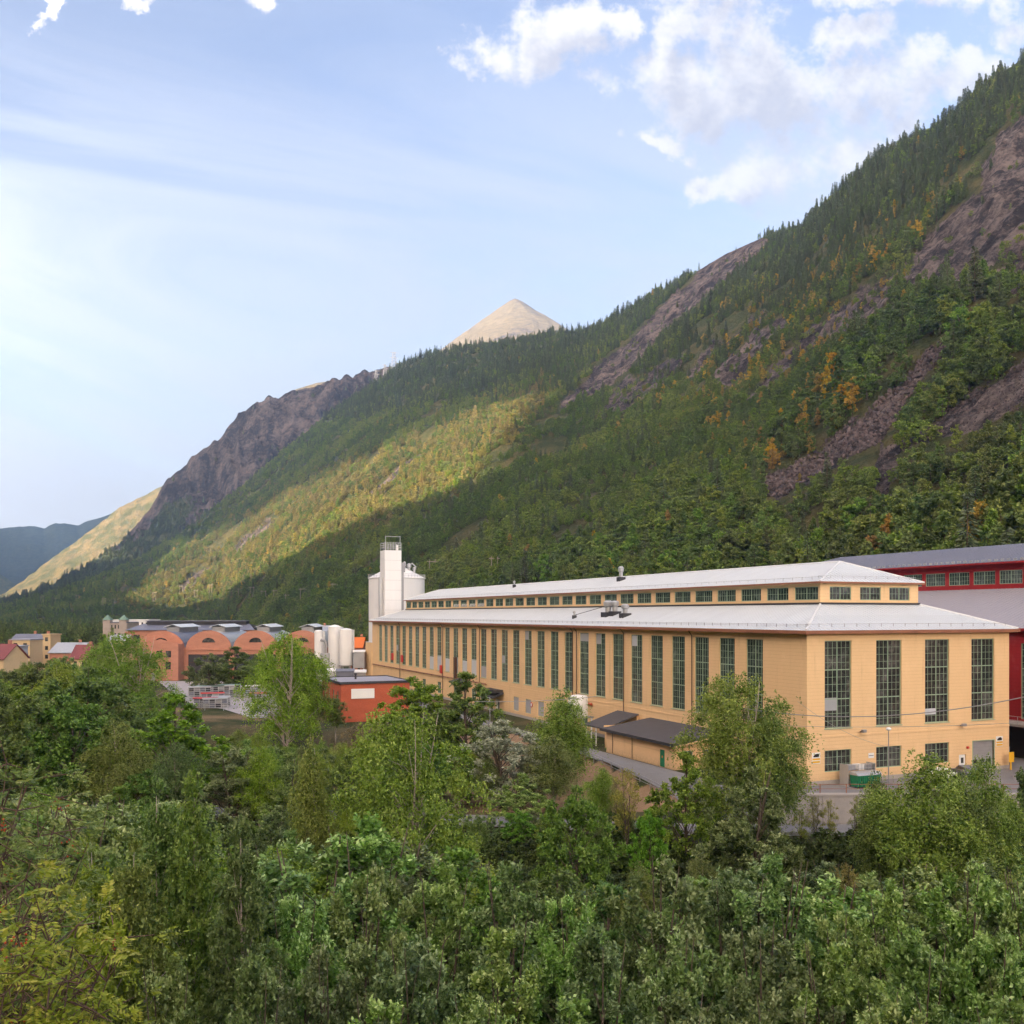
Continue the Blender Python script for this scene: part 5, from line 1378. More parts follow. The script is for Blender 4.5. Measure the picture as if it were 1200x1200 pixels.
for k in range(14):
    MB().box(k * 7.0 + 0.02, k * 7.0 + 6.98, -0.45, 0.35, -3.6, 0.12).build('panel', M_conc, tw, bevel=0.02)
MB().box(0, 98, -0.55, 0.45, 0.125, 0.32).build('coping', M_conc, tw)
mb = MB(); mb.v = [(27.2, 107.5, 0.05), (130, 107.5, 0.05), (130, 190, 0.05), (40, 113, 0.05)]
yd = MB().add([(27.4, 107.6, 0.06), (130, 107.6, 0.06), (150, 160, 0.06), st(42, 0)[:2] + (0.06,), st(-0.5, -0.5)[:2] + (0.06,)], [(0, 1, 2, 3, 4)]).build('terrace_paving', M_asph); yd['kind'] = 'structure'
yd = MB().add([st(WID, 0)[:2] + (0.055,), st(42, 0)[:2] + (0.055,), st(42, 190)[:2] + (0.055,), st(WID, 190)[:2] + (0.055,)], [(0, 1, 2, 3)]).build('alley_paving', M_asph); yd['kind'] = 'structure'

# containers, lamp post and yard clutter by the end wall
def bin_(s_, label, w_=1.7):
    o = thing('waste_container', label, 'container', st(s_, -3.2, 0.06), RZ, 'green waste containers')
    b = MB().add([(-w_ / 2 + .1, -0.55, 0.15), (w_ / 2 - .1, -0.55, 0.15), (w_ / 2 - .1, 0.55, 0.15), (-w_ / 2 + .1, 0.55, 0.15), (-w_ / 2, -0.68, 1.45), (w_ / 2, -0.68, 1.45), (w_ / 2, 0.68, 1.45), (-w_ / 2, 0.68, 1.45)],
                 [(0, 3, 2, 1), (0, 1, 5, 4), (1, 2, 6, 5), (2, 3, 7, 6), (3, 0, 4, 7), (4, 5, 6, 7)])
    b.build('body', M_green, o)
    mb = MB(); [mb.box(x - 0.04, x + 0.04, -0.74, -0.6, 0.35, 1.4) for x in np.linspace(-w_ / 2 + 0.25, w_ / 2 - 0.25, 5)]; mb.build('rib', M_green, o)
    MB().add([(-w_ / 2 - .05, -0.75, 1.46), (w_ / 2 + .05, -0.75, 1.46), (w_ / 2 + .05, 0.75, 1.46), (-w_ / 2 - .05, 0.75, 1.46), (-w_ / 2 - .05, -0.4, 1.75), (w_ / 2 + .05, -0.4, 1.75), (w_ / 2 + .05, 0.6, 1.8), (-w_ / 2 - .05, 0.6, 1.8)],
             [(0, 3, 2, 1), (0, 1, 5, 4), (1, 2, 6, 5), (2, 3, 7, 6), (3, 0, 4, 7), (4, 5, 6, 7)]).build('lid', M_lgrey, o)
    for x in (-w_ / 2 + 0.2, w_ / 2 - 0.2): MB().lathe((x, -0.45, 0.0), [(0.09, 0), (0.09, 0.16)], 10).build('wheel', M_black, o)
for s_ in (4.9, 6.7): bin_(s_, 'green waste container with grey lid below the lower windows of the ochre end wall')
cg_ = thing('mesh_cage', 'tall grey mesh cage stacked with boxes behind the green waste containers', 'cage', st(6.0, -1.7, 0.06), RZ)
mb = MB()
for x in np.linspace(-2, 2, 9): mb.box(x - 0.02, x + 0.02, -0.72, -0.68, 0, 2.5)
for z in np.linspace(0.1, 2.5, 6): mb.box(-2, 2, -0.73, -0.67, z - 0.02, z + 0.02)
mb.box(-2.05, -1.97, -0.7, 0.7, 0, 2.5); mb.box(1.97, 2.05, -0.7, 0.7, 0, 2.5); mb.build('mesh_panel', M_lgrey, cg_)
for x, z, m_ in ((-1.2, 1.8, M_blank), (0.1, 1.8, M_white), (1.2, 1.75, M_grey), (-0.5, 0.1, M_grey), (0.9, 0.1, M_blank)): MB().box(x - 0.5, x + 0.5, -0.5, 0.5, z, z + 0.6).build('box', m_, cg_, bevel=0.03)
lpst = thing('lamp_post', 'slim grey lamp post with white head in front of the ochre end wall', 'lamp post', st(7.9, -4.6, -3.0 + 3.0), RZ)
MB().tube([(0, 0, 0), (0, 0, 6.6)], [0.08, 0.05], 8).build('post', M_grey, lpst); MB().lathe((0, 0, 6.6), [(0.1, 0), (0.28, 0.12), (0.3, 0.28), (0.12, 0.38), (0.02, 0.4)], 12).build('lamp_head', M_white, lpst)

def car(loc, rz, mat, label):
    o = thing('parked_car', label, 'car', loc, rz)
    prof = [(-2.1, 0.35), (-2.15, 0.75), (-1.95, 0.95), (-1.55, 1.42), (0.35, 1.46), (1.05, 0.98), (2.0, 0.82), (2.15, 0.6), (2.1, 0.33)]
    mb = MB(); n_ = len(prof)
    for sy in (-0.85, 0.85): mb.v += [(x, sy * (0.86 if z > 1.2 else 1.0), z) for x, z in prof]
    mb.f = [tuple(range(n_)), tuple(range(2 * n_ - 1, n_ - 1, -1))] + [(i, i + n_, (i + 1) % n_ + n_, (i + 1) % n_) for i in range(n_)]; mb.mi = [0] * len(mb.f)
    mb.build('body', mat, o, bevel=0.05)
    for sy in (-1, 1):
        MB().add([(-1.5, sy * 0.83, 0.98), (0.75, sy * 0.84, 0.98), (0.3, sy * 0.765, 1.38), (-1.25, sy * 0.765, 1.38)], [(0, 1, 2, 3)]).build('side_window', M_glass, o).location = (0, sy * 0.03, 0)
        for x in (-1.3, 1.3):
            w_ = MB().lathe((0, 0, -0.1), [(0.2, 0), (0.31, 0.0), (0.33, 0.1), (0.31, 0.2), (0.2, 0.2)], 18).build('wheel', M_black, o); w_.location = (x, sy * 0.78, 0.33); w_.rotation_euler = (math.pi / 2, 0, 0)
    MB().add([(0.42, -0.7, 1.44), (0.42, 0.7, 1.44), (1.06, 0.76, 1.0), (1.06, -0.76, 1.0)], [(0, 1, 2, 3)]).build('windscreen', M_glass, o).location = (0.03, 0, 0.02)
    for sy in (-0.6, 0.6): MB().box(2.1, 2.16, sy - 0.15, sy + 0.15, 0.58, 0.72).build('headlight', M_white, o)
car(st(17.6, -3.2, 0.06), RZ + 0.2, M_white, 'small white car parked in front of the ochre end wall')
car(st(21.8, -3.0, 0.06), RZ + 1.2, M_slate, 'grey blue car parked between the white car and the roller door')
for k, (s_, t_, m_) in enumerate(((35.2, 5.0, M_blank), (36.6, 5.5, M_white), (38.2, 5.2, M_slate), (35.0, 3.2, M_green))):
    o = thing('pallet_stack', ['grey wrapped pallet load in the alley by the red hall', 'white wrapped pallet load in the alley by the red hall', 'blue grey wrapped pallet load in the alley by the red hall', 'green crate stack in the alley by the red hall'][k], 'pallet load', st(s_, t_, 0.06), RZ + 0.1 * k)
    MB().box(-0.6, 0.6, -0.5, 0.5, 0, 0.14).build('pallet', M_brown, o); MB().box(-0.55, 0.55, -0.46, 0.46, 0.145, 1.5 + 0.2 * (k % 3)).build('load', m_, o, bevel=0.05)
o = thing('warning_post', 'yellow warning post at the corner of the ochre hall', 'post', st(31.9, -1.0, 0.06), RZ)
MB().tube([(0, 0, 0), (0, 0, 1.4)], 0.1, 8).build('post', M_yel, o); MB().box(-0.45, 0.45, -0.12, -0.1, 1.0, 2.3).build('board', M_yel, o)

# overhead cables
def cable(pa, pb, sag, label, r_=0.03):
    a, b = Vector(pa), Vector(pb)
    pts = [a.lerp(b, i / 24) - Vector((0, 0, sag * 4 * (i / 24) * (1 - i / 24))) for i in range(25)]
    tag(MB().tube(pts, r_, 5).build('overhead_cable', M_grey), label, 'cable')
cable(at(866, 829, 99), at(1330, 782, 78), 2.2, 'thick overhead cable sagging across the ochre end wall', 0.045)
cable(at(866, 848, 99), at(1340, 836, 84), 0.7, 'thin overhead cable crossing low on the ochre end wall', 0.02)
cable(at(935, 822, 101), at(1060, 878, 108), 1.0, 'slack cable dropping to the lamp post', 0.018)
cable(at(556, 822, 118), at(700, 816, 118), 0.25, 'pale overhead cable before the lower windows of the long wall', 0.035)
for px, py, Y, lb in ((866, 829, 99, 'wooden cable pole hidden in the tall birch crown'), (1330, 782, 78, 'wooden cable pole beside the thicket right of the hall')):
    p = at(px, py, Y); g_ = float(ground_z(p[0], p[1]))
    o = thing('cable_pole', lb, 'pole', (p[0], p[1], g_)); MB().tube([(0, 0, -0.5), (0, 0, p[2] - g_ + 0.5)], [0.16, 0.11], 8).build('post', M_bark, o)
p = at(574, 806, 150); o = thing('lamp_post', 'tall pale lamp post with arm beside the side door canopy', 'lamp post', (p[0], p[1], float(ground_z(p[0], p[1]))))
MB().tube([(0, 0, 0), (0, 0, 8.6)], [0.11, 0.06], 8).build('post', M_lgrey, o); MB().tube([(0, 0, 8.5), (-1.9, 0, 8.75)], 0.045, 6).build('arm', M_lgrey, o); MB().box(-2.4, -1.8, -0.15, 0.15, 8.68, 8.82).build('lamp_head', M_lgrey, o)

# ================================================================ orange brick building with a blank sign
bk = thing('brick_building', 'flat roofed orange brick building with a blank white sign', 'building', (-31.6, 180, 0), RZ)
mb = MB(); wall(mb, rp, 0, 13.2, -0.3, 7.2, []); wall(mb, lp, 0, 16.2, -0.3, 7.2, [(2.2 + 3.6 * k, 3.6 + 3.6 * k, 0.6, 5.6) for k in range(4)], 0.4)
mb.quad((13.2, 0, -0.3), (13.2, 16.2, -0.3), (13.2, 16.2, 7.2), (13.2, 0, 7.2)); mb.quad((0, 16.2, -0.3), (13.2, 16.2, -0.3), (13.2, 16.2, 7.2), (0, 16.2, 7.2)); mb.build('wall', M_brick, bk)
for k in range(4): window(bk, (0.25, 2.9 + 3.6 * k, 0.6), -math.pi / 2, 1.4, 5.0, 1, 3, (2, 2), M_glass)
MB().box(-0.15, 13.35, -0.15, 16.35, 7.2, 7.34).build('roof', M_slatel, bk)
MB().box(-0.25, -0.155, -0.25, 16.45, 7.05, 7.5).box(-0.155, 13.45, -0.25, -0.155, 7.05, 7.5).box(13.355, 13.45, -0.155, 16.45, 7.05, 7.5).box(-0.155, 13.355, 16.355, 16.45, 7.05, 7.5).build('parapet', M_dark, bk)
sg = MB().box(1.9, 6.3, -0.14, -0.02, 4.35, 6.15).build('sign', M_white, bk)
MB().box(1.85, 6.35, -0.1, -0.015, 4.29, 4.345).build('sign_frame', M_grey, sg)
MB().lathe((5.0, 9.0, 7.34), [(0.2, 0), (0.2, 0.9), (0.3, 0.95), (0.3, 1.1), (0.02, 1.2)], 10).build('roof_vent', M_dark, bk)

# ================================================================ white silo, lift tower and tanks
c = at(465, 700, 322); si = thing('silo', 'broad white cylindrical silo with shallow cone roof behind the lift tower', 'silo', (c[0], c[1], 0))
MB().lathe((0, 0, 0), [(9.2, 0), (9.2, 31.6), (9.45, 31.7), (9.45, 32.0), (9.1, 32.1), (1.2, 36.4), (1.2, 37.2), (0.02, 37.3)], 48).build('shell', M_white, si, smooth=False)
mb = MB()
for k in range(48):
    a = k / 48 * 6.283; mb.box(9.35 * math.cos(a) - 0.04, 9.35 * math.cos(a) + 0.04, 9.35 * math.sin(a) - 0.04, 9.35 * math.sin(a) + 0.04, 32.0, 33.1)
ring = [(9.35 * math.cos(k / 48 * 6.283), 9.35 * math.sin(k / 48 * 6.283)) for k in range(49)]
mb.tube([(x, y, 33.1) for x, y in ring], 0.05, 5); mb.tube([(x, y, 32.6) for x, y in ring], 0.04, 5); mb.build('roof_rail', M_lgrey, si)
for x, y, r_, hh in ((4.2, -1.5, 0.8, 3.2), (6.0, -2.0, 0.6, 2.2), (2.8, -2.5, 0.5, 3.6), (-5.0, -2, 0.4, 2.6)):
    MB().lathe((x, y, 34.2 - 0.13 * (x * x) ** 0.5), [(r_ * 0.6, 0), (r_ * 0.6, hh * 0.5), (r_, hh * 0.6), (r_, hh * 0.9), (0.05, hh)], 12).build('roof_vent', M_lgrey, si)
MB().tube([(4.2, -1.5, 36.0), (5.2, -1.8, 36.8), (6.6, -2.0, 35.5)], 0.22, 8).build('pipe', M_lgrey, si)
tw_ = thing('lift_tower', 'tall square white lift tower rising above the far end of the ochre hall', 'tower', st(5.4, 197.6), RZ)
TH = 39.6
MB().box(0, 5.3, 0, 5.2, 0, TH).build('shaft', M_white, tw_, bevel=0.06)
mb = MB()
for z in np.arange(3, TH, 3.05): mb.box(-0.02, 5.32, -0.02, -0.004, z, z + 0.05)
mb.build('panel_joint', M_blank, tw_)
mb = MB()
for x in np.linspace(0.1, 5.2, 7): mb.box(x - 0.04, x + 0.04, 0.06, 0.14, TH, TH + 2.4); mb.box(x - 0.04, x + 0.04, 5.06, 5.14, TH, TH + 2.4)
for z in (TH + 0.9, TH + 1.6, TH + 2.35): mb.box(0.06, 5.24, 0.05, 0.13, z, z + 0.08); mb.box(0.06, 5.24, 5.07, 5.15, z, z + 0.08); mb.box(0.06, 0.14, 0.13, 5.07, z, z + 0.08); mb.box(5.16, 5.24, 0.13, 5.07, z, z + 0.08)
mb.build('roof_rail', M_lgrey, tw_)
MB().box(0.3, 0.4, 0.3, 0.4, TH, TH + 4.4).box(4.9, 5.0, 0.3, 0.4, TH, TH + 4.4).box(0.3, 5.0, 0.3, 0.38, TH + 4.2, TH + 4.3).build('hoist_frame', M_lgrey, tw_)
MB().box(4.2, 4.8, 1.5, 2.2, TH, TH + 1.9).build('hoist_motor', M_white, tw_)
MB().box(5.31, 6.2, 0.5, 2.0, 18, 33).build('duct', M_grey, tw_); MB().box(-1.1, -0.01, 2.0, 3.0, 18, 31.5).build('ladder_cage', M_lgrey, tw_)
MB().box(5.31, 6.8, 1.0, 2.6, 33.0, 36.0).build('platform_box', M_grey, tw_)

def tank(px, Y, dia, top, base, label, cone=0.5, skirt=None):
    p = at(px, 720, Y); o = thing('storage_tank', label, 'tank', (p[0], p[1], 0), 0.3, 'tall white tanks beyond the brick building')
    r_ = dia / 2; zt = CAMZ + (HZ - top) / F * Y
    MB().lathe((0, 0, base), [(r_, 0), (r_, zt - base - cone), (r_ * 0.55, zt - base - cone * 0.35), (0.05, zt - base)], 28).build('shell', M_white, o, smooth=False)
    if base > 0.5:
        for k in range(4):
            a = 0.78 + k * 1.57; MB().box(r_ * 0.8 * math.cos(a) - 0.15, r_ * 0.8 * math.cos(a) + 0.15, r_ * 0.8 * math.sin(a) - 0.15, r_ * 0.8 * math.sin(a) + 0.15, 0, base + 0.1).build('leg', M_lgrey, o)
        MB().lathe((0, 0, base - 0.25), [(r_ * 1.12, 0), (r_ * 1.12, 0.2)], 24).build('platform', M_grey, o)
    MB().box(r_ - 0.02, r_ + 0.5, -0.3, 0.3, base + 0.3, zt - cone).build('ladder', M_lgrey, o)
tank(373.5, 290, 2.55, 738, 0, 'slim white tank with a grey pipe bend beside it', 0.35)
tank(392.5, 300, 4.1, 732, 0, 'tallest white cylindrical tank with shallow pointed top', 0.7)
tank(405.5, 296, 4.0, 736, 4.6, 'white cylindrical tank raised on legs with domed top', 0.5)
p = at(380.5, 720, 286); o = thing('dust_filter', 'grey filter box with a bent exhaust pipe beside the slim white tank', 'filter unit', (p[0], p[1], 0))
MB().box(-1.1, 1.3, -1.0, 1.0, 4.0, 8.6).build('housing', M_lgrey, o, bevel=0.05); MB().tube([(0.4, 0, 8.6), (0.4, 0, 11.4), (0.0, 0, 12.2), (-1.2, 0, 12.5)], 0.42, 10).build('exhaust_pipe', M_grey, o)
for x in (-0.9, 1.1):
    for y in (-0.8, 0.8): MB().box(x - 0.1, x + 0.1, y - 0.1, y + 0.1, 0, 4.0).build('leg', M_grey, o)
for px, Y, w_, h_, m_, lb in ((383, 272, 4.2, 4.0, M_lgrey, 'pale grey plant room in front of the white tanks'), (404, 268, 4.8, 4.2, M_slate, 'dark tarpaulin covered skip in front of the white tanks'), (418, 274, 5.0, 3.6, M_conc, 'low beige pump house next to the white tanks'), (420.5, 292, 3.4, 8.6, M_blank, 'pale blue grey cabin on stilts by the yellow hall end')):
    p = at(px, 720, Y); o = thing('plant_shed', lb, 'shed', (p[0], p[1], 0), RZ * 0.3)
    MB().add([(-w_ / 2, 0, h_ * 0.45 if h_ > 8 else 0), (w_ / 2, 0, h_ * 0.45 if h_ > 8 else 0), (w_ / 2, 4, h_ * 0.45 if h_ > 8 else 0), (-w_ / 2, 4, h_ * 0.45 if h_ > 8 else 0), (-w_ / 2, 0, h_), (w_ / 2, 0, h_), (w_ / 2, 4, h_ + 0.5), (-w_ / 2, 4, h_ + 0.5)],
             [(0, 3, 2, 1), (4, 5, 6, 7), (0, 1, 5, 4), (1, 2, 6, 5), (2, 3, 7, 6), (3, 0, 4, 7)]).build('body', m_, o, bevel=0.12)
    MB().slab([(-w_ / 2 - 0.2, -0.2, h_ + 0.14), (w_ / 2 + 0.2, -0.2, h_ + 0.14), (w_ / 2 + 0.2, 4.2, h_ + 0.66), (-w_ / 2 - 0.2, 4.2, h_ + 0.66)], 0.12).build('roof', M_white if m_ is not M_slate else M_slate, o)
    if h_ > 8:
        for x in (-w_ / 2 + 0.2, w_ / 2 - 0.2): MB().box(x - 0.12, x + 0.12, 0.1, 0.4, 0, h_ * 0.45).build('leg', M_white, o)
    else: MB().box(-0.5, 0.5, -0.05, -0.005, 0, 2.1).build('door', M_grey, o)

# ================================================================ old brick power hall with round gables
BW = 14.3; p = at(161, 720, 300)
ah = thing('brick_hall', 'old salmon brick hall with a row of round gables and grey barrel roofs', 'factory', (p[0], p[1], 0), R(5.0))
def gable_arc(x0, x1, z0, zs, zt, n_=18):
    """wall outline: straight sides to zs then a segmental arc up to zt"""
    pts = [(x0, z0), (x1, z0)]
    for k in range(n_ + 1):
        u = k / n_; x = x1 + (x0 - x1) * u
        pts.append((x, zs + (zt - zs) * math.sqrt(max(0.0, 1 - (2 * u - 1) ** 2)) ** 1.15))
    return pts
for k in range(4):
    x0, x1 = k * BW + 0.05, (k + 1) * BW - 0.05
    pts = gable_arc(x0, x1, -0.2, 9.4, 15.0)
    n_ = len(pts); mb = MB()
    for yy in (0.0, 0.7): mb.v += [(x, yy, z) for x, z in pts]
    mb.f = [tuple(range(n_)), tuple(range(2 * n_ - 1, n_ - 1, -1))] + [(i, i + n_, (i + 1) % n_ + n_, (i + 1) % n_) for i in range(n_)]; mb.mi = [0] * len(mb.f)
    g_ = mb.build('gable', M_brickp, ah)
    arc = [(x, z) for x, z in gable_arc(x0, x1, 0, 9.2, 14.5)][2:]
    mb = MB(); m_ = len(arc)
    for yy in (0.72, 46.0): mb.v += [(x, yy, z) for x, z in arc]
    mb.f = [(i, i + m_, i + 1 + m_, i + 1) for i in range(m_ - 1)]; mb.mi = [0] * len(mb.f); mb.build('barrel_roof', M_lgrey if k else M_slate, ah)
    cxm = (x0 + x1) / 2
    lun = [(cxm - 2.0, 11.3), (cxm + 2.0, 11.3)] + [(cxm + 2.0 * math.cos(a), 11.3 + 1.5 * math.sin(a)) for a in np.linspace(0.15, 3.0, 10)]
    MB().add([(x, -0.06, z) for x, z in lun], [tuple(range(len(lun)))]).build('lunette', M_glass, g_)
    mb = MB().tube([(cxm - 2.1, -0.1, 11.2)] + [(cxm + 2.1 * math.cos(a), -0.1, 11.25 + 1.6 * math.sin(a)) for a in np.linspace(3.14, 0, 12)], 0.12, 5); mb.build('lunette_trim', M_redp if k < 0 else M_brickp, g_)
    MB().box(x0 + 0.2, x1 - 0.2, -0.35, -0.01, 8.9, 9.4).build('cornice', M_brickp, g_)
    la = MB().box(cxm - 2.0, cxm + 2.0, 14.0, 40.0, 13.2, 16.0).build('lantern', M_grey, ah)
    MB().slab([(cxm - 2.8, 13.2, 15.9), (cxm, 13.2, 16.8), (cxm, 41, 16.8), (cxm - 2.8, 41, 15.9)], 0.15).slab([(cxm, 13.2, 16.8), (cxm + 2.8, 13.2, 15.9), (cxm + 2.8, 41, 15.9), (cxm, 41, 16.8)], 0.15).build('lantern_roof', M_roofl, la)
    if k: 
        gt_ = MB().box(x0 + 1.0, x1 - 1.0, -0.12, -0.01, 0, 7.6).build('gate', M_dark, ah); mb = MB(); [mb.box(x0 + 1.0, x1 - 1, -0.2, -0.13, z, z + 0.15) for z in (2.4, 5.0, 7.3)]; mb.build('gate_beam', M_brown, gt_)
MB().box(-0.02, 0.04, 0.75, 46, 0, 9.4).box(4 * BW - 0.04, 4 * BW + 0.02, 0.75, 46, 0, 9.4).build('side_wall', M_brickp, ah)
fb = MB(); wall(fb, lambda u, z, d: (u, -7.0 + d, z), 3.6, 14.0, -0.2, 11.0, [(7.6, 9.2, 7.0, 9.0), (10.3, 11.9, 7.0, 9.0), (10.3, 11.8, 3.4, 5.6), (6.5, 8.0, 3.4, 5.6)])
fb.quad((3.6, -7, -0.2), (3.6, -0.02, -0.2), (3.6, -0.02, 11), (3.6, -7, 11)); fb.quad((14.0, -7, -0.2), (14.0, -0.02, -0.2), (14.0, -0.02, 11), (14.0, -7, 11)); fb.quad((3.6, -7, 11), (14, -7, 11), (14, -0.02, 11), (3.6, -0.02, 11))
fb.add([(3.6, -7, 11), (14.0, -7, 11), (8.8, -7, 12.6)], [(0, 1, 2)]); fb = fb.build('front_block', M_brickp, ah)
for x, z, w_, h_ in ((8.4, 7.0, 1.6, 2.0), (11.1, 7.0, 1.6, 2.0), (11.05, 3.4, 1.5, 2.2), (7.25, 3.4, 1.5, 2.2)): window(ah, (x, -6.85, z), 0.0, w_, h_, 2, 1, (1, 2), M_glass, M_dark)
MB().box(6.0, 7.4, -7.08, -7.01, 0, 2.4).build('door', M_grey, ah)

lr = thing('brick_hall', 'long brick hall with flat dark blue roof behind the round gables', 'factory', tuple(at(150, 720, 372))[:2] + (0,), R(4.0))
mb = MB(); wall(mb, rp, 0, 47, 0, 14.0, [(2 + 4.5 * k, 4.4 + 4.5 * k, 9.0, 12.2) for k in range(10)]); mb.quad((0, 0, 0), (0, 24, 0), (0, 24, 14), (0, 0, 14)); mb.build('wall', M_brickp, lr)
for k in range(10): window(lr, (3.2 + 4.5 * k, 0.2, 9.0), 0.0, 2.4, 3.2, 2, 1, (1, 2), M_glass, M_dark)
MB().slab([(-0.8, -0.8, 14.1), (47.8, -0.8, 14.1), (44, 9, 16.3), (3, 9, 16.3)], 0.2).slab([(3, 9, 16.3), (44, 9, 16.3), (47.8, 25, 14.1), (-0.8, 25, 14.1)], 0.2).build('roof', M_slate, lr)
MB().box(5, 43, 7.0, 13.0, 16.0, 17.3).build('roof_lantern', M_dark, lr); MB().box(4.6, 43.4, 6.6, 13.4, 17.3, 17.6).build('lantern_roof', M_slate, lr)

# ================================================================ town beyond the trees
M_tyel = plain('cream_render', (0.62, 0.46, 0.27), 0.8, 0.1); M_tstone = plain('grey_stone', (0.40, 0.34, 0.30), 0.85, 0.15); M_copper = plain('green_copper', (0.16, 0.26, 0.21), 0.6, 0.15)
M_maroon = plain('maroon_roof', (0.20, 0.055, 0.06), 0.6, 0.15); M_tblue = plain('pale_blue_render', (0.46, 0.50, 0.56), 0.8, 0.1)
def house(px0, px1, top, Y, dep, wallm, roofm, label, roof='flat', storeys=3, rh=2.5, rz=0.0, cols=None, base=0.0):
    w_ = (px1 - px0) / F * Y; zt = CAMZ + (HZ - top) / F * Y
    p = at((px0 + px1) / 2, 720, Y); o = thing('town_house', label, 'building', (p[0], p[1], base), rz)
    h_ = zt - base - (rh if roof != 'flat' else 0.4); cols = cols or max(2, int(w_ / 3.2))
    hs = []; ch = h_ / storeys; cw = w_ / cols
    for i in range(cols):
        for j in range(storeys): hs.append((-w_ / 2 + cw * (i + 0.3), -w_ / 2 + cw * (i + 0.7), ch * (j + 0.3), ch * (j + 0.75)))
    mb = MB(); wall(mb, rp, -w_ / 2, w_ / 2, 0, h_, hs, 0.2)
    mb.quad((-w_ / 2, 0, 0), (-w_ / 2, dep, 0), (-w_ / 2, dep, h_), (-w_ / 2, 0, h_)); mb.quad((w_ / 2, 0, 0), (w_ / 2, dep, 0), (w_ / 2, dep, h_), (w_ / 2, 0, h_)); mb.quad((-w_ / 2, dep, 0), (w_ / 2, dep, 0), (w_ / 2, dep, h_), (-w_ / 2, dep, h_))
    mb.build('wall', wallm, o)
    for a, b, c_, d_ in hs: MB().box(a, b, 0.1, 0.16, c_, d_).build('window', M_glass, o)
    if roof == 'flat': MB().box(-w_ / 2 - 0.3, w_ / 2 + 0.3, -0.3, dep + 0.3, h_, h_ + 0.4).build('roof', roofm, o)
    elif roof == 'gable':
        MB().slab([(-w_ / 2 - .5, -.5, h_), (w_ / 2 + .5, -.5, h_), (w_ / 2 + .5, dep / 2, h_ + rh), (-w_ / 2 - .5, dep / 2, h_ + rh)], 0.2).slab([(-w_ / 2 - .5, dep / 2, h_ + rh), (w_ / 2 + .5, dep / 2, h_ + rh), (w_ / 2 + .5, dep + .5, h_), (-w_ / 2 - .5, dep + .5, h_)], 0.2).build('roof', roofm, o)
        MB().add([(-w_ / 2, 0, h_), (-w_ / 2, dep, h_), (-w_ / 2, dep / 2, h_ + rh - .1)], [(0, 1, 2)]).add([(w_ / 2, 0, h_), (w_ / 2, dep, h_), (w_ / 2, dep / 2, h_ + rh - .1)], [(0, 1, 2)]).build('gable', wallm, o)
        MB().box(w_ * 0.2, w_ * 0.2 + 0.8, dep * 0.5, dep * 0.5 + 0.8, h_ + rh - 0.6, h_ + rh + 1.0).build('chimney', M_brickp, o)
    return o
house(12, 35, 749, 330, 9, M_tyel, M_slatel, 'plain cream block with flat roof beside the pale blue house', storeys=3)
house(13, 41, 743, 362, 9, M_brown, M_slate, 'dark brown house with grey gable roof behind the cream block', 'gable', 3, 2.6)
house(41, 52, 743, 352, 8, M_tstone, M_slate, 'narrow grey house joined to the cream corner block', 'gable', 3, 1.6)
house(50, 59, 743, 350, 8, M_tyel, M_tyel, 'tall narrow cream corner block', storeys=4, cols=1)
house(3, 20, 757, 290, 9, M_tblue, M_lgrey, 'pale blue white house with flat roof next to the cream block', storeys=3, rz=0.15)
house(-30, 7, 755, 265, 9, M_tyel, M_maroon, 'cream house with steep maroon roof at the edge of the trees', 'gable', 2, 4.0, rz=-0.25)
house(58, 92, 753.5, 340, 14, M_brickp, M_lgrey, 'low orange shed with broad pale grey roof', 'gable', 1, 3.4)
house(83, 103, 756, 300, 9, M_tyel, M_maroon, 'cream house with wide maroon roof', 'gable', 2, 4.2)
house(126, 146, 744, 330, 9, M_tyel, M_lgrey, 'pale cream house half hidden behind the dark birch', 'gable', 3, 2.0)
hs_ = house(121, 149, 729, 470, 14, M_tstone, M_slate, 'grey stone building with two green pyramid turrets', storeys=4, cols=7)
for px in (125, 144):
    x = (px - 135) / F * 470; zz = CAMZ + (HZ - 729) / F * 470
    t_ = MB().box(x - 1.7, x + 1.7, -0.4, 3.0, zz - 6, zz + 1.0).build('turret', M_tstone, hs_)
    MB().add([(x - 2, -0.7, zz + 1.0), (x + 2, -0.7, zz + 1.0), (x + 2, 3.3, zz + 1.0), (x - 2, 3.3, zz + 1.0), (x, 1.3, zz + 3.6)], [(0, 1, 4), (1, 2, 4), (2, 3, 4), (3, 0, 4), (3, 2, 1, 0)]).build('turret_roof', M_copper, t_)
house(130, 174, 726, 500, 16, M_white, M_white, 'long white block behind the turreted stone building', storeys=4, cols=9)
house(358, 384, 733, 420, 12, M_tstone, M_lgrey, 'grey building with pale roof behind the slim white tank', 'gable', 3, 2.2)
house(410, 424, 747, 330, 10, M_brickp, M_orange, 'small house with orange tiled roof beyond the white tanks', 'gable', 2, 3.4)

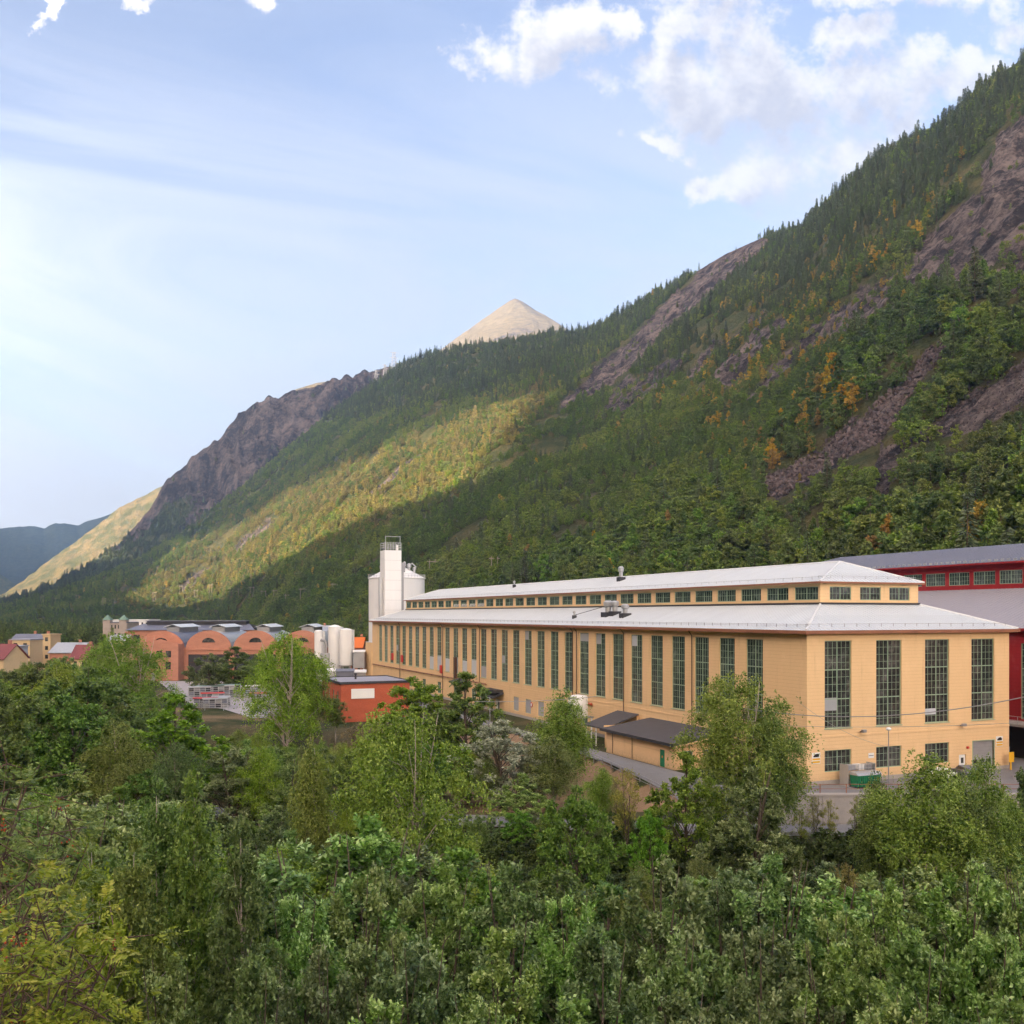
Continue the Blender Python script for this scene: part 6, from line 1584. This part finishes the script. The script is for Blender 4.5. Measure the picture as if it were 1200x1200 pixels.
# ================================================================ storage yard
mk = lambda pts, name, mat, z=0.07: MB().add([(x, y, float(ground_z(x, y)) + z) for x, y in pts], [tuple(range(len(pts)))]).build(name, mat)
yd = mk([at(185, 720, 291)[:2], at(262, 720, 291)[:2], at(330, 720, 250)[:2], at(330, 720, 190)[:2], at(296, 720, 187)[:2], at(262, 720, 205)[:2], at(226, 720, 215)[:2], at(196, 720, 262)[:2]], 'yard_paving', plain('pale_asphalt', (0.34, 0.32, 0.33), 0.95, 0.1, 0.3)); yd['kind'] = 'structure'
def cage(X, Y, nx, nz, lid, label):
    o = thing('storage_crate', label, 'crate', (X, Y, 0.08), 0.35, 'grey crates in the storage yard')
    w_, d_, h_ = nx * 1.25, 2.2, nz * 0.95
    mb = MB()
    for x in np.linspace(-w_ / 2, w_ / 2, nx + 1): mb.box(x - 0.05, x + 0.05, -d_ / 2 - 0.05, -d_ / 2 + 0.05, 0, h_); mb.box(x - 0.05, x + 0.05, d_ / 2 - 0.05, d_ / 2 + 0.05, 0, h_)
    for z in np.linspace(0.1, h_, nz * 2 + 1): mb.box(-w_ / 2, w_ / 2, -d_ / 2 - 0.04, -d_ / 2 + 0.04, z - 0.04, z + 0.04); mb.box(-w_ / 2 - 0.04, -w_ / 2 + 0.04, -d_ / 2, d_ / 2, z - 0.04, z + 0.04); mb.box(w_ / 2 - 0.04, w_ / 2 + 0.04, -d_ / 2, d_ / 2, z - 0.04, z + 0.04)
    mb.build('frame', M_lgrey, o)
    for i in range(nx):
        for j in range(nz): MB().box(-w_ / 2 + 1.25 * i + 0.12, -w_ / 2 + 1.25 * (i + 1) - 0.12, -d_ / 2 + 0.1, d_ / 2 - 0.1, 0.95 * j + 0.12, 0.95 * j + 0.8).build('bin', [M_grey, M_slate, M_dark][(i + j) % 3], o)
    MB().box(-w_ / 2 - 0.1, w_ / 2 + 0.1, -d_ / 2 - 0.1, d_ / 2 + 0.1, h_ + 0.05, h_ + 0.2).build('lid', lid, o)
for px, Y, nx, nz, m_, lb in ((241, 209, 4, 2, M_redp, 'grey crate rack with red lid in the storage yard'), (252, 208, 4, 2, M_lgrey, 'grey crate rack with pale lid in the storage yard'), (259, 212, 3, 2, M_lgrey, 'short grey crate rack at the yard edge'),
                          (234, 228, 4, 3, M_lgrey, 'tall grey crate rack by the yard track'), (246, 231, 5, 3, M_copper, 'long crate rack with green lid in the storage yard'), (259, 232, 5, 3, M_lgrey, 'long crate rack with pale lid in the storage yard'),
                          (269, 235, 4, 3, M_copper, 'crate rack with green lid nearest the trees'), (249, 222, 4, 2, M_redp, 'middle crate rack with red lid in the storage yard'), (296, 232, 3, 3, M_white, 'white lidded crate rack by the weeping birch'), (303, 222, 3, 2, M_redp, 'small red lidded crate rack by the weeping birch')):
    p = at(px, 720, Y); cage(p[0], p[1], nx, nz, m_, lb)
rail('yard_fence', [gz_(*at(px, 720, Y)[:2], 0.05) for px, Y in ((196, 255), (224, 214), (240, 203), (262, 202), (268, 203))], 1.6, 3, 3.0, M_lgrey, 'low grey fence round the storage yard')

# ================================================================ power poles on the slope and masts on the skyline
def on_wall(px, py):
    j = int(np.argmin(np.abs(WPX - px))); col = project(WX[j], WY[j], WZ[j])[1]
    r_ = int(np.argmin(np.abs(col[:190] - py))); return WX[j, r_], WY[j, r_], WZ[j, r_]
def hpole(px, base, top, gap, label='wooden twin power pole with crossbar on the lower mountainside'):
    x, y, z = on_wall(px, base); h_ = (base - top) / F * y * 1.0; g_ = max(gap / F * y, 1.6)
    o = thing('power_pole', label, 'power pole', (x, y, z - 0.5), R(12), 'twin power poles on the lower mountainside')
    for s_ in (-1, 1): MB().tube([(s_ * g_ / 2, 0, -1), (s_ * g_ / 2, 0, h_)], [0.3, 0.24], 6).build('post', M_pole, o)
    MB().box(-g_ * 0.95, g_ * 0.95, -0.2, 0.2, h_ * 0.9, h_ * 0.9 + 0.45).build('crossbar', M_pole, o)
    for s_ in (-0.9, 0, 0.9): MB().box(s_ * g_ - 0.12, s_ * g_ + 0.12, -0.12, 0.12, h_ * 0.9 - 0.9, h_ * 0.9).build('insulator', M_glass, o)
M_pole = plain('weathered_pole', (0.30, 0.26, 0.23), 0.85, 0.15)
for a in ((505.5, 687, 655, 6.5), (581, 680, 651, 7), (409, 690, 678, 6), (213, 700, 686, 3), (247.5, 699, 684, 3), (270, 700, 689, 3), (281.5, 702, 688, 4), (294, 701, 687, 4), (309, 704, 692, 4.5), (323, 705, 689, 4.5), (337, 711, 695, 4.5), (353, 703, 688, 4.5),
          (391, 695, 683, 5), (704, 628, 611, 5), (230, 702, 690, 3), (180, 704, 693, 3), (64, 712, 700, 3), (92, 710, 696, 3), (121, 712, 700, 3), (137, 712, 701, 3), (48, 710, 698, 2.5)): hpole(*a)
def mast(px, base, top, label):
    x, y, z = on_wall(px, base); h_ = (base - top) / F * y
    o = thing('lattice_mast', label, 'pylon', (x, y, z - 2), 0.4); wb = h_ * 0.16
    M_ = M_lgrey
    for sx in (-1, 1):
        for sy in (-1, 1): MB().tube([(sx * wb, sy * wb, -2), (sx * wb * 0.3, sy * wb * 0.3, h_)], 0.42, 5).build('leg', M_, o)
    mb = MB()
    for k in range(6):
        u0, u1 = k / 6, (k + 1) / 6
        for sx in (-1, 1):
            w0, w1 = wb * (1 - 0.7 * u0), wb * (1 - 0.7 * u1)
            mb.tube([(-w0, sx * w0, h_ * u0), (w1, sx * w1, h_ * u1)], 0.22, 4); mb.tube([(w0, sx * w0, h_ * u0), (-w1, sx * w1, h_ * u1)], 0.22, 4)
    mb.build('bracing', M_, o)
    for u in (0.68, 0.95): MB().box(-h_ * 0.24, h_ * 0.24, -0.4, 0.4, h_ * u, h_ * u + 0.9).build('arm', M_, o)
mast(463, 430, 408, 'tall lattice power mast on the skyline of the ridge'); mast(440, 448, 433, 'smaller lattice power mast on the ridge beside the tall one'); mast(450, 440, 426, 'short lattice mast on the skyline between its neighbours')
# ================================================================ valley trees, one by one
TREES = [
    # key, px, top row, depth, width px, name, label
    ('birch3', 150, 742, 165, 100, 'birch_tree', 'broad dark weeping birch standing before the salmon brick hall'),
    ('birch0', 128, 762, 175, 70, 'birch_tree', 'dark birch pressed against the broad weeping birch'),
    ('maple0', 122, 741, 245, 34, 'round_tree', 'dark round tree beside the cream house with maroon roof'),
    ('brown0', 114, 754, 228, 22, 'brown_tree', 'rusty brown leaved tree under the dark round tree'),
    ('maple1', 203, 811, 112, 150, 'maple_tree', 'large rounded green tree before the storage yard'),
    ('willow2', 244, 764, 240, 62, 'maple_tree', 'bushy green tree before the brick gates'),
    ('maple1', 276, 757, 246, 70, 'birch_tree', 'light green birch between the yard and the round gables'),
    ('birch2', 305, 764, 240, 44, 'birch_tree', 'narrow birch beside the crate racks'),
    ('birch3', 335, 742, 152, 96, 'birch_tree', 'loose weeping birch between the yard and the brick building'),
    ('birch0', 364, 762, 158, 50, 'birch_tree', 'leaning birch close to the brick building corner'),
    ('slender0', 393, 815, 160, 34, 'young_tree', 'small green tree against the orange brick wall'),
    ('brown0', 420, 845, 135, 70, 'brown_tree', 'thin brownish tree below the white sign'),
    ('birch3', 476, 830, 76, 165, 'birch_tree', 'big pale trunked weeping birch in front of the brick building'),
    ('birch1', 366, 866, 80, 66, 'birch_tree', 'yellow green birch with bare white trunk in the wood'),
    ('maple0', 490, 790, 146, 100, 'leafy_tree', 'dark leafy tree right of the orange brick wall'),
    ('maple1', 546, 786, 142, 104, 'leafy_tree', 'dark leafy tree below the far windows of the long wall'),
    ('silver0', 590, 843, 116, 122, 'silver_tree', 'silvery leaved tree before the side door'),
    ('silver0', 625, 868, 116, 60, 'silver_tree', 'smaller silvery tree between the silver tree and the birch'),
    ('birch1', 660, 807, 126, 74, 'birch_tree', 'upright birch in front of the white tank'),
    ('maple0', 676, 916, 80, 108, 'maple_tree', 'dense bright green tree below the bare bank'),
    ('thin0', 735, 896, 96, 44, 'young_tree', 'thin yellowish young tree on the bare bank'),
    ('birch0', 648, 862, 113, 70, 'birch_tree', 'low bushy birch at the foot of the upright birch'),
    ('willow3', 612, 905, 104, 80, 'willow_tree', 'dark willow under the silvery tree'),
    ('maple0', 762, 945, 86, 56, 'leafy_tree', 'small dark tree beside the thin yellowish one'),
    ('birch0', 705, 900, 103, 44, 'birch_tree', 'small birch at the left edge of the bare bank'),
    ('thin0', 722, 905, 100, 22, 'young_tree', 'sparse sapling on the bare bank'),
    ('birch3', 868, 790, 97, 138, 'birch_tree', 'tall open birch before the corner of the ochre hall'),
    ('birch0', 905, 826, 95, 80, 'birch_tree', 'birch with drooping side crown against the ochre corner'),
    ('maple1', 804, 880, 92, 96, 'leafy_tree', 'dark green leafy tree below the annex'),
    ('willow3', 880, 896, 86, 120, 'leafy_tree', 'dense green tree at the foot of the tall open birch'),
    ('birch0', 1085, 884, 80, 130, 'birch_tree', 'light green birch hiding the terrace before the roller door'),
    ('birch2', 1158, 886, 84, 96, 'birch_tree', 'feathery birch under the red hall'),
    ('maple0', 1215, 880, 90, 70, 'leafy_tree', 'leafy tree before the alley'),
    ('thin0', 955, 930, 98, 28, 'young_tree', 'thin sapling before the left end of the terrace wall'),
    ('thin0', 1003, 930, 98, 24, 'young_tree', 'thin sapling before the middle of the terrace wall'),
    ('thin0', 972, 934, 97, 22, 'young_tree', 'pale sapling between two others before the terrace wall'), ('thin0', 1022, 928, 96, 30, 'young_tree', 'bushy sapling before the terrace wall beside the light green birch'), ('thin0', 938, 945, 96, 26, 'young_tree', 'short sapling at the very end of the terrace wall'),
    ('birch1', 1030, 905, 86, 60, 'birch_tree', 'narrow birch beside the light green birch'), ('birch0', 1125, 905, 82, 80, 'birch_tree', 'birch between the light green and the feathery one'),
    ('brown0', 990, 1010, 74, 60, 'brown_tree', 'low brown thicket below the terrace wall'),
    # slope below the camera
    ('slender0', 186, 918, 44, 62, 'birch_tree', 'slender birch with red brown trunk, left of a pair'),
    ('slender1', 226, 902, 43, 78, 'birch_tree', 'slender birch with pale trunk, right of a pair'),
    ('slender1', 284, 956, 39, 100, 'birch_tree', 'light green young birch on the slope'),
    ('slender0', 156, 985, 37, 92, 'birch_tree', 'twin stemmed young birch on the slope'),
    ('slender0', 105, 985, 36, 80, 'birch_tree', 'young birch beside the rowan'),
    ('willow0', 345, 1040, 42, 95, 'willow_bush', None), ('willow2', 430, 1008, 46, 140, 'willow_bush', None), ('willow1', 520, 1015, 47, 110, 'willow_bush', None),
    ('willow3', 600, 1006, 46, 120, 'willow_bush', None), ('willow0', 668, 1040, 44, 110, 'willow_bush', None), ('willow2', 775, 1000, 48, 150, 'willow_bush', None),
    ('willow1', 850, 1022, 50, 90, 'willow_bush', None), ('willow3', 905, 998, 48, 130, 'willow_bush', None), ('willow0', 985, 1060, 44, 100, 'willow_bush', None),
    ('willow1', 1042, 1036, 46, 100, 'willow_bush', None), ('willow2', 1135, 1004, 48, 140, 'willow_bush', None), ('willow3', 1215, 1010, 46, 100, 'willow_bush', None),
    ('willow2', 385, 1100, 35, 140, 'willow_bush', None), ('willow0', 490, 1090, 35, 140, 'willow_bush', None), ('willow3', 590, 1085, 36, 140, 'willow_bush', None),
    ('willow1', 700, 1085, 35, 130, 'willow_bush', None), ('willow2', 790, 1080, 36, 150, 'willow_bush', None), ('willow0', 890, 1075, 36, 150, 'willow_bush', None),
    ('willow3', 985, 1100, 34, 130, 'willow_bush', None), ('willow1', 1070, 1090, 35, 130, 'willow_bush', None), ('willow2', 1172, 1085, 33, 130, 'willow_bush', None),
    ('willow1', 300, 1120, 33, 110, 'willow_bush', None), ('willow3', 40, 1030, 44, 110, 'willow_bush', None), ('willow0', -40, 1010, 46, 120, 'willow_bush', None), ('willow2', -110, 1040, 42, 120, 'willow_bush', None), ('willow1', 200, 1120, 32, 110, 'willow_bush', None), ('willow0', 1285, 1020, 46, 120, 'willow_bush', None), ('willow2', 1290, 1110, 34, 140, 'willow_bush', None), ('willow0', 440, 1165, 29, 150, 'willow_bush', None), ('willow2', 560, 1160, 29, 150, 'willow_bush', None), ('willow3', 670, 1165, 29, 150, 'willow_bush', None),
    ('willow1', 800, 1165, 29, 150, 'willow_bush', None), ('willow2', 920, 1160, 29, 160, 'willow_bush', None), ('willow0', 1050, 1165, 29, 150, 'willow_bush', None), ('willow3', 1180, 1165, 28, 150, 'willow_bush', None),
]
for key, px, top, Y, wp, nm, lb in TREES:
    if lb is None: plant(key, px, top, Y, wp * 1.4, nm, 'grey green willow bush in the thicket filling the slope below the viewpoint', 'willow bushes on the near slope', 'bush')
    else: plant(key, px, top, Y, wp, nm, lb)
rng = np.random.default_rng(77)
# dense wood filling the hollow between the slope and the factory
def fill(n_, y0, y1, px0, px1, line, jitter, keys, names_, minh=4.0):
    k = 0; placed = []
    for _ in range(n_ * 30):
        if k >= n_: break
        Y = rng.uniform(y0, y1); px = rng.uniform(px0, px1); X = (px - 600) / F * Y
        if any((X - a) ** 2 + (Y - b) ** 2 < r_ ** 2 for a, b, r_ in placed): continue
        if abs(Y - np.interp(X, [-140, -60, -10, 20, 60], [121, 116, 109.5, 103.6, 103.4])) < 5.5: continue
        top = np.interp(px, *zip(*line)) + rng.uniform(0, jitter)
        zt = CAMZ + (HZ - top) / F * Y
        h_ = zt - float(ground_z(X, Y))
        if h_ < minh: continue
        if h_ > 17: top += (h_ - rng.uniform(12, 16)) * F / Y; h_ = 14
        key = keys[rng.integers(len(keys))]
        wpx = PW[key] * h_ / PH[key] * rng.uniform(0.95, 1.25) * F / Y
        nm, lb, gr = names_[0 if key[:5] in ('birch', 'slend') else 1]
        if key[:5] == 'willo': nm, lb, gr = 'willow_tree', lb.replace('leafy green tree', 'grey green willow'), gr.replace('leafy trees', 'willows'); lb = lb.replace('grey green willow', 'slim grey green willow') if key[-1] == '1' else lb
        if key[-1] == '1': lb = lb.replace('birch', 'slim birch').replace('leafy green tree', 'tall oval leafy tree'); gr = 'slim ' + gr
        plant(key, px, top, Y, wpx, nm, lb, gr)
        placed.append((X, Y, 2.6)); k += 1
nf = (('birch_tree', 'birch among the dense wood in the hollow before the factory', 'birches of the wood in the hollow'), ('leafy_tree', 'leafy green tree among the dense wood in the hollow before the factory', 'leafy trees of the wood in the hollow'))
fill(98, 52, 97, -150, 1330, [(-150, 905), (-20, 905), (100, 910), (200, 925), (330, 960), (420, 955), (560, 985), (640, 1000), (760, 985), (930, 1000), (1010, 1010), (1330, 985)], 60, ['willow0', 'willow1', 'willow2', 'willow3', 'maple0', 'maple1', 'birch0', 'birch1', 'willow3'], nf)
nf2 = (('birch_tree', 'birch in the belt of trees before the town', 'birches of the belt before the town'), ('leafy_tree', 'leafy green tree in the belt of trees before the town', 'leafy trees of the belt before the town'))
fill(84, 104, 215, -200, 175, [(-200, 795), (-30, 790), (0, 786), (40, 770), (75, 764), (105, 774), (130, 800), (175, 842)], 55, ['maple0', 'maple1', 'birch2', 'birch0', 'willow0', 'maple0', 'birch1'], nf2)
fill(44, 100, 150, 150, 470, [(150, 852), (215, 868), (300, 868), (330, 868), (400, 868), (470, 880)], 45, ['maple0', 'maple1', 'birch2', 'birch0', 'willow0', 'willow3'], nf)
fill(30, 118, 172, 262, 420, [(262, 852), (330, 858), (420, 862)], 22, ['maple0', 'birch0', 'willow0', 'birch2', 'willow3'], nf, 3.0)
fill(26, 112, 150, 440, 640, [(440, 868), (520, 850), (560, 880), (640, 905)], 40, ['maple0', 'maple1', 'birch0', 'willow0'], nf)
fill(42, 216, 330, -180, 118, [(-180, 790), (-30, 790), (0, 782), (30, 775), (60, 768), (118, 776)], 14, ['maple0', 'birch2', 'birch0'], nf2, 3.0)

fill(22, 93, 100.5, 300, 740, [(300, 925), (420, 932), (560, 938), (640, 945), (740, 948)], 22, ['willow0', 'willow3', 'maple0', 'birch0'], nf, 2.5)
# low undergrowth between the trunks
n_ = 3000
Yu = rng.uniform(14, 99, n_); pu = rng.uniform(-200, 1340, n_); Xu = (pu - 600) / F * Yu
Zu = ground_z(Xu, Yu); su = rng.uniform(0.35, 0.9, n_)
scatter('undergrowth', np.stack((Xu, Yu, Zu - 0.2), 1), np.stack((su, su, su * rng.uniform(0.7, 1.1, n_)), 1), np.stack((0 * su, 0 * su, rng.random(n_) * 6.28), 1), np.full(n_, 7), np.array((0.09, 0.13, 0.032)) * rng.uniform(0.6, 1.2, (n_, 1)), PROTO_COL, 'low leafy undergrowth between the trees of the hollow', 'undergrowth')
# woods on the valley floor beyond the town and by the factory
tree_t = np.where(m3 < 0.5, np.array((0.10, 0.15, 0.04)), np.array((0.15, 0.19, 0.055))) * rng.uniform(0.7, 1.3, (n3, 1))
scatter('valley_wood', p3, np.stack((s3, s3, s3), 1), np.stack((0 * s3, 0 * s3, rng.random(n3) * 6.28), 1), rng.choice([0, 1, 2, 3, 5, 7], n3), tree_t, PROTO_COL, 'scattered trees of the valley floor beyond the town', 'forest')

# ---------------------------------------------------------------- rowan close to the viewpoint
M_twig = bark_mat('rowan_bark', (0.13, 0.085, 0.065), (0.06, 0.04, 0.035), 9.0)
M_berry = plain('rowan_berries', (0.42, 0.075, 0.02), 0.45, 0.2)
def rowan(loc, label, seed, targets):
    """stems reach given points; sprays of pinnate leaves along their outer ends"""
    rg = np.random.default_rng(seed); org = Vector(loc)
    o = thing('rowan_tree', label, 'tree', loc)
    tr = MB(); base = []; dirs = []; vv = []; bmb = MB()
    for tpx, tpy, tY in targets:
        tip = Vector(at(tpx, tpy, tY)) - org
        mid_ = tip * 0.5 + Vector((rg.normal() * 0.25, rg.normal() * 0.2, 0.35 + rg.normal() * 0.15)); st_ = Vector((rg.normal() * 0.15, rg.normal() * 0.15, 0))
        pts = []
        for i in range(13):
            u = i / 12; pts.append(st_ * (1 - u) ** 2 + mid_ * 2 * u * (1 - u) + tip * u * u)
        tr.tube(pts, [0.036 * (1 - i / 12) ** 0.9 + 0.004 for i in range(13)], 6, cap=False)
        for i in range(3, 13):
            for _ in range(2 if i < 9 else 4):
                side = Vector(rg.normal(size=3)).normalized() + Vector((0, 0, 0.25))
                tw = pts[i] + side.normalized() * rg.uniform(0.15, 0.6)
                tr.tube([pts[i], tw], [0.008, 0.004], 4, cap=False)
                for _k in range(rg.integers(2, 5)):             # a spray of pinnate leaves
                    ax = (side + Vector(rg.normal(size=3)) * 0.7).normalized(); ax.z -= 0.15
                    ln_ = rg.uniform(0.16, 0.26); sd = ax.cross(Vector((0, 0, 1)) + Vector(rg.normal(size=3)) * 0.3).normalized()
                    c_ = rg.random()
                    for j in range(7):
                        q = tw + ax * ln_ * (0.25 + 0.75 * j / 6) - Vector((0, 0, 0.10 * ln_ * (j / 6) ** 2))
                        for sg_ in (-1, 1):
                            base.append(q); dirs.append((sd * sg_ + ax * 0.55 - Vector((0, 0, 0.12))).normalized()); vv.append(min(1, 0.15 + 0.6 * c_ + 0.3 * rg.random()))
                    base.append(tw + ax * ln_); dirs.append(ax.normalized()); vv.append(0.5)
            if rg.random() < 0.10:
                for _k in range(16):
                    bp = pts[i] + Vector(rg.normal(size=3)) * 0.045 - Vector((0, 0, 0.08)); bmb.lathe(bp, [(0.004, -0.011), (0.012, 0), (0.004, 0.011)], 6)
    tm = tr.build('trunk', M_twig, o, smooth=True)
    nb = len(base)
    lv = leaves(np.array([tuple(b) for b in base]), np.array([tuple(d) for d in dirs]), 0.062 * rg.uniform(0.75, 1.2, nb), 0.021, rg, np.array(vv))
    link('crown', np_mesh('rowan_crown', lv[0], lv[1], [LEAF['rowan']], [('v', 'FLOAT', lv[2])]), o)
    if bmb.v: bmb.build('berries', M_berry, o)['kind'] = 'stuff'
g1_ = lambda x, y: (x, y, float(ground_z(x, y)))
rowan(g1_(-6.2, 9.6), 'rowan with orange berries and bare twigs close to the viewpoint', 3, [(8, 895, 10.6), (35, 915, 11), (70, 935, 11.5), (85, 985, 11), (20, 950, 10), (45, 980, 10.5), (-10, 930, 10), (5, 1000, 10), (60, 1040, 10.6), (95, 1010, 11), (-20, 900, 11), (30, 1030, 9.6), (-15, 980, 9.5), (80, 960, 12), (50, 1000, 12), (15, 970, 12), (62, 1070, 11), (28, 1065, 11.5)])
rowan(g1_(-4.6, 7.4), 'low rowan sprays with pale twigs at the very edge of the slope', 5, [(135, 1100, 8.5), (90, 1085, 8.2), (60, 1110, 8), (20, 1095, 8), (125, 1150, 8.2), (80, 1150, 7.8), (30, 1140, 7.8), (5, 1165, 7.6), (110, 1185, 8), (55, 1185, 7.6), (-5, 1120, 8), (45, 1080, 8.8), (100, 1120, 9), (10, 1190, 8)])
# ================================================================ unseen cloud banks, added and shaped to shadow the upper slopes and far ridge
m, N = new_mat('cloud_white')
d_ = N.n('ShaderNodeBsdfDiffuse', inp={0: (0.9, 0.9, 0.9, 1)}); t_ = N.n('ShaderNodeBsdfTranslucent', inp={0: (0.9, 0.9, 0.9, 1)})
M_cloud = finish(m, N, N.n('ShaderNodeMixShader', inp={0: 0.4, 1: d_.outputs[0], 2: t_.outputs[0]}).outputs[0])
def shadow_cloud(CL, top, label):
    t0, t1 = CL[0][0], CL[-1][0]
    ct = np.linspace(t0, t1, 110); lo = np.interp(ct, *np.array(CL).T); hi = np.interp(ct, *np.array(top).T)
    cu_ = np.linspace(0, 2 * np.pi, 41)[:-1]
    rad = np.sin(np.linspace(0.12, math.pi - 0.12, 110)) ** 0.25
    mid = (lo + hi) / 2; half = (hi - lo) / 2
    ZZ = mid[:, None] - half[:, None] * np.cos(cu_)[None, :] * rad[:, None]
    SS = -5050 + 260 * np.sin(cu_)[None, :] * rad[:, None]
    TT = ct[:, None] + 0 * ZZ
    bump = fbm(TT / 240, ZZ / 240 + SS / 300, 7, 5) * 150
    ZZ = ZZ - bump * np.cos(cu_)[None, :] * 0.5; SS = SS + bump * np.sin(cu_)[None, :]
    ZZ = ZZ - (SS + 5000) * 0.331
    XX = CORNER[0] + D2[0] * SS + D1[0] * TT; YY = CORNER[1] + D2[1] * SS + D1[1] * TT
    nc, nr = XX.shape
    i = np.arange(nc - 1)[:, None] * nr + np.arange(nr)[None, :]
    j = np.arange(nc - 1)[:, None] * nr + (np.arange(nr)[None, :] + 1) % nr
    qd = np.stack((i.ravel(), (i + nr).ravel(), (j + nr).ravel(), j.ravel()), 1)
    cb = link('shadow_cloud', np_mesh('shadow_cloud', np.stack((XX, YY, ZZ), -1).reshape(-1, 3), qd, [M_cloud], smooth=True))
    tag(cb, label, 'cloud', kind='structure')
shadow_cloud([(-3000, 1780), (-2700, 1780), (-2300, 1800), (-2180, 1900), (-2050, 2136), (-1950, 2200), (-1850, 2190), (-1750, 2090), (-1650, 2055), (-1450, 2037), (-1250, 1994), (-1050, 1940), (-850, 1905), (-750, 1850), (-600, 1800), (300, 1740), (450, 1780)],
           [(-3000, 2880), (100, 2880), (450, 2700)], 'long unseen cloud bank added to shade the upper slopes')
shadow_cloud([(2450, 1400), (5500, 1400)], [(2450, 2750), (5500, 2600)], 'second unseen cloud bank added to shade the far ridge')

# ================================================================ haze: the valley air
def haze():
    mb = MB().box(-4150, 1700, -2400, 7200, -8.0, 1960.0)
    m, N = new_mat('valley_air')
    v = N.n('ShaderNodeVolumePrincipled', inp={'Color': (0.25, 0.43, 0.82, 1), 'Density': HAZE, 'Anisotropy': 0.0})
    o = N.n('ShaderNodeOutputMaterial'); m.node_tree.links.new(v.outputs[0], o.inputs['Volume'])
    h = mb.build('haze', m); h['kind'] = 'stuff'
    h['label'] = 'thin blue haze filling the valley air'; h['category'] = 'haze'
HAZE = 7.5e-5
haze()
